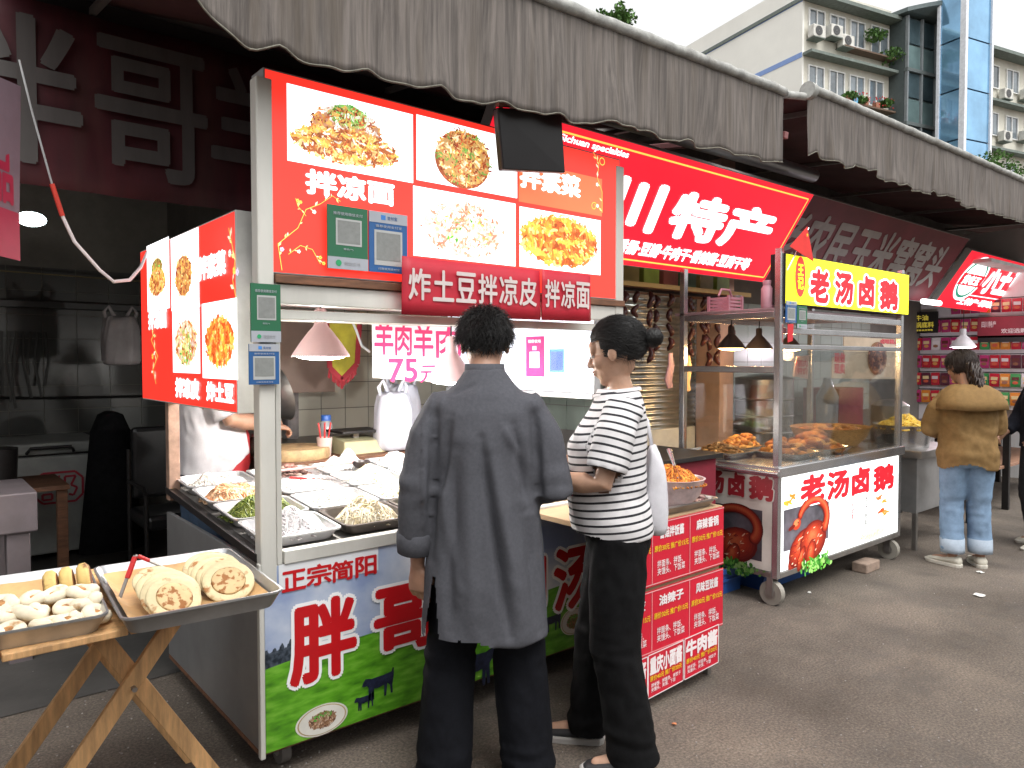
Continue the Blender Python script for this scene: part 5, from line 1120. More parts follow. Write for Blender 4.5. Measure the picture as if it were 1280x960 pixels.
# things on the cart shelf
def basket(x, y, z, w, h, m, label):
    b = MB(); t = thing('plastic_basket', label, 'basket', (x,y,z))
    for k in range(5): b.box(x-w/2, y-w/2, z+h*k/5, x+w/2, y-w/2+.008, z+h*k/5+h*.12); b.box(x-w/2, y+w/2-.008, z+h*k/5, x+w/2, y+w/2, z+h*k/5+h*.12); b.box(x-w/2, y-w/2, z+h*k/5, x-w/2+.008, y+w/2, z+h*k/5+h*.12); b.box(x+w/2-.008, y-w/2, z+h*k/5, x+w/2, y+w/2, z+h*k/5+h*.12)
    for sx in (-1,1):
        for sy in (-1,1): b.box(x+sx*w/2-.008, y+sy*w/2-.008, z, x+sx*w/2+.008, y+sy*w/2+.008, z+h)
    b.build('cage', m, t); q = MB(); q.tube([(x-w/2,y,z+h),(x-w*.3,y,z+h*1.4),(x+w*.3,y,z+h*1.4),(x+w/2,y,z+h)], .008, n=8); q.build('handle', m, t, smooth=True)
PKP = mat('pink_plastic', (.60,.30,.36), .4)
basket(4.45, 3.0, 1.842, .16, .12, PKP, 'pink plastic basket on the goose cart shelf left of the corner post')
jar(4.62, 3.02, 1.842, .05, .13, mat('green_glass', (.05,.16,.08), .2), STEEL_D, 'dark green jar beside the pink basket on the cart shelf')
jar(4.16, 2.50, 1.842, .04, .16, mat('pink_bottle', (.60,.32,.38), .3), PKP, 'pink plastic bottle standing by the goose cart corner post')
fg = thing('flag', 'small red flag with yellow stars stuck above the yellow goose sign', 'flag', at(985,330,1,2.36))
b = MB(); b.tube([at(984,338,1,2.36), at(1011,285,1,2.36)], .004, n=6); b.build('stick', STEEL, fg)
b = MB(); q = [at(1009,283,1,2.355), at(987,308,1,2.35), at(1017,327,1,2.33), at(1013,305,1,2.35)]; b.add(q, [(0,1,2,3)]); b.build('cloth', mat('flag_red', (.60,.02,.015), .7), fg, solid=.002)
def star(c, r, m, par):
    b = MB(); b.add([Vector(c)+Vector((r*(1 if k%2==0 else .42)*math.sin(6.283*k/10), -.012, r*(1 if k%2==0 else .42)*math.cos(6.283*k/10))) for k in range(10)], [tuple(range(10))]); b.build('star', m, par)
YS = mat('flag_yellow', (.85,.6,.02), .6); star(at(1007,294,1,2.345), .014, YS, fg)
# things behind the goose cart
def crate(label, x0, y0, x1, y1, h, m):
    t = thing('crate', label, 'crate', ((x0+x1)/2,(y0+y1)/2,0)); b = MB()
    for (a0,b0,a1,b1) in ((x0,y0,x1,y0+.012),(x0,y1-.012,x1,y1),(x0,y0+.012,x0+.012,y1-.012),(x1-.012,y0+.012,x1,y1-.012)): b.box(a0,b0,.0,a1,b1,h)
    b.build('wall', m, t); b = MB(); b.box(x0-.012,y0-.012,h-.03,x1+.012,y0,h); b.box(x0-.012,y0-.012,.08,x1+.012,y0-.002,.095); b.build('rim', m, t); b = MB(); b.box(x0+.013,y0+.013,.004,x1-.013,y1-.013,.014); b.build('base', m, t)
BLUP = mat('blue_plastic', (.015,.07,.26), .45, dirt=.2)
crate('blue plastic crate under the lit front of the goose cart', 4.35, 2.62, 4.95, 3.0, .15, BLUP)
crate('blue plastic crate under the dim side of the goose cart, beside the wheel', 3.85, 2.75, 4.28, 3.1, .16, BLUP)
pt = thing('poster_board', 'hanging cream poster with a round dish of dark meat inside the goose cart', 'poster', (5.3,3.0,1.3))
PT = Panel((0, 3.10, 0), (1,0,0), (0,0,1), 1, 1, pt); a = PT.px(1040, 470); c = PT.px(1124, 424)
b = MB(); b.add([PT.P(a[0],a[1]-.02,0),PT.P(c[0],a[1]-.05,0),PT.P(c[0],c[1],0),PT.P(a[0]+.2,c[1],0),PT.P(a[0]+.2,c[1]-.18,0),PT.P(a[0],c[1]-.18,0)], [(0,1,2,3,4,5)]); b.build('board', mat('cream_card', (.65,.52,.38), .6), pt, solid=.006)
CT_ = PT.px(1096, 448); PT.disc(CT_[0], CT_[1], .20, .155, mat('dish_brown', (.30,.14,.04), .5), 'dish', .006); PT.dish(CT_[0], CT_[1], .19, .145, [(.10,.02,.015),(.25,.06,.02),(.45,.18,.08),(.06,.01,.01)], 260, P_FOOD, seed=14, size=1.3, lift=.008)
PT.text('现做\n现卖', a[0]+.03, a[1]+.02, a[0]+.22, a[1]+.20, RED_PR, off=.04, lift=.006); PT.text('卤味精品', c[0]-.42, c[1]-.05, c[0]-.03, c[1]-.005, RED_PR, off=.05, lift=.006)
b = MB(); q = [at(996,446,1,2.9), at(1012,444,1,2.9), at(1010,474,1,2.9), at(992,470,1,2.9)]; b.add(q+[v+Vector((0,.004,0)) for v in q], [(0,1,2,3),(7,6,5,4),(0,4,5,1),(1,5,6,2),(2,6,7,3),(3,7,4,0)]); pg_ = b.build('paper_tag', mat('tag_pale_pink', (.75,.55,.5), .6), None, label='small pale pink paper tag with red writing hanging in the goose cart', cat='tag')
stx(Panel((0,2.89,0),(1,0,0),(0,0,1),1,1,pg_), '鹅肉\n特价', 996, 1009, 450, 468, RED_PR, .03, parent=pg_)
pot = thing('stock_pot', 'tall stacked stainless stock pot behind the goose cart', 'pot', (6.3, 3.8, .0))
b = MB(); b.lathe([(.26,.70),(.26,1.34),(.27,1.35),(.25,1.34),(.24,.75)], (6.2,3.75,0), n=36); b.build('body', STEEL, pot, smooth=True); b = MB(); b.lathe([(.001,1.40),(.1,1.39),(.265,1.355),(.27,1.35)], (6.2,3.75,0), n=36); b.build('lid', STEEL, pot, smooth=True)
b = MB()
for z in (.85, 1.0, 1.15): b.lathe([(.262,z),(.268,z+.01),(.262,z+.02)], (6.2,3.75,0), n=36)
b.build('rings', STEEL_D, pot, smooth=True)
pk = thing('kitchen_table', 'steel kitchen table behind the goose cart', 'table', (6.8,3.8,0)); box('top', STEEL_D, pk, 5.8, 3.5, .66, 7.8, 4.2, .70)
for x in (5.85, 7.7):
    for y in (3.55, 4.1): box('leg', STEEL_D, pk, x, y, 0, x+.04, y+.04, .66)
box('cupboard', mat('maroon_cupboard', (.22,.03,.05), .6, var=.1), None, 7.55, 3.7, .70, 8.1, 4.1, 1.22, label='maroon box standing on the kitchen table seen through the goose cart glass', cat='box')
b = MB(); b.lathe([(.10,.70),(.11,1.15),(.05,1.28),(.04,1.34)], (7.3,3.7,0), n=20, cap=True); b.build('water_jug', mat('jug_clear', (.4,.45,.5), .15, alpha=.7), None, smooth=True, label='clear jug on the kitchen table behind the glass of the goose cart', cat='jug')
# silver corrugated sheet with dried sausages between the woman and the pillar
cs = thing('corrugated_sheet', 'silver corrugated metal sheet lit brightly behind the hanging dried sausages', 'sheet', (4.8, 3.86, .9))
b = MB(); N_ = 120
for i in range(N_+1):
    z = .95+1.15*i/N_; y = 3.86+.012*math.sin(i*math.pi/2.5)
    for x in (4.36, 5.28): b.v.append(Vector((x, y, z)))
for i in range(N_): b.f.append([2*i,2*i+1,2*i+3,2*i+2]); b.c.append(None)
b.build('sheet', mat('silver_sheet', (.55,.57,.54), .28, .85, var=.2, scale=3, bump=.1), cs, smooth=2, solid=.003)
box('lower_board', mat('pale_board', (.62,.64,.60), .5), cs, 4.36, 3.85, .55, 5.28, 3.88, .95)
rk = thing('sausage_rack', 'dark steel rack hung with strings of dried sausages', 'rack', (4.6, 3.4, 1.9))
b = MB(); b.bar((3.5,3.45,2.02),(5.3,3.45,2.02), .025); b.bar((3.6,3.3,1.98),(4.3,3.7,1.45), .02); b.build('rail', W_DARK, rk)
SAU = mat('dried_sausage', (.055,.014,.012), .35, var=.4, scale=10)
rg = random.Random(21); b0 = MB(); z = 0
for k in range(4):
    pts = [(.012*math.sin(k*2+j*.8), .01*math.cos(j), -z-.11*j/6) for j in range(7)]; b0.tube(pts, [.006,.017,.02,.021,.02,.016,.006], n=8); z += .118
me0 = b0.mesh('sausage_string'); me0.materials.append(SAU); me0.shade_smooth()
for i in range(13):
    x = 3.62+.125*i; o = bpy.data.objects.new('sausage_string', me0); COL.objects.link(o); o.location = (x, 3.40+rg.uniform(-.02,.05), 2.01-rg.uniform(0,.03)); o.rotation_euler = (0,0,rg.uniform(0,6)); o.scale = (1.1,1.1,rg.uniform(.7,1.25))
    tag(o, ['first','second','third','fourth','fifth','sixth','seventh','eighth','ninth','tenth','eleventh','twelfth','last'][i]+' dark dried sausage string from the left on the rack', 'sausage', 'dried sausage strings hanging from the rack')
for i, (x, y, z, m_, lb) in enumerate(((4.98,3.3,1.32,mat('glove_pink', (.60,.38,.44), .5),'pink rubber glove hanging on the goose cart left upright'),(5.05,3.2,1.30,mat('cloth_orange', (.65,.42,.22), .8),'orange cloth hanging beside the pink glove'))):
    b = MB(); x -= .75; b.tube([(x,y,z+.25),(x+.01,y,z+.16),(x-.01,y+.01,z+.06),(x,y,z)], [.02,.035,.04,.03], n=10, flat=.45); b.build('hung_cloth', m_, None, smooth=True, label=lb, cat='cloth' if i else 'glove')
wd = thing('shelf_rack', 'brown wooden shelf with green and gold boxes under the crimson sign', 'shelf', (4.0,3.5,1.98)); box('board', WOODD, wd, 3.1, 3.35, 2.03, 5.3, 3.75, 2.055); box('edge', mat('gold_edge', (.45,.28,.08), .5), wd, 3.1, 3.33, 2.025, 5.3, 3.348, 2.058)
for i in range(9):
    x = 3.2+.22*i; c_ = [(.28,.33,.05),(.30,.08,.05),(.10,.16,.07),(.35,.25,.08)][i % 4]; lb = ['first','second','third','fourth','fifth','sixth','seventh','eighth','ninth'][i]+' box from the left, '+['olive green','dark red','dark green','dull gold'][i % 4]+','
    box('gift_box', mat('gift_%d' % (i % 4), c_, .5, var=.15, scale=10), None, x, 3.42, 2.056, x+.17, 3.6, 2.056+.12, label=lb+' on the brown shelf under the crimson sign', cat='box', group='gift boxes on the brown shelf')
# ================================================================ right shop: noodle table, packets, black board
nt_ = thing('steel_table', 'small steel serving table between the goose cart and the brown jacket', 'table', (6.7,2.75,0))
box('top', STEEL_D, nt_, 6.15, 2.35, .74, 7.0, 3.05, .80); box('side_box', mat('dull_steel_panel', (.42,.42,.42), .4, .6, dirt=.3), nt_, 6.2, 2.40, .30, 6.95, 3.0, .74)
for x in (6.2, 6.9):
    for y in (2.4, 2.95): box('leg', STEEL_D, nt_, x, y, 0, x+.035, y+.035, .30)
b = MB(); b.lathe([(.2,.80),(.22,.98),(.235,.985),(.215,.975),(.19,.82)], (6.45,2.62,0), n=32); b.build('pot', STEEL, None, smooth=True, label='steel pot of yellow noodles on the small steel table', cat='pot')
pile('food_heap', 'heap of yellow noodles in the steel pot', 6.45, 2.62, .95, .2, .2, .09, [(.65,.42,.05),(.75,.55,.12),(.5,.3,.03)], 260, 'strand', .12, .006, seed=91)
b = MB(); b.lathe([(.15,.80),(.155,1.12),(.1,1.16),(.001,1.18)], (6.75,2.85,0), n=28); b.build('pot', STEEL_D, None, smooth=True, label='tall lidded steel pot behind the yellow noodles', cat='pot')
dt = thing('display_table', 'dark wooden display table right of the woman in the brown jacket', 'table', (8.4,2.85,0))
box('top', W_DARK, dt, 7.6, 2.45, .86, 10.6, 3.2, .90); box('shelf', mat('display_shelf', (.30,.16,.10), .6), dt, 7.65, 2.5, .42, 10.5, 3.15, .45)
for x in (7.62, 8.6, 9.6, 10.5): box('leg', W_DARK, dt, x, 2.46, 0, x+.05, 2.52, .86); box('leg', W_DARK, dt, x, 3.1, 0, x+.05, 3.16, .86)
bag('plastic_bag', 'small white plastic bag on the dark display table right of the brown jacket', (7.95, 2.7, .9), .2, .16, .22, mat('thin_white_bag', (.70,.74,.76), .4, alpha=.9), 12)
pk_mats = {'crimson': colmat('packet_foil', .25, spec=.6)}
PKC = {'red': [(.50,.02,.04)], 'magenta': [(.45,.04,.16)], 'dark': [(.10,.02,.04)], 'green': [(.05,.28,.08)], 'orange': [(.65,.22,.03)], 'white': [(.62,.58,.58)]}
pmesh = {}
OW = 'first second third fourth fifth sixth seventh eighth ninth tenth eleventh twelfth thirteenth fourteenth fifteenth sixteenth seventeenth eighteenth nineteenth twentieth twenty-first'.split()
rgk = random.Random(77)
for nm, cs_ in PKC.items():
    for v_ in range(3):
        b = MB(); c = cs_[0]; w, h = .055, .085
        b.cur = c; b.loft([[(-w,0,-h),(w,0,-h),(w,.002,-h),(-w,.002,-h)],[(-w*.96,-.012,-h*.6),(w*.96,-.012,-h*.6),(w*.96,.012,-h*.6),(-w*.96,.012,-h*.6)],[(-w*.96,-.014,h*.4),(w*.96,-.014,h*.4),(w*.96,.014,h*.4),(-w*.96,.014,h*.4)],[(-w,0,h),(w,0,h),(w,.002,h),(-w,.002,h)]])
        b.cur = rgk.choice([(.75,.6,.3),(.7,.65,.65),(.12,.02,.02)]); b.add([(-w*.7,-.016,h*.0),(w*.7,-.016,h*.0),(w*.7,-.016,h*.5),(-w*.7,-.016,h*.5)], [(0,1,2,3)])
        b.cur = rgk.choice([(.7,.35,.1),(.6,.1,.05),(.25,.1,.05)]); b.add([(w*.6*math.cos(a),-.0165,-h*.35+h*.25*math.sin(a)) for a in [6.283*i/8 for i in range(8)]], [tuple(range(8))])
        me = b.mesh('snack_packet'); me.materials.append(pk_mats['crimson']); pmesh[(nm, v_)] = me
pr = thing('packet_rack', 'wire racks of hanging snack packets along the end wall of the right shop', 'rack', (10.95,4.0,.9))
for z in [1.02+.24*k for k in range(6)]: b = MB(); b.bar((10.98,2.7,z+.10),(10.98,5.2,z+.10), .012); b.build('rail', W_DARK, pr)
for k in range(6):
    for i in range(21):
        y = 2.72+.118*i; z = 1.02+.24*k
        sect = 'red' if y > 4.05 else ('magenta' if y > 3.62 else 'red'); nm = rgk.choices([sect,'magenta','dark','orange','white','green' if y < 3.5 else 'red'], [5,1.6,1.6,.7,1.1,1.1])[0]
        if k == 5 and y > 3.9: continue
        for dd in range(1):
            o = bpy.data.objects.new('snack_packet', pmesh[(nm, rgk.randrange(3))]); COL.objects.link(o); o.location = (10.93, y, z); o.rotation_euler = (rgk.uniform(-.04,.04), rgk.uniform(-.05,.05), R_(-90)+rgk.uniform(-.12,.12)); 
            tag(o, '%s snack packet in the %s rack row, %s from the right' % (nm, ['bottom','second lowest','third lowest','third highest','second highest','top'][k], OW[i]), 'packet', nm+' snack packets on the racks')
PE = Panel((10.88, 5.2, 0), (0,-1,0), (0,0,1), 2.5, 3, None)
def board(xl, yt, xr, yb, m, label, items):
    a = PE.px(xl, yt); c = PE.px(xr, yb); b = MB(); q = [PE.P(a[0],c[1],0), PE.P(c[0],c[1],0), PE.P(c[0],a[1],0), PE.P(a[0],a[1],0)]; b.add(q+[v-PE.n*.02 for v in q], [(0,1,2,3),(7,6,5,4),(0,4,5,1),(1,5,6,2),(2,6,7,3),(3,7,4,0)])
    o = b.build('sign_board', m, None, label=label, cat='sign'); w = c[0]-a[0]; h = a[1]-c[1]
    for t, u0, v0, u1, v1, mm in items: PE.text(t, a[0]+w*u0, c[1]+h*v0, a[0]+w*u1, c[1]+h*v1, mm, off=.03, lift=.004, parent=o)
    return o
YT = mat('yellow_letters', (.75,.62,.08), .5, emit=.2)
board(1133, 391, 1172, 416, mat('black_board', (.012,.012,.012), .5), 'black sign board with yellow hotpot letters above the packets', (('牛油', .3,.60,.7,.85,YT), ('火锅底料', .12,.26,.88,.52,YT), ('厂家直销 批发零售', .15,.10,.85,.18,YT)))
board(1222, 397, 1290, 421, mat('dull_red_board', (.30,.03,.05), .5), 'dull red shelf header sign board over the right packets', (('四川特产', .08,.5,.35,.8,PW), ('欢迎选购', .45,.2,.9,.42,PW)))
board(1222, 420, 1290, 427, mat('black_board', (.012,.012,.012), .5), 'thin black strip board under the dull red header', ())
lamp(8.9, 3.0, 1.66, .13, .2, mat('white_lamp_shade', (.70,.66,.70), .4), mat('bulb_pinkish', (1,.8,.95), .5, emit=10), 'white lamp above the head of the woman in the brown jacket', .2, 26, (1,.85,.95))
b = MB(); b.box(9.4, 2.9, 2.62, 10.9, 5.0, 2.66); b.build('ceiling_panel', mat('white_shop_ceiling', (.7,.7,.7), .6), None, label='white ceiling panel of the right packet shop', cat='panel')
ptb = box('posted_paper', WHITE, None, 7.9, 4.235, 1.1, 8.0, 4.245, 1.25, label='white notice on the tiles behind the goose cart', cat='notice')
# ================================================================ left: folding table, baking trays, breads
ft = thing('folding_table', 'light wooden folding table with crossed legs carrying the baking trays', 'table', (.45, 2.5, 0))
for y in (2.50, 2.86):
    dx = 0 if y < 2.6 else -.03
    for (xa, xb, yy) in ((.16,.735,y),(.865,.405,y+.028)):
        b = MB(); b.bar((xa+dx,yy,0),(xb+dx,yy,.768), .052, .022, up=(0,1,0)); b.build('leg', WOODL, ft, bevel=.003)
b = MB(); b.tube([(.545,2.47,.50),(.545,2.545,.50)], .008, n=10); b.build('bolt', STEEL_D, ft)
for x0_, x1_ in ((-.42,-.12),(-.115,.18),(.185,.47),(.475,.78)): box('plank', WOODL, ft, x0_, 2.19, .77, x1_, 2.90, .79)
b = MB(); b.bar((.36,2.52,.75),(.36,2.88,.75), .03, .03); b.bar((.75,2.52,.75),(.75,2.88,.75), .03, .03); b.build('crosspiece', WOODL, ft)
for y in (2.5, 2.86): b = MB(); b.bar((-.35,y,0),(-.35,y,.768), .05, .025); b.build('leg', WOODL, ft, bevel=.003)
ALT = mat('aluminium_tray', (.48,.49,.50), .35, .8, var=.12, scale=6, dirt=.15, bump=.04); PAPER = mat('baking_paper', (.50,.30,.13), .5, var=.3, scale=5, bump=.2, bscale=8)
def bake(x, y, w, d, rz, tilt, label):
    t = thing('baking_tray', label, 'tray', (x, y, .791), rz); Mi = root_matrix(t) @ Matrix.Rotation(tilt, 4, 'Y')
    b = traymesh(w, d, .052, flare=.022, lip=.006)
    b.v = [Mi @ v for v in b.v]; b.build('pan', ALT, t, smooth=True)
    p = MB(); n = 14
    for i in range(n+1):
        for j in range(n+1):
            u = -w/2+.024+(w-.048)*i/n; v = -d/2+.024+(d-.048)*j/n; e = min(i, j, n-i, n-j); z = .008+.004*noise.noise(Vector((u*14, v*14, x)))
            if e == 0: z += .022
            p.v.append(Mi @ Vector((u*(1.015 if e == 0 else 1), v*(1.01 if e == 0 else 1), z)))
    for i in range(n):
        for j in range(n): q = i*(n+1)+j; p.f.append([q,q+n+1,q+n+2,q+1]); p.c.append(None)
    p.build('lining_paper', PAPER, t, smooth=2); return t
bake(.672, 2.395, .42, .60, R_(-4), 0, 'aluminium baking tray with round flatbreads and tongs, nearer the stall')
bake(.155, 2.50, .58, .58, R_(-5), 0, 'aluminium baking tray with twisted rolls and upright buns at the left edge')
DOUGH = mat('dough', (.66,.55,.34), .75, var=.12, scale=14, bump=.3, bscale=40); 
def breadmat(name, base, spot, thr=.56, sc=28):
    m = mat(name, base, .75, var=.12, scale=12, bump=.25, bscale=50); nt = m.node_tree; N = nt.nodes; b = N['Principled BSDF']; src = b.inputs['Base Color'].links[0].from_socket
    tc = N.new('ShaderNodeTexCoord'); n = N.new('ShaderNodeTexNoise'); n.inputs['Scale'].default_value = sc; n.inputs['Detail'].default_value = 4; nt.links.new([q for q in N if q.type=='VECT_MATH' and q.operation=='ADD'][0].outputs[0], n.inputs['Vector'])
    r = N.new('ShaderNodeValToRGB'); r.color_ramp.elements[0].position = thr; r.color_ramp.elements[1].position = thr+.09; nt.links.new(n.outputs['Fac'], r.inputs[0])
    x = N.new('ShaderNodeMixRGB'); x.inputs[2].default_value = (*spot,1); nt.links.new(r.outputs[0], x.inputs[0]); nt.links.new(src, x.inputs[1]); nt.links.new(x.outputs[0], b.inputs['Base Color']); return m
FLAT = breadmat('flatbread', (.60,.50,.30), (.33,.15,.05), .60); FACE = breadmat('flatbread_face', (.58,.42,.22), (.28,.11,.03), .50, 55); ROLL = breadmat('white_roll', (.74,.66,.50), (.40,.20,.06), .66, 20); SESAME = breadmat('bun_side', (.60,.42,.15), (.16,.06,.02), .55, 18)
def flatbread(x, y, z, r, tilt, yaw, i, grp, label):
    t = thing('flatbread', label, 'bread', (x,y,z), yaw, grp); M = root_matrix(t) @ Matrix.Rotation(tilt, 4, 'X') @ Matrix.Rotation(i*1.9, 4, 'Z'); b = MB(); rings = []
    prof = [(.01,-.006),(r*.8,-.007),(r*.97,-.004),(r,.001),(r*.96,.006),(r*.78,.008),(r*.7,.006),(.01,.006)]
    for (q, zz) in prof: rings.append([M @ Vector((q*(1+.04*noise.noise(Vector((math.cos(a)*2,math.sin(a)*2,i))))*math.cos(a), q*math.sin(a), zz+.002*noise.noise(Vector((math.cos(a)*3,math.sin(a)*3,i+q*20))))) for a in [6.283*j/28 for j in range(28)]])
    b.loft(rings); b.build('crust', FLAT, t, smooth=2)
    b = MB(); rr = []
    for q, zz in ((r*.66,.0066),(r*.6,.0105),(r*.3,.011),(.004,.0112)): rr.append([M @ Vector((q*math.cos(a), q*math.sin(a), zz)) for a in [6.283*j/24 for j in range(24)]])
    b.loft(rr); b.build('browned_face', FACE, t, smooth=2)
ORD = ['front','second','third','fourth','fifth','rearmost']; rgf = random.Random(3)
for i in range(6): flatbread(.600+rgf.uniform(-.006,.006), 2.225+.028*i, .836+.002*i+rgf.uniform(-.003,.004), .078*rgf.uniform(.92,1.06), R_(38-3*i+rgf.uniform(-3,3)), R_(6+rgf.uniform(-6,6)), i, 'flatbreads leaning in the left stack', ORD[i]+' flatbread in the leaning stack nearer the twisted rolls')
for i in range(6): flatbread(.765+rgf.uniform(-.006,.006), 2.275+.030*i, .836+.002*i+rgf.uniform(-.003,.004), .078*rgf.uniform(.92,1.06), R_(38-3*i+rgf.uniform(-3,3)), R_(-10+rgf.uniform(-6,6)), i+20, 'flatbreads leaning in the right stack', ORD[i]+' flatbread in the leaning stack nearer the stall front')
def bun(x, y, yaw, label, i):
    t = thing('sesame_bun', label, 'bread', (x,y,.80), yaw); M = root_matrix(t) @ Matrix.Translation((0,0,.052)) @ Matrix.Rotation(R_(82),4,'Y')
    b = MB(); r = .052; b.lathe([(.004,-.016),(r*.8,-.017),(r,-.008),(r,.008),(r*.8,.017),(.004,.016)], n=28, M=M); b.build('crust', SESAME, t, smooth=2)
    b = MB(); b.lathe([(r*.78,.0172),(r*.5,.019),(.004,.019)], n=24, M=M); b.build('toasted_face', mat('toasted', (.20,.07,.02), .7, var=.4, scale=40), t, smooth=2)
for i, (x, y, lb) in enumerate(((.335,2.50,'toasted bun on edge, leftmost of the three upright buns'),(.378,2.515,'toasted bun on edge, middle of the three upright buns'),(.425,2.53,'toasted bun on edge, nearest the tongs of the three upright buns'))): bun(x, y, R_(-12), lb, i)
rg = random.Random(31); protos = []
for k in range(4):
    b = MB(); n = 18; pts = []
    for j in range(n): a_ = 6.283*1.12*j/(n-1); q = .025*(1-.30*j/n); pts.append((q*math.cos(a_), q*math.sin(a_)*(.92+.04*k), .012+.006*math.sin(a_*1.5+k)))
    b.tube(pts, [.0145+.0018*math.sin(j*1.3+k) for j in range(n)], n=10, ends=True, up=(0,0,1)); me = b.mesh('twisted_roll'); me.materials.append(ROLL); me.shade_smooth()
    b = MB(); b.lathe([(.018,.010),(.013,.019),(.006,.022),(.001,.0225)], n=14); m2 = b.mesh('browned_centre'); m2.materials.append(mat('browned_spot', (.42,.20,.07), .7, var=.4, scale=60)); m2.shade_smooth(); protos.append((me, m2))
for i in range(27):
    col_, row_ = i % 9, i//9
    x = -.10+.50*col_/8+rg.uniform(-.012,.012); y = 2.285+.068*row_+rg.uniform(-.008,.008)-.05*(x-.15); z = .806+.017*row_
    o = bpy.data.objects.new('twisted_roll', protos[i % 4][0]); COL.objects.link(o); o.location = (x, y, z); o.rotation_euler = (rg.uniform(.0,.45), rg.uniform(-.3,.3), rg.uniform(-1,1)); s = rg.uniform(.95,1.2); o.scale = (s, s, s)
    c_ = bpy.data.objects.new('browned_centre', protos[i % 4][1]); COL.objects.link(c_); c_.parent = o
    tag(o, '%s white twisted roll from the left in the %s row of the left tray' % (['first','second','third','fourth','fifth','sixth','seventh','eighth','ninth'][col_], ['front','middle','back'][row_]), 'bread', 'twisted white rolls heaped on the left tray')
tg = thing('tongs', 'long steel tongs with red grip standing bent over the flatbread tray', 'tongs', (.55,2.5,.81))
A = at(148,752,1,2.42); T_ = at(169,694,1,2.46); E = at(248,728,1,2.40)
b = MB(); b.bar(A, T_, .012, .004); b.build('arm', STEEL_D, tg, bevel=.001); b = MB(); b.bar(T_, E, .012, .005); b.build('arm', STEEL_D, tg, bevel=.001)
b = MB(); b.bar(A.lerp(T_,.5)+Vector((0,-.004,0)), A.lerp(T_,.97)+Vector((0,-.004,0)), .015, .009); b.bar(T_.lerp(E,.04)+Vector((0,-.004,.002)), T_.lerp(E,.22)+Vector((0,-.004,.002)), .015, .009); b.build('grip', REDG, tg, bevel=.002)
b = MB(); M_ = Matrix.Translation(E) @ Matrix.Rotation(R_(-20),4,'Y') @ Matrix.Diagonal((1.6,1,.35,1)); b.ell((0,0,0), (.018,.018,.018), n=14, m=8, M=M_); b.build('tip', STEEL_D, tg, smooth=2)
# ================================================================ left shop contents
fr = thing('chest_freezer', 'white chest freezer with red emblem in the dark left shop', 'freezer', (.6, 6.7, 0))
box('body', mat('freezer_white', (.34,.35,.33), .4, dirt=.2), fr, -.2, 6.45, .06, 1.22, 7.2, .80, bevel=.02); box('lid', mat('freezer_white', (.34,.35,.33), .4), fr, -.2, 6.43, .815, 1.23, 7.2, .90, bevel=.02); box('seal', W_DARK, fr, -.19, 6.46, .80, 1.22, 7.19, .815)
b = MB(); b.tube([(.72,6.42,.83),(.74,6.38,.87),(1.0,6.38,.87),(1.02,6.42,.83)], .012, n=8); b.build('handle', W_DARK, fr, smooth=True)
PFz = Panel((0,6.445,0),(1,0,0),(0,0,1),1,1,fr); a = PFz.px(44,631); c = PFz.px(103,588); EMR = mat('emblem_red', (.40,.02,.04), .5)
u0, v0, u1, v1 = a[0], a[1], c[0], c[1]; r_ = .05
PFz.line([(u0+r_,v0),(u1-r_,v0),(u1,v0+r_),(u1,v1-r_),(u1-r_,v1),(u0+r_,v1),(u0,v1-r_),(u0,v1-r_*2),(u0+.03,(v0+v1)/2),(u0,v0+r_*2),(u0,v0+r_),(u0+r_,v0)], .016, EMR, 'emblem')
for p_ in ([(.12,.8),(.5,.8)],[(.12,.62),(.46,.62)],[(.3,.8),(.3,.45)],[(.1,.45),(.5,.45)],[(.15,.3),(.15,.12),(.35,.12),(.35,.3),(.15,.3)],[(.5,.9),(.5,.1)],[(.62,.85),(.62,.15)],[(.62,.85),(.85,.85),(.75,.55),(.88,.45),(.8,.2),(.7,.25)]): PFz.line([(u0+(u1-u0)*x, v0+(v1-v0)*y) for x, y in p_], .016, EMR, 'emblem')
ch = thing('armchair', 'black office chair with metal arms in the dark left shop', 'chair', (1.45, 5.4, 0), 0)
BLK = mat('black_leather', (.012,.012,.013), .35, var=.3, scale=8)
box('seat', BLK, ch, 1.22, 5.15, .40, 1.72, 5.62, .50, bevel=.03); box('backrest', BLK, ch, 1.24, 5.58, .55, 1.70, 5.66, 1.05, bevel=.03)
for x in (1.22, 1.70):
    b = MB(); b.tube([(x,5.15,.0),(x,5.15,.64),(x,5.2,.68),(x,5.6,.68)], .014, n=8); b.build('arm_frame', W_DARK, ch, smooth=True); b = MB(); b.tube([(x,5.6,.0),(x,5.6,.9)], .014, n=8); b.build('leg', W_DARK, ch, smooth=True)
b = MB(); L_ = []
for (z, w) in ((.12,.22),(.6,.17),(1.0,.13),(1.12,.08),(1.14,.03)): L_.append((z, 1.20, 6.05, w, .12))
b.rings(L_); b.build('draped_coat', BLACK_CL, None, smooth=2, label='long black coat draped over a stand between the freezer and chair', cat='coat')
lt = thing('side_table', 'dull grey box table at the far left edge behind the trays', 'table', (.30, 4.6, 0))
GP = mat('grey_pinkish_metal', (.22,.19,.20), .5, .3, dirt=.3)
box('top_box', GP, lt, -.1, 4.35, .66, .53, 4.9, .86, bevel=.008); box('leg', GP, lt, .40, 4.38, 0, .50, 4.48, .66); box('leg', GP, lt, -.08, 4.38, 0, .02, 4.48, .66); box('leg', GP, lt, .40, 4.78, 0, .50, 4.88, .66)
wt = thing('work_table', 'low dark work table with a pot beside the freezer', 'table', (.5, 5.8, 0)); box('top', WOODD, wt, -.2, 5.5, .68, .85, 6.1, .71); box('leg', WOODD, wt, .78, 5.52, 0, .84, 5.58, .68); box('leg', WOODD, wt, -.18, 5.52, 0, -.12, 5.58, .68)
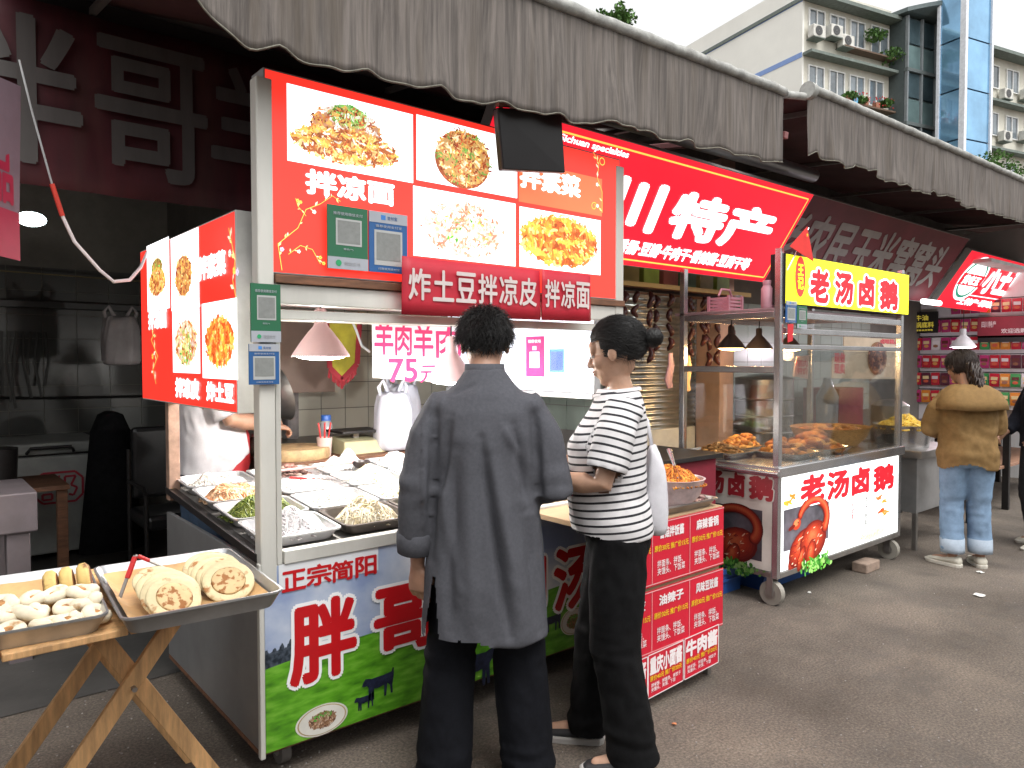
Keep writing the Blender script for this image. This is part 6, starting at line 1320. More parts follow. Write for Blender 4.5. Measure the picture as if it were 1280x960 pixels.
b = MB(); b.lathe([(.13,.71),(.14,.95),(.12,.94),(.11,.73)], (.46,5.75,0), n=24); b.build('pot', W_DARK, None, smooth=True, label='black pot on the low dark work table at the left edge', cat='pot')
bag('plastic_bag', 'dirty white plastic bag hanging behind the side light box', (1.27, 6.0, 1.48), .26, .12, .36, mat('dirty_bag', (.30,.27,.27), .5, var=.15, bump=.5, bscale=9), 21, crumple=.035)
box('wall_shelf', mat('shelf_dark', (.10,.10,.10), .6), None, .35, 7.12, 1.95, 1.95, 7.29, 2.0, label='dark shelf board high on the tiled wall of the left shop', cat='shelf')
b = MB(); b.tube([(.4,7.24,1.22),(1.0,7.24,1.20),(1.9,7.24,1.19)], .012, n=8); b.build('wall_pipe', W_DARK, None, smooth=True, label='thin dark pipe running along the tiled wall above the freezer', cat='pipe')
b = MB(); b.tube([(-2,7.0,2.25),(.5,7.0,2.22),(1.9,7.0,2.2)], .006, n=6); b.build('wall_wire', mat('olive_wire', (.2,.16,.08), .7), None, label='thin olive wire stretched across the dark left shop', cat='wire')
b = MB(); rr = random.Random(8)
for k in range(10): x = .50+.05*k; b.tube([(x,7.15,1.75),(x+rr.uniform(-.04,.04),7.12,1.5),(x+rr.uniform(-.05,.05),7.12,1.1+rr.uniform(0,.3))], .012, n=6)
b.build('hanging_cables', mat('grey_rag', (.09,.09,.085), .9), None, smooth=True, kind='stuff', label='tangle of grey cables and rags hanging on the left tiled wall', cat='cables')
nl = Panel((0,0,0),(1,0,0),(0,0,1),1,1,None)
s5 = thing('shop_sign', 'cropped pale lit sign with red letters at the far left edge', 'sign', (.2, 2.9, 2.0))
b = MB(); q = [at(-60,318,1,2.75), at(24,300,1,3.05), at(26,108,1,3.05), at(-60,70,1,2.75)]; b.add(q+[v+Vector((-.02,.05,0)) for v in q], [(0,1,2,3),(7,6,5,4),(0,4,5,1),(1,5,6,2),(2,6,7,3),(3,7,4,0)]); b.build('board', mat('pink_white_board', (.20,.15,.18), .5, emit=.08), s5)
ux5 = (q[1]-q[0]).normalized(); P5 = Panel(q[0]+Vector((0,-.004,0)), (ux5.x, ux5.y, 0), (0,0,1), 1, 1, s5)
def t5(t, x0, y0, x1, y1): a = P5.px(x0,y0); c = P5.px(x1,y1); P5.text(t, a[0], a[1], c[0], c[1], mat('sign_letter_red', (.34,.015,.05), .5, emit=.10), off=.04, lift=.004)
t5('烤', -14, 178, 10, 118); t5('品', -12, 245, 13, 190); a = P5.px(-50,296); c = P5.px(22,256); P5.rect(a[0],a[1]-.03,c[0],c[1]-.03, mat('sign_letter_red', (.34,.015,.05), .5, emit=.10), 'red_stripe', .005)
b = MB(); c = at(39,274,1,3.6); b.ell(c, (.055,.03,.03), n=16, m=8); o = b.build('spot_lamp', mat('cold_glare', (.75,1,.95), .5, emit=14), None, smooth=2, label='small glaring white lamp just right of the cropped left sign', cat='lamp')
b = MB(); P_ = [at(24,75,1,3.0), at(40,140,1,2.95), at(65,230,1,2.9), at(78,270,1,2.9), at(93,302,1,2.9), at(125,338,1,2.9), at(142,352,1,2.9), at(162,350,1,2.95), at(176,334,1,3.1), at(184,315,0,.935)]
b.tube(P_[:3], .0035, n=6); o = b.build('power_cable', mat('grey_cable', (.30,.30,.30), .6), None, smooth=True, label='white power cable drooping from the awning to the side light box', cat='cable')
b = MB(); b.tube(P_[3:], .006, n=8); b.build('white_lead', mat('white_cable', (.70,.64,.64), .5), o, smooth=True); b = MB(); b.tube([P_[2], P_[3]], .008, n=8); b.build('red_sleeve', mat('red_sleeve', (.6,.05,.03), .6), o, smooth=True)
# ================================================================ people
FRAME['local'] = True
def skinmat(name, col):
    m = mat(name, col, .5, var=.10, scale=18, bump=.08, bscale=90)
    b = m.node_tree.nodes['Principled BSDF']; b.inputs['Subsurface Weight'].default_value = .08; b.inputs['Subsurface Radius'].default_value = (.02,.008,.004); b.inputs['Subsurface Scale'].default_value = .3
    return m
SKIN = skinmat('skin_tan', (.40,.22,.145)); SKIN2 = skinmat('skin_light_tan', (.46,.27,.18))
HAIR = mat('black_hair', (.0065,.0055,.005), .5, var=.4, scale=60, stretch=(1,1,.2)); HAIRB = mat('dark_brown_hair', (.030,.017,.012), .45, var=.4, scale=50)
LIP = mat('lips', (.34,.10,.08), .45); EYEW = mat('eye_white', (.65,.62,.58), .3); EYED = mat('eye_dark', (.015,.01,.008), .15)
def V3(*a): return Vector(a)
def cloth(name, col, var=.14, sc=30, weave=350, rough=.9, sheen=0):
    m = mat(name, col, rough, var=var, scale=sc, bump=.25, bscale=weave, sheen=sheen, spec=.15); return m
def head_prims(b, c, R, s=1.0):
    T = Matrix.Translation(c) @ R.to_4x4() @ Matrix.Scale(s, 4)
    def E(p, r, rot=None):
        M = T @ Matrix.Translation(p) @ (rot.to_4x4() if rot is not None else Matrix.Identity(4)); b.ell((0,0,0), r, n=20, m=12, M=M)
    E((0,-.014,.030), (.076,.094,.086)); E((0,.014,-.022), (.064,.074,.076)); E((0,.034,-.060), (.047,.052,.046)); E((0,.060,-.092), (.024,.022,.020))
    E((0,.066,.036), (.052,.026,.030)); E((0,.076,.018), (.048,.016,.010))
    for s_ in (-1, 1):
        E((s_*.036,.056,-.022), (.026,.026,.026)); E((s_*.079,-.004,-.004), (.008,.019,.031), Matrix.Rotation(R_(12*s_),3,'Z')); E((s_*.010,.094,-.028), (.009,.010,.007))
    b.tube([T @ V3(0,.084,.012), T @ V3(0,.097,-.006), T @ V3(0,.106,-.024)], [.007*s,.009*s,.011*s], n=10, ends=True)
    E((0,.088,-.051), (.024,.012,.006)); E((0,.085,-.062), (.021,.012,.007)); E((0,.080,-.073), (.016,.008,.006))
    return T
def hand_prims(b, w, d, pn, th, curl=.5, s=1.0, spread=.0):
    """w wrist, d towards the fingers, pn palm side normal, th towards the thumb"""
    d = d.normalized(); pn = (pn-d*pn.dot(d)).normalized(); th = pn.cross(d)*(1 if pn.cross(d).dot(th) > 0 else -1)
    rings = []
    for t, hw, tk in ((0,.026,.019),(.02,.030,.018),(.05,.039,.016),(.08,.042,.014),(.092,.040,.011)):
        c = w+d*t*s; rings.append([c+th*hw*s*math.cos(a)+pn*tk*s*math.sin(a) for a in [6.283*j/16 for j in range(16)]])
    b.loft(rings)
    for k, (o, L) in enumerate(((.031,.070),(.0105,.078),(-.0105,.073),(-.031,.056))):
        p = w+d*.086*s+th*o*s; a = curl*(.35+.12*k); pts = [p-d*.02*s, p]; dd = d
        side = th*(o*1.6*spread)
        for f, q in ((.45,1),(.32,1.3),(.25,1.1)):
            dd = (d*math.cos(a)+pn*math.sin(a)+side).normalized(); p = p+dd*L*f*s; pts.append(p.copy()); a += curl*.85*q
        b.tube(pts, [.0088*s,.0092*s,.0085*s,.0078*s,.0066*s], n=10, ends=True)
    p = w+d*.028*s+th*.026*s; dd = (d*.6+th*.7+pn*.25).normalized(); p2 = p+dd*.036*s; dd2 = (d*.9+th*.2+pn*(.3+.4*curl)).normalized(); p3 = p2+dd2*.030*s; p4 = p3+(dd2+pn*.3*curl).normalized()*.024*s
    b.tube([p,p2,p3,p4], [.014*s,.0115*s,.0098*s,.008*s], n=10, ends=True)
def body_mesh(root, J, skin, name='body', voxel=.0052):
    """one continuous body through the joints of J (local coordinates, y forward)"""
    b = MB(); h = J['head']; nk = J['neck']
    T = head_prims(b, h, J['hrot'], J.get('hs', 1))
    nr = J.get('nr', 1); b.tube([nk+V3(0,-.01,-.03), nk+(h-nk)*.35, h+J['hrot'] @ V3(0,-.022,-.05)], [.062*nr,.056*nr,.054*nr], n=18, ends=True)
    p = J['pelvis']; c = J['chest']; w = J.get('w', 1)
    b.rings([(p.z-.12,p.x,p.y,.13*w,.10*w),(p.z-.02,p.x,p.y,.155*w,.11*w),(p.z+.10,p.x,p.y,.14*w,.10*w),(c.z-.12,c.x,c.y,.15*w,.11*w),(c.z,c.x,c.y,.165*w,.115*w),(c.z+.09,(c.x+nk.x)/2,(c.y+nk.y)/2,.13*w,.085*w),(nk.z-.02,nk.x,nk.y,.06,.06)], p=2.1)
    for k in ('L', 'R'):
        sh, el, wr = J['sh'+k], J['el'+k], J['wr'+k]
        b.tube([sh+V3(0,0,-.035), sh.lerp(el,.45), el, el.lerp(wr,.3), wr.lerp(el,.15), wr], [.034*w,.040*w,.038*w,.040*w,.029,.025], n=16, ends=True)
        hd = J['hd'+k]; hand_prims(b, wr, hd[0], hd[1], hd[2], hd[3], J.get('hands', 1))
        hp, kn, an = J['hp'+k], J['kn'+k], J['an'+k]
        b.tube([hp, hp.lerp(kn,.5), kn, kn.lerp(an,.3), an], [.080*w,.070*w,.052,.052,.034], n=16, ends=True)
        ft = J['ft'+k]; b.tube([an+V3(0,0,-.01), an-ft*.03+V3(0,0,-.045), an+ft*.06+V3(0,0,-.045), an+ft*.14+V3(0,0,-.055)], [.034,.032,.034,.024], n=12, ends=True)
    remesh(b, voxel, 3, name, skin, root)
    return T
def face_parts(root, T, front=True):
    for s in (-1, 1):
        e = MB(); e.ell((0,0,0), (.011,.008,.0050), n=14, m=8, M=T @ Matrix.Translation((s*.031,.079,.002))); eo = e.build('eye', EYEW, root, smooth=2)
        e = MB(); e.ell((0,0,0), (.0056,.004,.0046), n=12, m=8, M=T @ Matrix.Translation((s*.031,.0865,.002))); e.build('iris', EYED, eo, smooth=2)
        e = MB(); pts = [T @ V3(s*(.016+.026*t), .084-.012*t*t+.001, .020+.006*math.sin(3*t)) for t in [i/5 for i in range(6)]]; e.tube(pts, [.0018,.003,.003,.0028,.002,.001], n=6); e.build('eyebrow', HAIR, root, smooth=2)
        e = MB(); pts = [T @ V3(s*(.031+.014*math.cos(t)), .0785-.004*abs(math.cos(t)), .002+.0062*math.sin(t)) for t in [i*math.pi/8 for i in range(9)]]; e.tube(pts, .0016, n=6); e.build('eyelid', HAIR, root, smooth=2)
    e = MB(); e.ell((0,0,0), (.021,.008,.0045), n=16, m=8, M=T @ Matrix.Translation((0,.094,-.0505))); e.ell((0,0,0), (.018,.008,.0055), n=16, m=8, M=T @ Matrix.Translation((0,.091,-.0605))); e.build('lips', LIP, root, smooth=2)
def hair(root, T, mask, flow, n, L, mt, seed=1, r=(.083,.101,.094), c=(0,-.014,.030), name='hair', wid=.0022, lift=.012, rand=.35, cap=True):
    """a cap cut to the hairline plus n tapering locks rooted on it"""
    rg = random.Random(seed); b = MB(); c = Vector(c)
    if cap:
        nu, nv = 40, 26
        for i in range(nv+1):
            for j in range(nu):
                th = math.pi*i/nv; ph = 6.283*j/nu; d = V3(math.sin(th)*math.cos(ph), math.sin(th)*math.sin(ph), math.cos(th)); k = 1+.025*noise.noise(d*5+V3(seed,0,0)); b.v.append(T @ (c+V3(d.x*r[0]*k, d.y*r[1]*k, d.z*r[2]*k)))
        for i in range(nv):
            for j in range(nu):
                th = math.pi*(i+.5)/nv; ph = 6.283*(j+.5)/nu; d = V3(math.sin(th)*math.cos(ph), math.sin(th)*math.sin(ph), math.cos(th))
                if mask(d*1.0+V3(0,.05*noise.noise(d*9),.07*noise.noise(d*11+V3(3,0,0)))): b.f.append([i*nu+j, (i+1)*nu+j, (i+1)*nu+(j+1)%nu, i*nu+(j+1)%nu]); b.c.append(None)
    k = 0
    while k < n:
        d = V3(rg.gauss(0,1), rg.gauss(0,1), rg.gauss(0,1)).normalized()
        if not mask(d): continue
        k += 1; p = c+V3(d.x*r[0], d.y*r[1], d.z*r[2]); nrm = V3(d.x/r[0], d.y/r[1], d.z/r[2]).normalized()
        f = flow(d, rg)+V3(rg.gauss(0,rand), rg.gauss(0,rand), rg.gauss(0,rand)); f = (f-nrm*f.dot(nrm)).normalized()
        l = L(d)*rg.uniform(.6,1.3); pts = []; q = p.copy(); lf = lift*rg.uniform(.2,1.4); g = f.copy()
        for j in range(5):
            t = j/4; e = c+V3((q-c).x, (q-c).y, (q-c).z); dd = (q-c); sc = math.sqrt((dd.x/r[0])**2+(dd.y/r[1])**2+(dd.z/r[2])**2); e = c+dd/sc*(1.0)+ (dd/sc).normalized()*lf*t
            pts.append(e); q = e+g*l/4; g = (g+V3(0,0,-.15)+V3(rg.gauss(0,.12),rg.gauss(0,.12),rg.gauss(0,.12))).normalized()
        vs = []; sd = f.cross(nrm).normalized()
        for j, e in enumerate(pts):
            w = wid*(1.3-.28*j)*rg.uniform(.8,1.2); vs += [T @ (e-sd*w), T @ (e+sd*w), T @ (e+nrm*w*.8)]
        b.add(vs, [f_ for j in range(4) for f_ in ((3*j,3*j+1,3*j+4,3*j+3),(3*j+1,3*j+2,3*j+5,3*j+4),(3*j+2,3*j,3*j+3,3*j+5))])
    return b.build(name, mt, root, smooth=2)
def fold(co, no, amp, sx, sz, seed, oct_=2):
    """soft folds: noise stretched down the cloth"""
    out = np.zeros(len(co), np.float32)
    for i in range(len(co)):
        x, y, z = co[i]; out[i] = noise.noise(Vector((x*26+z*9, y*26, z*17+seed)))*.26*max(0,noise.noise(Vector((x*5,y*5,z*5+seed*2)))+.35)*2+noise.noise(Vector((x*sx, y*sx, z*sz+seed)))*.65+noise.noise(Vector((x*sx*2.3+9, y*sx*2.3, z*sz*2.6+seed)))*.35
    return co+no*(amp*out)[:, None]
def seg_d(co, a, b_):
    a = np.array(a); b_ = np.array(b_); d = b_-a; t = np.clip(((co-a) @ d)/(d @ d), 0, 1); q = a+t[:, None]*d; return np.linalg.norm(co-q, axis=1), t
def shoes(root, an, ft, m, sole, s=1.0, name='shoe', h=.075):
    ft = ft.normalized(); sd = V3(-ft.y, ft.x, 0); b = MB(); rings = []
    for t, hw, zt in ((-.062,.020,.062),(-.05,.034,h),(-.01,.040,h+.005),(.04,.042,h*.85),(.09,.046,.056),(.14,.044,.046),(.175,.032,.038),(.19,.014,.028)):
        c = V3(an.x, an.y, 0)+ft*t*s; rings.append([c+sd*hw*math.copysign(abs(math.cos(a))**.8, math.cos(a))*s+V3(0,0,.018+(zt-.018)*(.5+.5*math.sin(a))) for a in [6.283*j/20 for j in range(20)]])
    b.loft(rings); o = b.build(name, m, root, smooth=2); b = MB(); L = []
    for z, k in ((0.001,1.0),(.020,1.04),(.026,1.0)):
        ring = []
        for (t, hw) in ((-.066,.016),(-.05,.034),(-.01,.040),(.04,.043),(.09,.048),(.14,.046),(.178,.034),(.196,.012)): ring.append(V3(an.x, an.y, z)+ft*t*s*k+sd*hw*k*s)
        for (t, hw) in ((.196,.012),(.178,.034),(.14,.046),(.09,.048),(.04,.043),(-.01,.040),(-.05,.034),(-.066,.016)): ring.append(V3(an.x, an.y, z)+ft*t*s*k-sd*hw*k*s)
        L.append(ring)
    b.loft(L); b.build('sole', sole, o)
def trousers(root, J, m, waist, r, hem, name='trousers', seed=5, amp=.010, cuff=None, vox=.009, w=1):
    b = MB(); p = J['pelvis']
    b.rings([(waist,p.x,p.y,.155*w,.118*w),(p.z+.0,p.x,p.y,.168*w,.128*w),(p.z-.09,p.x,p.y,.165*w,.125*w),(p.z-.14,p.x,p.y,.14*w,.11*w)], p=2.2)
    for k in ('L', 'R'):
        hp, kn, an = J['hp'+k], J['kn'+k], J['an'+k]; e = V3(an.x, an.y, hem)
        b.tube([hp+V3(0,0,.02), hp.lerp(kn,.45), kn, kn.lerp(e,.5), e], [r[0], r[1], r[2], r[3], r[4]], n=24)
    def post(co, no, me):
        co = fold(co, no, amp, 7, 2.6, seed)
        z = co[:, 2]; kz = J['knL'].z; br = np.exp(-((z-hem-.07)/.07)**2)+.6*np.exp(-((z-kz)/.09)**2)
        wv = np.array([noise.noise(Vector((x*6, y*6, q*26+seed))) for x, y, q in co], np.float32); co = co+no*(.013*br*wv)[:, None]
        return co, (z < hem+.006)
    o = remesh(b, vox, 6, name, m, root, post)
    return o
# ---------------------------------------------------------------- the man in the grey jacket
man = thing('person', 'man seen from behind in long charcoal grey jacket with rolled cuffs and black trousers', 'person', (1.585, 2.045, 0), -YAW+R_(2))
rotx = Matrix.Rotation(R_(-14), 3, 'X')
J = dict(head=V3(.0,.085,1.572), hrot=Matrix.Rotation(R_(6),3,'Z') @ rotx, neck=V3(0,.01,1.465), pelvis=V3(0,0,.95), chest=V3(0,0,1.26), w=1.0, hs=1.02,
    shL=V3(-.158,0,1.39), elL=V3(-.226,-.035,1.09), wrL=V3(-.238,.0,.80), hdL=(V3(.04,.06,-1),V3(.55,.85,0),V3(.9,-.3,0),.7), hands=1.08,
    shR=V3(.158,0,1.39), elR=V3(.234,-.02,1.08), wrR=V3(.17,.22,1.06), hdR=(V3(-.5,.8,.15),V3(-.5,-.3,-.6),V3(0,.2,1),.5),
    hpL=V3(-.085,0,.88), hpR=V3(.085,0,.88), knL=V3(-.125,.02,.48), knR=V3(.125,.03,.48), anL=V3(-.150,-.02,.085), anR=V3(.155,0.0,.085), ftL=V3(-.2,1,0).normalized(), ftR=V3(.25,1,0).normalized())
T = body_mesh(man, J, SKIN); face_parts(man, T)
JK = cloth('charcoal_jacket_cloth', (.080,.081,.092), .10, 90, 700, .9, 0)
b = MB(); b.rings([(.555,0,.0,.224,.180),(.75,0,.0,.214,.172),(.95,0,.0,.200,.156),(1.12,0,0,.192,.142),(1.26,0,0,.196,.140),(1.34,0,0,.182,.124),(1.40,0,.0,.142,.100),(1.445,0,.008,.098,.08),(1.49,0,.018,.066,.066)], n=40, p=2.35)
b.ell((-.145,0,1.355), (.070,.085,.056)); b.ell((.145,0,1.355), (.070,.085,.056))
b.tube([V3(-.085,0,1.345), V3(-.145,0,1.365), J['shL'].lerp(J['elL'],.45)+V3(-.008,-.004,0), J['elL']+V3(0,-.006,0), V3(-.239,-.014,.90)], [.045,.062,.070,.069,.066], n=24, ends=False)
b.tube([V3(.085,0,1.345), V3(.145,0,1.365), J['shR'].lerp(J['elR'],.45)+V3(.01,-.004,0), J['elR']+V3(.006,-.012,-.012), J['elR'].lerp(J['wrR'],.35), J['elR'].lerp(J['wrR'],.70)], [.045,.062,.071,.075,.073,.066], n=24, ends=False)
def post(co, no, me):
    co = fold(co, no, .010, 9, 2.0, 3.0); x, y, z = co[:,0].copy(), co[:,1].copy(), co[:,2].copy()
    dL, tL = seg_d(co, J['shL'], J['wrL']); dR, tR = seg_d(co, J['shR'], J['elR'])
    back = (y < 0) & (abs(x) < .17)
    bw = np.where(back, 1.0, .25)
    def crease(x0, z0, x1, z1, w, a, pw=1.0):
        dx, dz = x1-x0, z1-z0; L = math.hypot(dx, dz); t = np.clip(((x-x0)*dx+(z-z0)*dz)/L/L, 0, 1); d = np.hypot(x-x0-t*dx, z-z0-t*dz); s = np.sin(np.pi*np.clip(t,.03,.97))**.6
        return a*np.exp(-(d/w)**2)*s
    disp = -crease(-.012,1.26,.085,.60,.013,.020) + crease(.022,1.22,.125,.60,.028,.014) + crease(-.055,1.24,-.04,.62,.03,.010) - crease(-.10,1.22,-.12,.62,.022,.012) - crease(.10,1.30,.155,1.02,.016,.016) - crease(-.115,1.33,-.16,1.05,.015,.014)
    bw = np.maximum(bw, np.where((y < .03) & (abs(x) < .215), 1.0, 0)); disp += -crease(-.168,1.40,-.186,.84,.014,.013)-crease(.168,1.40,.190,.98,.014,.013)+crease(-.205,1.34,-.225,.9,.025,.006)
    disp += crease(.06,1.30,.13,1.18,.014,.008) + crease(-.14,1.10,-.09,.72,.02,.009) - crease(.14,1.0,.19,.6,.02,.012) - crease(-.02,1.44,-.12,1.40,.008,.004)
    co = co+no*(1.7*disp*bw)[:,None]
    el = np.exp(-((dL < .1)*1.0)*0)*0
    wr = np.array([noise.noise(Vector((a*7, b_*7, c*22))) for a, b_, c in co], np.float32)
    ell = np.exp(-(np.linalg.norm(co-np.array(J['elL']), axis=1)/.10)**2)+1.3*np.exp(-(np.linalg.norm(co-np.array(J['elR']), axis=1)/.12)**2); co = co+no*(.012*ell*wr)[:,None]
    kill = (z < .562+.020*np.cos(x*14+1.2)) & (dL > .09)
    slit = (abs(x+.172+(.80-z)*.045) < np.clip((.80-z)*.11, 0, .025)) & (y < .03) & (z < .80)
    return co, kill | slit
remesh(b, .0085, 7, 'jacket', JK, man, post)
def band(name, c0, c1, r, m, root, th=.006, n=32, seed=1, flat=1.0):
    c0, c1 = Vector(c0), Vector(c1); b = MB(); b.tube([c0, c0.lerp(c1,.02), c0.lerp(c1,.5), c0.lerp(c1,.98), c1], [r-th, r, r+.002, r, r-th], n=n, flat=flat); o = b.build(name, m, root, smooth=2); return o
def cuff(c0, c1, r, m, root, seed=1):
    c0, c1 = Vector(c0), Vector(c1); b = MB(); ax = (c1-c0).normalized(); u = ax.cross(V3(.1,1,.2)).normalized(); v = ax.cross(u); rings = []
    for t, q in ((0,r-.012),(-.02,r-.002),(.05,r+.004),(.5,r+.006),(.93,r+.004),(1.0,r-.003),(.98,r-.012),(.6,r-.014)):
        rings.append([c0.lerp(c1,t)+(u*math.cos(a)+v*math.sin(a))*(q+.0035*noise.noise(V3(math.cos(a)*2,math.sin(a)*2,t*2+seed))) for a in [6.283*j/32 for j in range(32)]])
    b.loft(rings, cap=False); return b.build('rolled_cuff', m, root, smooth=2)
cuff(V3(-.238,-.012,.925), V3(-.239,-.003,.845), .066, JK, man, 1); q0, q1 = J['elR'].lerp(J['wrR'],.62), J['elR'].lerp(J['wrR'],.86); cuff(q0, q1, .070, JK, man, 4)
# stand collar
b = MB(); rings = []
for z, k, th in ((0,1.06,0),(.018,1.02,0),(.036,1.0,0),(.037,.93,0),(.01,.93,0)):
    rings.append([(.070*k*math.cos(a), .018+.008*(z/.037)+.072*k*math.sin(a), 1.470+z-.012*max(0,math.sin(a))) for a in [6.283*j/40 for j in range(40)]])
b.loft(rings, cap=False); b.build('collar', JK, man, smooth=2)
trousers(man, J, cloth('black_trouser_cloth', (.006,.0065,.009), .2, 60, 500), 1.0, (.080,.086,.096,.094,.096), .035, seed=2, amp=.014, w=.86)
for k in ('L','R'): shoes(man, J['an'+k], J['ft'+k], mat('black_shoe', (.02,.02,.02), .5), mat('dark_sole', (.05,.05,.05), .8))
hm = lambda d: (d.z > .18+.0*d.y and d.y < .55) or (d.y < .40 and d.z > -.78+.42*(d.y+1)*.95) or (d.y >= .40 and d.z > .45)
hair(man, T, lambda d: hm(d) and not (abs(d.x) > .88 and d.z < .05 and d.y > -.25), lambda d, r: V3(d.x*.5+.25*r.uniform(-1,1), -.25+.6*d.y, -.55+.3*r.uniform(-1,1)), 5200, lambda d: .055 if d.z > .1 else .034, HAIR, 3, lift=.024, rand=.55, wid=.0017)
# ---------------------------------------------------------------- the woman with the bun
wo_ = thing('person', 'woman in profile with black hair bun, striped white tee and black slacks', 'person', (2.07, 1.87, 0), R_(44))
W = dict(head=V3(.0,.0,1.548), hrot=Matrix.Rotation(R_(-15),3,'Z') @ Matrix.Rotation(R_(-14),3,'X'), nr=.76, neck=V3(0,-.015,1.425), pelvis=V3(0,-.01,.93), chest=V3(0,-.005,1.22), w=.95, hs=1.03,
    shL=V3(-.150,-.02,1.355), elL=V3(-.215,.05,1.085), wrL=V3(-.10,.265,1.085), hdL=(V3(.35,.9,.15),V3(.6,0,.4),V3(-.1,0,1),.7),
    shR=V3(.150,-.02,1.355), elR=V3(.21,.06,1.085), wrR=V3(.07,.27,1.13), hdR=(V3(-.35,.9,.25),V3(-.6,0,.5),V3(0,0,1),.6),
    hpL=V3(-.08,-.01,.86), hpR=V3(.08,-.01,.86), knL=V3(-.09,.0,.47), knR=V3(.10,.06,.47), anL=V3(-.10,-.075,.09), anR=V3(.12,.10,.09), ftL=V3(-.05,1,0).normalized(), ftR=V3(.1,1,0).normalized())
T = body_mesh(wo_, W, SKIN2); face_parts(wo_, T)
b = MB(); b.rings([(.865,0,.005,.178,.150),(.93,0,.015,.182,.155),(1.03,0,.035,.172,.150),(1.12,0,.030,.166,.145),(1.21,0,.030,.170,.150),(1.29,0,.005,.165,.122),(1.345,0,-.01,.150,.100),(1.385,0,-.012,.120,.085),(1.41,0,-.010,.088,.078)], n=36, p=2.2)
b.ell((-.07,.095,1.215), (.075,.065,.075)); b.ell((.07,.095,1.215), (.075,.065,.075))
for k, s in (('L',-1),('R',1)):
    b.ell((s*.135,-.02,1.335), (.065,.075,.055))
    b.tube([V3(s*.125,-.02,1.355), W['sh'+k].lerp(W['el'+k],.35)+V3(s*.010,0,0), W['sh'+k].lerp(W['el'+k],.82)+V3(s*.004,0,0)], [.062,.072,.074], n=24)
def stripe_mat():
    m = bpy.data.materials.new('striped_jersey'); m.use_nodes = True; nt = m.node_tree; N = nt.nodes; L = nt.links; b = N['Principled BSDF']; b.inputs['Roughness'].default_value = .9
    a = N.new('ShaderNodeAttribute'); a.attribute_name = 'stripe'
    mo = N.new('ShaderNodeMath'); mo.operation = 'FRACT'; L.new(a.outputs['Fac'], mo.inputs[0])
    g = N.new('ShaderNodeMath'); g.operation = 'GREATER_THAN'; g.inputs[1].default_value = .70; L.new(mo.outputs[0], g.inputs[0])
    tc = N.new('ShaderNodeTexCoord'); n = N.new('ShaderNodeTexNoise'); n.inputs['Scale'].default_value = 40; L.new(tc.outputs['Object'], n.inputs['Vector'])
    r = N.new('ShaderNodeValToRGB'); r.color_ramp.elements[0].color = (.58,.56,.57,1); r.color_ramp.elements[1].color = (.72,.70,.70,1); L.new(n.outputs[0], r.inputs[0])
    x = N.new('ShaderNodeMixRGB'); x.inputs[2].default_value = (.018,.018,.022,1); L.new(g.outputs[0], x.inputs[0]); L.new(r.outputs[0], x.inputs[1]); L.new(x.outputs[0], b.inputs['Base Color'])
    n3 = N.new('ShaderNodeTexNoise'); n3.inputs['Scale'].default_value = 400; L.new(tc.outputs['Object'], n3.inputs['Vector']); bp = N.new('ShaderNodeBump'); bp.inputs['Strength'].default_value = .2; bp.inputs['Distance'].default_value = .005; L.new(n3.outputs[0], bp.inputs['Height']); L.new(bp.outputs[0], b.inputs['Normal'])
    return m
TEE = stripe_mat()
def post(co, no, me):
    base = co.copy(); st_ = np.zeros(len(co), np.float32)
    dL, tL = seg_d(co, W['shL'], W['elL']); dR, tR = seg_d(co, W['shR'], W['elR'])
    st_[:] = (co[:,2]+.10*co[:,1]-.02*np.abs(co[:,0]))/.0275
    for d, t, k, s in ((dL,tL,'L',-1),(dR,tR,'R',1)):
        u = s*co[:,0]; z = co[:,2]; arm = (u > .135+.10*np.clip(1.36-z,0,1)*1.0) & (t < .98) & (z > 1.09) & (d < .10)
        ax = np.array(W['el'+k]-W['sh'+k]); Ln = np.linalg.norm(ax); ss = ((co-np.array(W['sh'+k])) @ (ax/Ln)); st_[arm] = (ss[arm]+.5)/.0275
    co = fold(co, no, .007, 10, 6, 9.0)
    wr = np.array([noise.noise(Vector((a*6, b_*6-c*5, c*16))) for a, b_, c in co], np.float32); lo = np.exp(-((co[:,2]-1.02)/.11)**2); co = co+no*(.012*lo*wr)[:,None]
    at_ = me.attributes.new('stripe', 'FLOAT', 'POINT'); at_.data.foreach_set('value', st_)
    return co, (co[:,2] < .874+.014*np.sin(co[:,1]*9)) | ((dL < .07) & (tL > .80) & (np.abs(dL) < .058)) | ((dR < .058) & (tR > .80))
remesh(b, .0075, 5, 'striped_tee', TEE, wo_, post)
b = MB(); rings = []
for z, k in ((0,1.12),(.010,1.07),(.012,1.0),(.0,.98)): rings.append([(.088*k*math.cos(a), -.006+.082*k*math.sin(a), 1.402+z-.022*max(0,math.sin(a))+.008*max(0,-math.sin(a))) for a in [6.283*j/36 for j in range(36)]])
b.loft(rings, cap=False); b.build('neckband', mat('neckband_white', (.62,.60,.60), .9), wo_, smooth=2)
trousers(wo_, W, cloth('black_slacks', (.0055,.0055,.006), .2, 60, 500), .99, (.104,.103,.092,.086,.088), .04, seed=8, amp=.016, w=.98)
for k in ('L','R'): shoes(wo_, W['an'+k], W['ft'+k], mat('black_sneaker', (.018,.018,.02), .75), mat('grey_sole', (.40,.38,.36), .8))
wm = lambda d: (d.y < .38 and d.z > -.74+.0*d.x and not (abs(d.x) > .6 and d.z < -.25 and d.y > -.35)) or (d.z > .28-.0*d.y and d.y < .80) or (d.z > .5)
def wflow(d, r):
    t = V3(0,-1.0,.12); return (t-d)*1.0
hair(wo_, T, wm, wflow, 5200, lambda d: .085, HAIR, 5, lift=.009, rand=.16, wid=.0013, r=(.085,.105,.097))
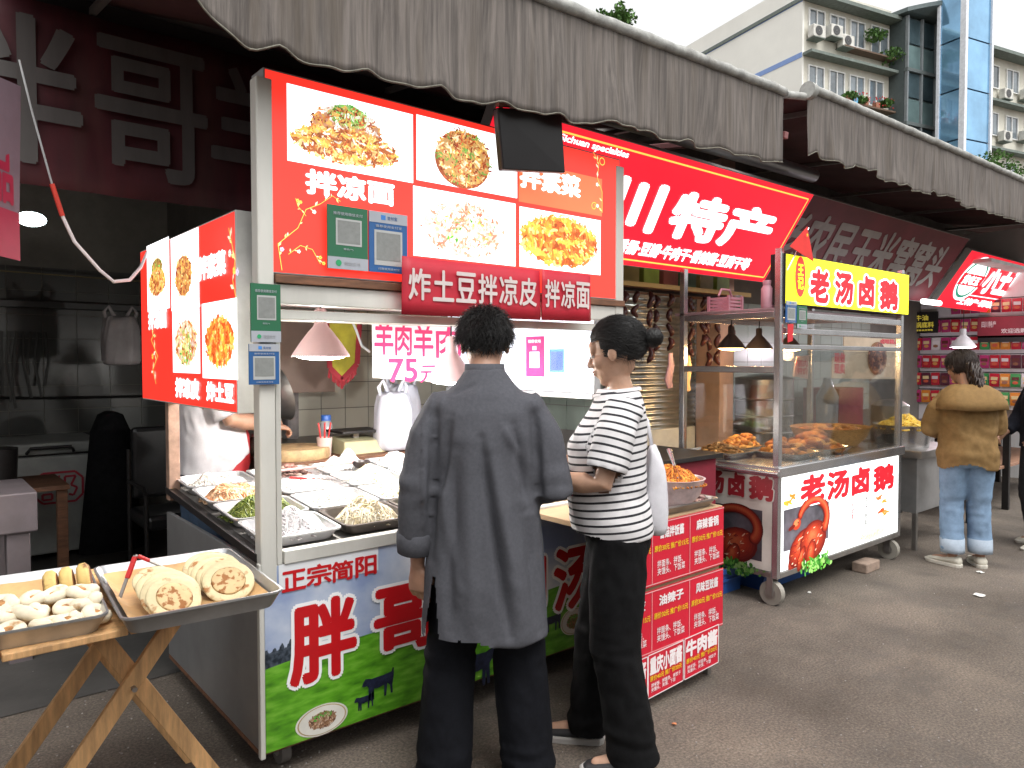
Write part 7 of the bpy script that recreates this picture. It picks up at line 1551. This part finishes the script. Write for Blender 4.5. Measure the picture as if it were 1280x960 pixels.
hair(wo_, T, lambda d: abs(d.x) > .72 and -.35 < d.y < .42 and -.45 < d.z < .45, lambda d, r: V3(0,-.8,-.25+.5*d.y), 700, lambda d: .085, HAIR, 15, lift=.007, rand=.14, wid=.0013, r=(.086,.104,.096), cap=False, name='side_hair')
hair(wo_, T, lambda d: d.y < -.3 and d.z < .2 and d.z > -.75, lambda d, r: V3(r.uniform(-.5,.5),-.2,-.3), 160, lambda d: .05, HAIR, 16, lift=.02, rand=.5, wid=.0007, r=(.083,.103,.095), cap=False, name='loose_hair')
b = MB(); bc = V3(0,-.145,.018)
def swirl(b, c, R, n, seed, T, wid=.0022):
    rg = random.Random(seed)
    for k in range(n):
        ax = V3(rg.gauss(0,.35),-1,rg.gauss(0,.35)).normalized(); u = ax.cross(V3(.3,.1,1)).normalized(); v = ax.cross(u); el = rg.uniform(-1.1,1.1); a0 = rg.uniform(0,6.28); al = rg.uniform(1.2,2.6); pts = []
        for j in range(6):
            a = a0+al*j/5; d = (u*math.cos(a)+v*math.sin(a))*math.cos(el)+ax*math.sin(el); pts.append(c+d*R*rg.uniform(.97,1.05))
        for j in range(5):
            p, q = pts[j], pts[j+1]; s = (q-p).cross(p-c).normalized()*wid*(1-.12*j); n_ = (p-c).normalized()*wid; b.add([T @ (p-s), T @ (p+s), T @ (q+s), T @ (q-s), T @ (p+n_), T @ (q+n_)], [(0,1,2,3),(1,4,5,2),(4,0,3,5)])
b.ell((0,0,0), (.033,.030,.034), n=20, m=12, M=T @ Matrix.Translation(bc)); swirl(b, bc, .033, 420, 6, T); b.build('hair_bun', HAIR, wo_, smooth=2)
b = MB(); b.tube([T @ (V3(.026*math.cos(a), -.112, .020+.026*math.sin(a))) for a in [6.283*j/12 for j in range(13)]], .005, n=8); b.build('hair_tie', mat('gold_tie', (.35,.24,.08), .4, .5), wo_, smooth=2)
Mw = root_matrix(wo_); FRAME['local'] = False
ph = thing('phone', 'dark phone held in the hand of the woman with the bun', 'phone', Mw @ V3(-.055,.36,1.10)); b = MB(); b.box(-.036,-.004,-.06,.036,.004,.06, M=Mw @ Matrix.Translation((-.012,.375,1.125)) @ Matrix.Rotation(R_(-40),4,'X')); b.build('case', mat('phone_black', (.01,.01,.012), .2), ph, bevel=.003)
# white tote at her back
tb = thing('tote_bag', 'white cloth tote bag hanging behind the waist of the woman with the bun', 'bag', Mw @ V3(-.05,-.22,.86))
b = MB(); b.rings([(.845,.13,-.165,.10,.035),(.86,.13,-.165,.12,.048),(1.0,.13,-.16,.12,.052),(1.10,.13,-.155,.11,.038),(1.17,.13,-.15,.10,.022),(1.185,.13,-.145,.09,.010)], n=28, p=3); b.v = [Mw @ (v+V3(.010*noise.noise(v*14),.020*noise.noise(v*11+V3(4,0,0)),0)) for v in b.v]
TOT = cloth('white_tote_cloth', (.62,.61,.64), .06, 20, 300); b.build('body', TOT, tb, smooth=2, sub=1)
b = MB(); b.tube([Mw @ q for q in (V3(.15,-.15,1.17),V3(.16,-.13,1.28),V3(.165,-.05,1.40),V3(.16,.03,1.40),V3(.15,.12,1.2))], .012, n=8, flat=.4); b.build('strap', TOT, tb, smooth=2)
FRAME['local'] = True
# ---------------------------------------------------------------- vendor
vn = thing('person', 'vendor in white shirt and red apron working behind the side light box', 'person', (1.29, 4.20, 0), R_(-92))
Q = dict(head=V3(0,.06,1.62), hrot=Matrix.Rotation(R_(-18),3,'X'), neck=V3(0,.0,1.47), pelvis=V3(0,0,.97), chest=V3(0,0,1.27), w=1.18,
    shL=V3(-.17,0,1.40), elL=V3(-.22,.10,1.19), wrL=V3(-.14,.36,1.17), hdL=(V3(.2,.9,-.1),V3(.3,0,-1),V3(1,0,0),.9), shR=V3(.18,0,1.40), elR=V3(.24,.08,1.20), wrR=V3(.14,.34,1.15), hdR=(V3(-.2,.9,-.2),V3(-.2,0,-1),V3(-1,0,0),.9),
    hpL=V3(-.09,0,.88), hpR=V3(.09,0,.88), knL=V3(-.10,.02,.48), knR=V3(.10,.02,.48), anL=V3(-.11,-.02,.085), anR=V3(.11,0.0,.085), ftL=V3(-.1,1,0).normalized(), ftR=V3(.1,1,0).normalized())
T = body_mesh(vn, Q, SKIN, voxel=.0065); face_parts(vn, T)
b = MB(); b.rings([(.90,0,.02,.19,.17),(1.0,0,.05,.20,.195),(1.1,0,.045,.195,.19),(1.22,0,.02,.19,.165),(1.34,0,0,.18,.13),(1.41,0,0,.14,.10),(1.46,0,0,.085,.08)], n=32)
for k, s in (('L',-1),('R',1)): b.tube([V3(s*.14,0,1.39), Q['sh'+k].lerp(Q['el'+k],.4), Q['sh'+k].lerp(Q['el'+k],.9)], [.07,.085,.086], n=20)
remesh(b, .011, 4, 'shirt', cloth('vendor_shirt', (.70,.67,.69), .05, 20), vn, lambda co, no, me: (fold(co, no, .016, 8, 5, 2), co[:,2] < .905))
b = MB(); b.rings([(.55,0,.075,.17,.10),(.8,0,.085,.18,.12),(.95,0,.098,.185,.142),(1.1,0,.096,.16,.145),(1.25,0,.065,.12,.128),(1.34,0,.045,.09,.105)], n=32); b.build('apron', mat('apron_red', (.42,.02,.025), .7, var=.15), vn, smooth=2)
for s in (-1, 1): b = MB(); b.tube([V3(s*.08,.13,1.33), V3(s*.09,.08,1.425), V3(s*.06,-.02,1.475)], .008, n=8); b.build('apron_strap', mat('apron_red', (.42,.02,.025), .7), vn, smooth=2)
trousers(vn, Q, mat('denim_dark', (.04,.07,.12), .85, var=.2, scale=30), 1.0, (.11,.11,.1,.1,.1), .04, seed=4, vox=.014, w=1.05)
for k in ('L','R'): shoes(vn, Q['an'+k], Q['ft'+k], mat('black_shoe', (.02,.02,.02), .5), mat('dark_sole', (.05,.05,.05), .8))
hair(vn, T, hm, lambda d, r: V3(0,-.3,-.6), 900, lambda d: .04, HAIR, 8, wid=.003)
# ---------------------------------------------------------------- woman in the brown jacket
bw = thing('person', 'woman from behind in olive brown wide collar jacket and pale rolled jeans', 'person', (6.03, 1.99, 0), R_(-50))
B = dict(head=V3(-.03,.07,1.47), hrot=Matrix.Rotation(R_(25),3,'Z') @ Matrix.Rotation(R_(-18),3,'X'), neck=V3(0,.01,1.33), pelvis=V3(0,-.02,.88), chest=V3(0,0,1.17), w=.98,
    shL=V3(-.145,0,1.275), elL=V3(-.235,.06,1.03), wrL=V3(-.10,.26,.96), hdL=(V3(.3,.9,-.1),V3(.3,0,-1),V3(1,0,0),.6), shR=V3(.145,0,1.275), elR=V3(.215,.05,1.02), wrR=V3(.10,.25,.98), hdR=(V3(-.3,.9,-.1),V3(-.2,0,-1),V3(-1,0,0),.6),
    hpL=V3(-.085,-.01,.82), hpR=V3(.085,-.01,.82), knL=V3(-.09,.03,.45), knR=V3(.09,.02,.45), anL=V3(-.095,-.02,.085), anR=V3(.10,.0,.085), ftL=V3(-.75,1,0).normalized(), ftR=V3(.1,1,0).normalized())
T = body_mesh(bw, B, SKIN, voxel=.007); face_parts(bw, T)
BJ = cloth('olive_brown_twill', (.22,.135,.055), .14, 30, 300, .8)
b = MB(); b.rings([(.72,0,0,.195,.155),(.85,0,-.01,.200,.16),(.97,0,-.01,.182,.14),(1.08,0,0,.19,.145),(1.2,0,0,.185,.135),(1.28,0,0,.155,.11),(1.33,0,0,.09,.08)], n=32)
for k, s in (('L',-1),('R',1)): b.tube([V3(s*.12,0,1.265), B['sh'+k].lerp(B['el'+k],.5)+V3(s*.01,0,0), B['el'+k], B['el'+k].lerp(B['wr'+k],.9)], [.068,.076,.074,.055], n=20)
def post(co, no, me):
    co = fold(co, no, .018, 7, 4, 6.0); z = co[:,2]; wr = np.array([noise.noise(Vector((a*5+c*4, b_*5, c*14))) for a, b_, c in co], np.float32)
    co = co+no*(.026*wr*np.exp(-((z-.95)/.14)**2))[:,None]
    return co, z < .735+.05*np.cos(co[:,0]*11+.5)-.02
remesh(b, .010, 5, 'jacket', BJ, bw, post)
b = MB(); rings = []
for z, rx, ry, cy in ((1.345,.085,.075,0),(1.335,.12,.10,-.005),(1.29,.185,.145,-.015),(1.22,.225,.185,-.02),(1.165,.235,.195,-.02),(1.163,.225,.185,-.02),(1.22,.21,.17,-.02)):
    rings.append([(rx*math.copysign(abs(math.cos(a))**.7, math.cos(a)), cy+ry*math.copysign(abs(math.sin(a))**.7, math.sin(a)), z+.01*noise.noise(V3(math.cos(a)*2,math.sin(a)*2,z*3))) for a in [6.283*j/48 for j in range(48)]])
b.loft(rings, cap=False); b.build('wide_collar', BJ, bw, smooth=2)
JEAN = cloth('pale_blue_denim', (.19,.28,.40), .18, 14, 400)
trousers(bw, B, JEAN, .92, (.10,.094,.080,.076,.075), .11, name='jeans', seed=12, amp=.010, vox=.010, w=.98)
for k in ('L','R'):
    a = B['an'+k]; kn = B['kn'+k]; q0 = V3(a.x, a.y, .105); q1 = q0.lerp(kn, .30); b = MB(); rings = []
    for t, r in ((0,.070),(.0,.080),(.3,.081),(1,.082),(1.0,.070)): rings.append([q0.lerp(q1,t)+V3(r*math.cos(x), r*math.sin(x), 0) for x in [6.283*j/28 for j in range(28)]])
    b.loft(rings, cap=False); b.build('turned_up_cuff', cloth('pale_denim_inside', (.34,.40,.47), .1, 20, 400), bw, smooth=2)
    shoes(bw, a, B['ft'+k], mat('cream_sneaker', (.55,.52,.44), .7), mat('cream_sole', (.60,.57,.50), .7), 1.02)
hm2 = lambda d: (d.y < .25) or d.z > .35
hair(bw, T, hm2, lambda d, r: V3(.1*r.uniform(-1,1), -.2, -1), 2200, lambda d: .10, HAIRB, 9, lift=.018, rand=.3, wid=.0032)
b = MB(); rg = random.Random(4)
for i in range(130):
    x = rg.uniform(-.045,.045); y = -.085+rg.uniform(-.03,.02); ph_ = rg.uniform(0,6); pts = [T @ V3(x*(1-.4*t)+.014*math.sin(ph_+t*9), y-.02*t+.014*math.cos(ph_+t*9), -.0-.20*t) for t in [j/9 for j in range(10)]]; b.tube(pts, [.006,.007,.007,.007,.007,.006,.006,.005,.004,.002], n=4)
b.build('ponytail', HAIRB, bw, smooth=2)
# ---------------------------------------------------------------- person cut by the right edge
ep = thing('person', 'person in black top cut off by the right edge of the photo', 'person', (7.16, 1.80, 0), R_(60))
E_ = dict(head=V3(0,.05,1.50), hrot=Matrix.Rotation(R_(-12),3,'X'), neck=V3(0,.0,1.36), pelvis=V3(0,0,.90), chest=V3(0,0,1.18), w=1.0,
    shL=V3(-.15,0,1.30), elL=V3(-.22,.02,1.04), wrL=V3(-.18,.20,.92), hdL=(V3(.2,.8,-.5),V3(.8,0,-.4),V3(0,.5,1),.5), shR=V3(.15,0,1.30), elR=V3(.22,.02,1.04), wrR=V3(.18,.20,.92), hdR=(V3(-.2,.8,-.5),V3(-.8,0,-.4),V3(0,.5,1),.5),
    hpL=V3(-.085,0,.84), hpR=V3(.085,0,.84), knL=V3(-.10,.03,.46), knR=V3(.10,.02,.46), anL=V3(-.11,.10,.085), anR=V3(.11,-.08,.085), ftL=V3(0,1,0), ftR=V3(0.1,1,0).normalized())
T = body_mesh(ep, E_, SKIN, voxel=.008); face_parts(ep, T)
b = MB(); b.rings([(.80,0,0,.19,.15),(.95,0,0,.18,.14),(1.2,0,0,.185,.14),(1.31,0,0,.15,.11),(1.36,0,0,.085,.08)], n=28)
for k, s in (('L',-1),('R',1)): b.tube([V3(s*.12,0,1.29), E_['el'+k], E_['el'+k].lerp(E_['wr'+k],.9)], [.07,.07,.05], n=18)
remesh(b, .012, 4, 'black_top', cloth('black_knit', (.014,.015,.022), .2, 40), ep, lambda co, no, me: (fold(co, no, .014, 8, 4, 1), co[:,2] < .81))
trousers(ep, E_, cloth('dark_grey_slacks', (.03,.03,.035), .2, 40), .95, (.10,.10,.09,.09,.09), .05, seed=14, vox=.014)
for k in ('L','R'): shoes(ep, E_['an'+k], E_['ft'+k], mat('cream_sneaker', (.55,.52,.44), .7), mat('cream_sole', (.60,.57,.50), .7))
hair(ep, T, hm, lambda d, r: V3(0,-.3,-.6), 900, lambda d: .05, HAIR, 11, wid=.003)
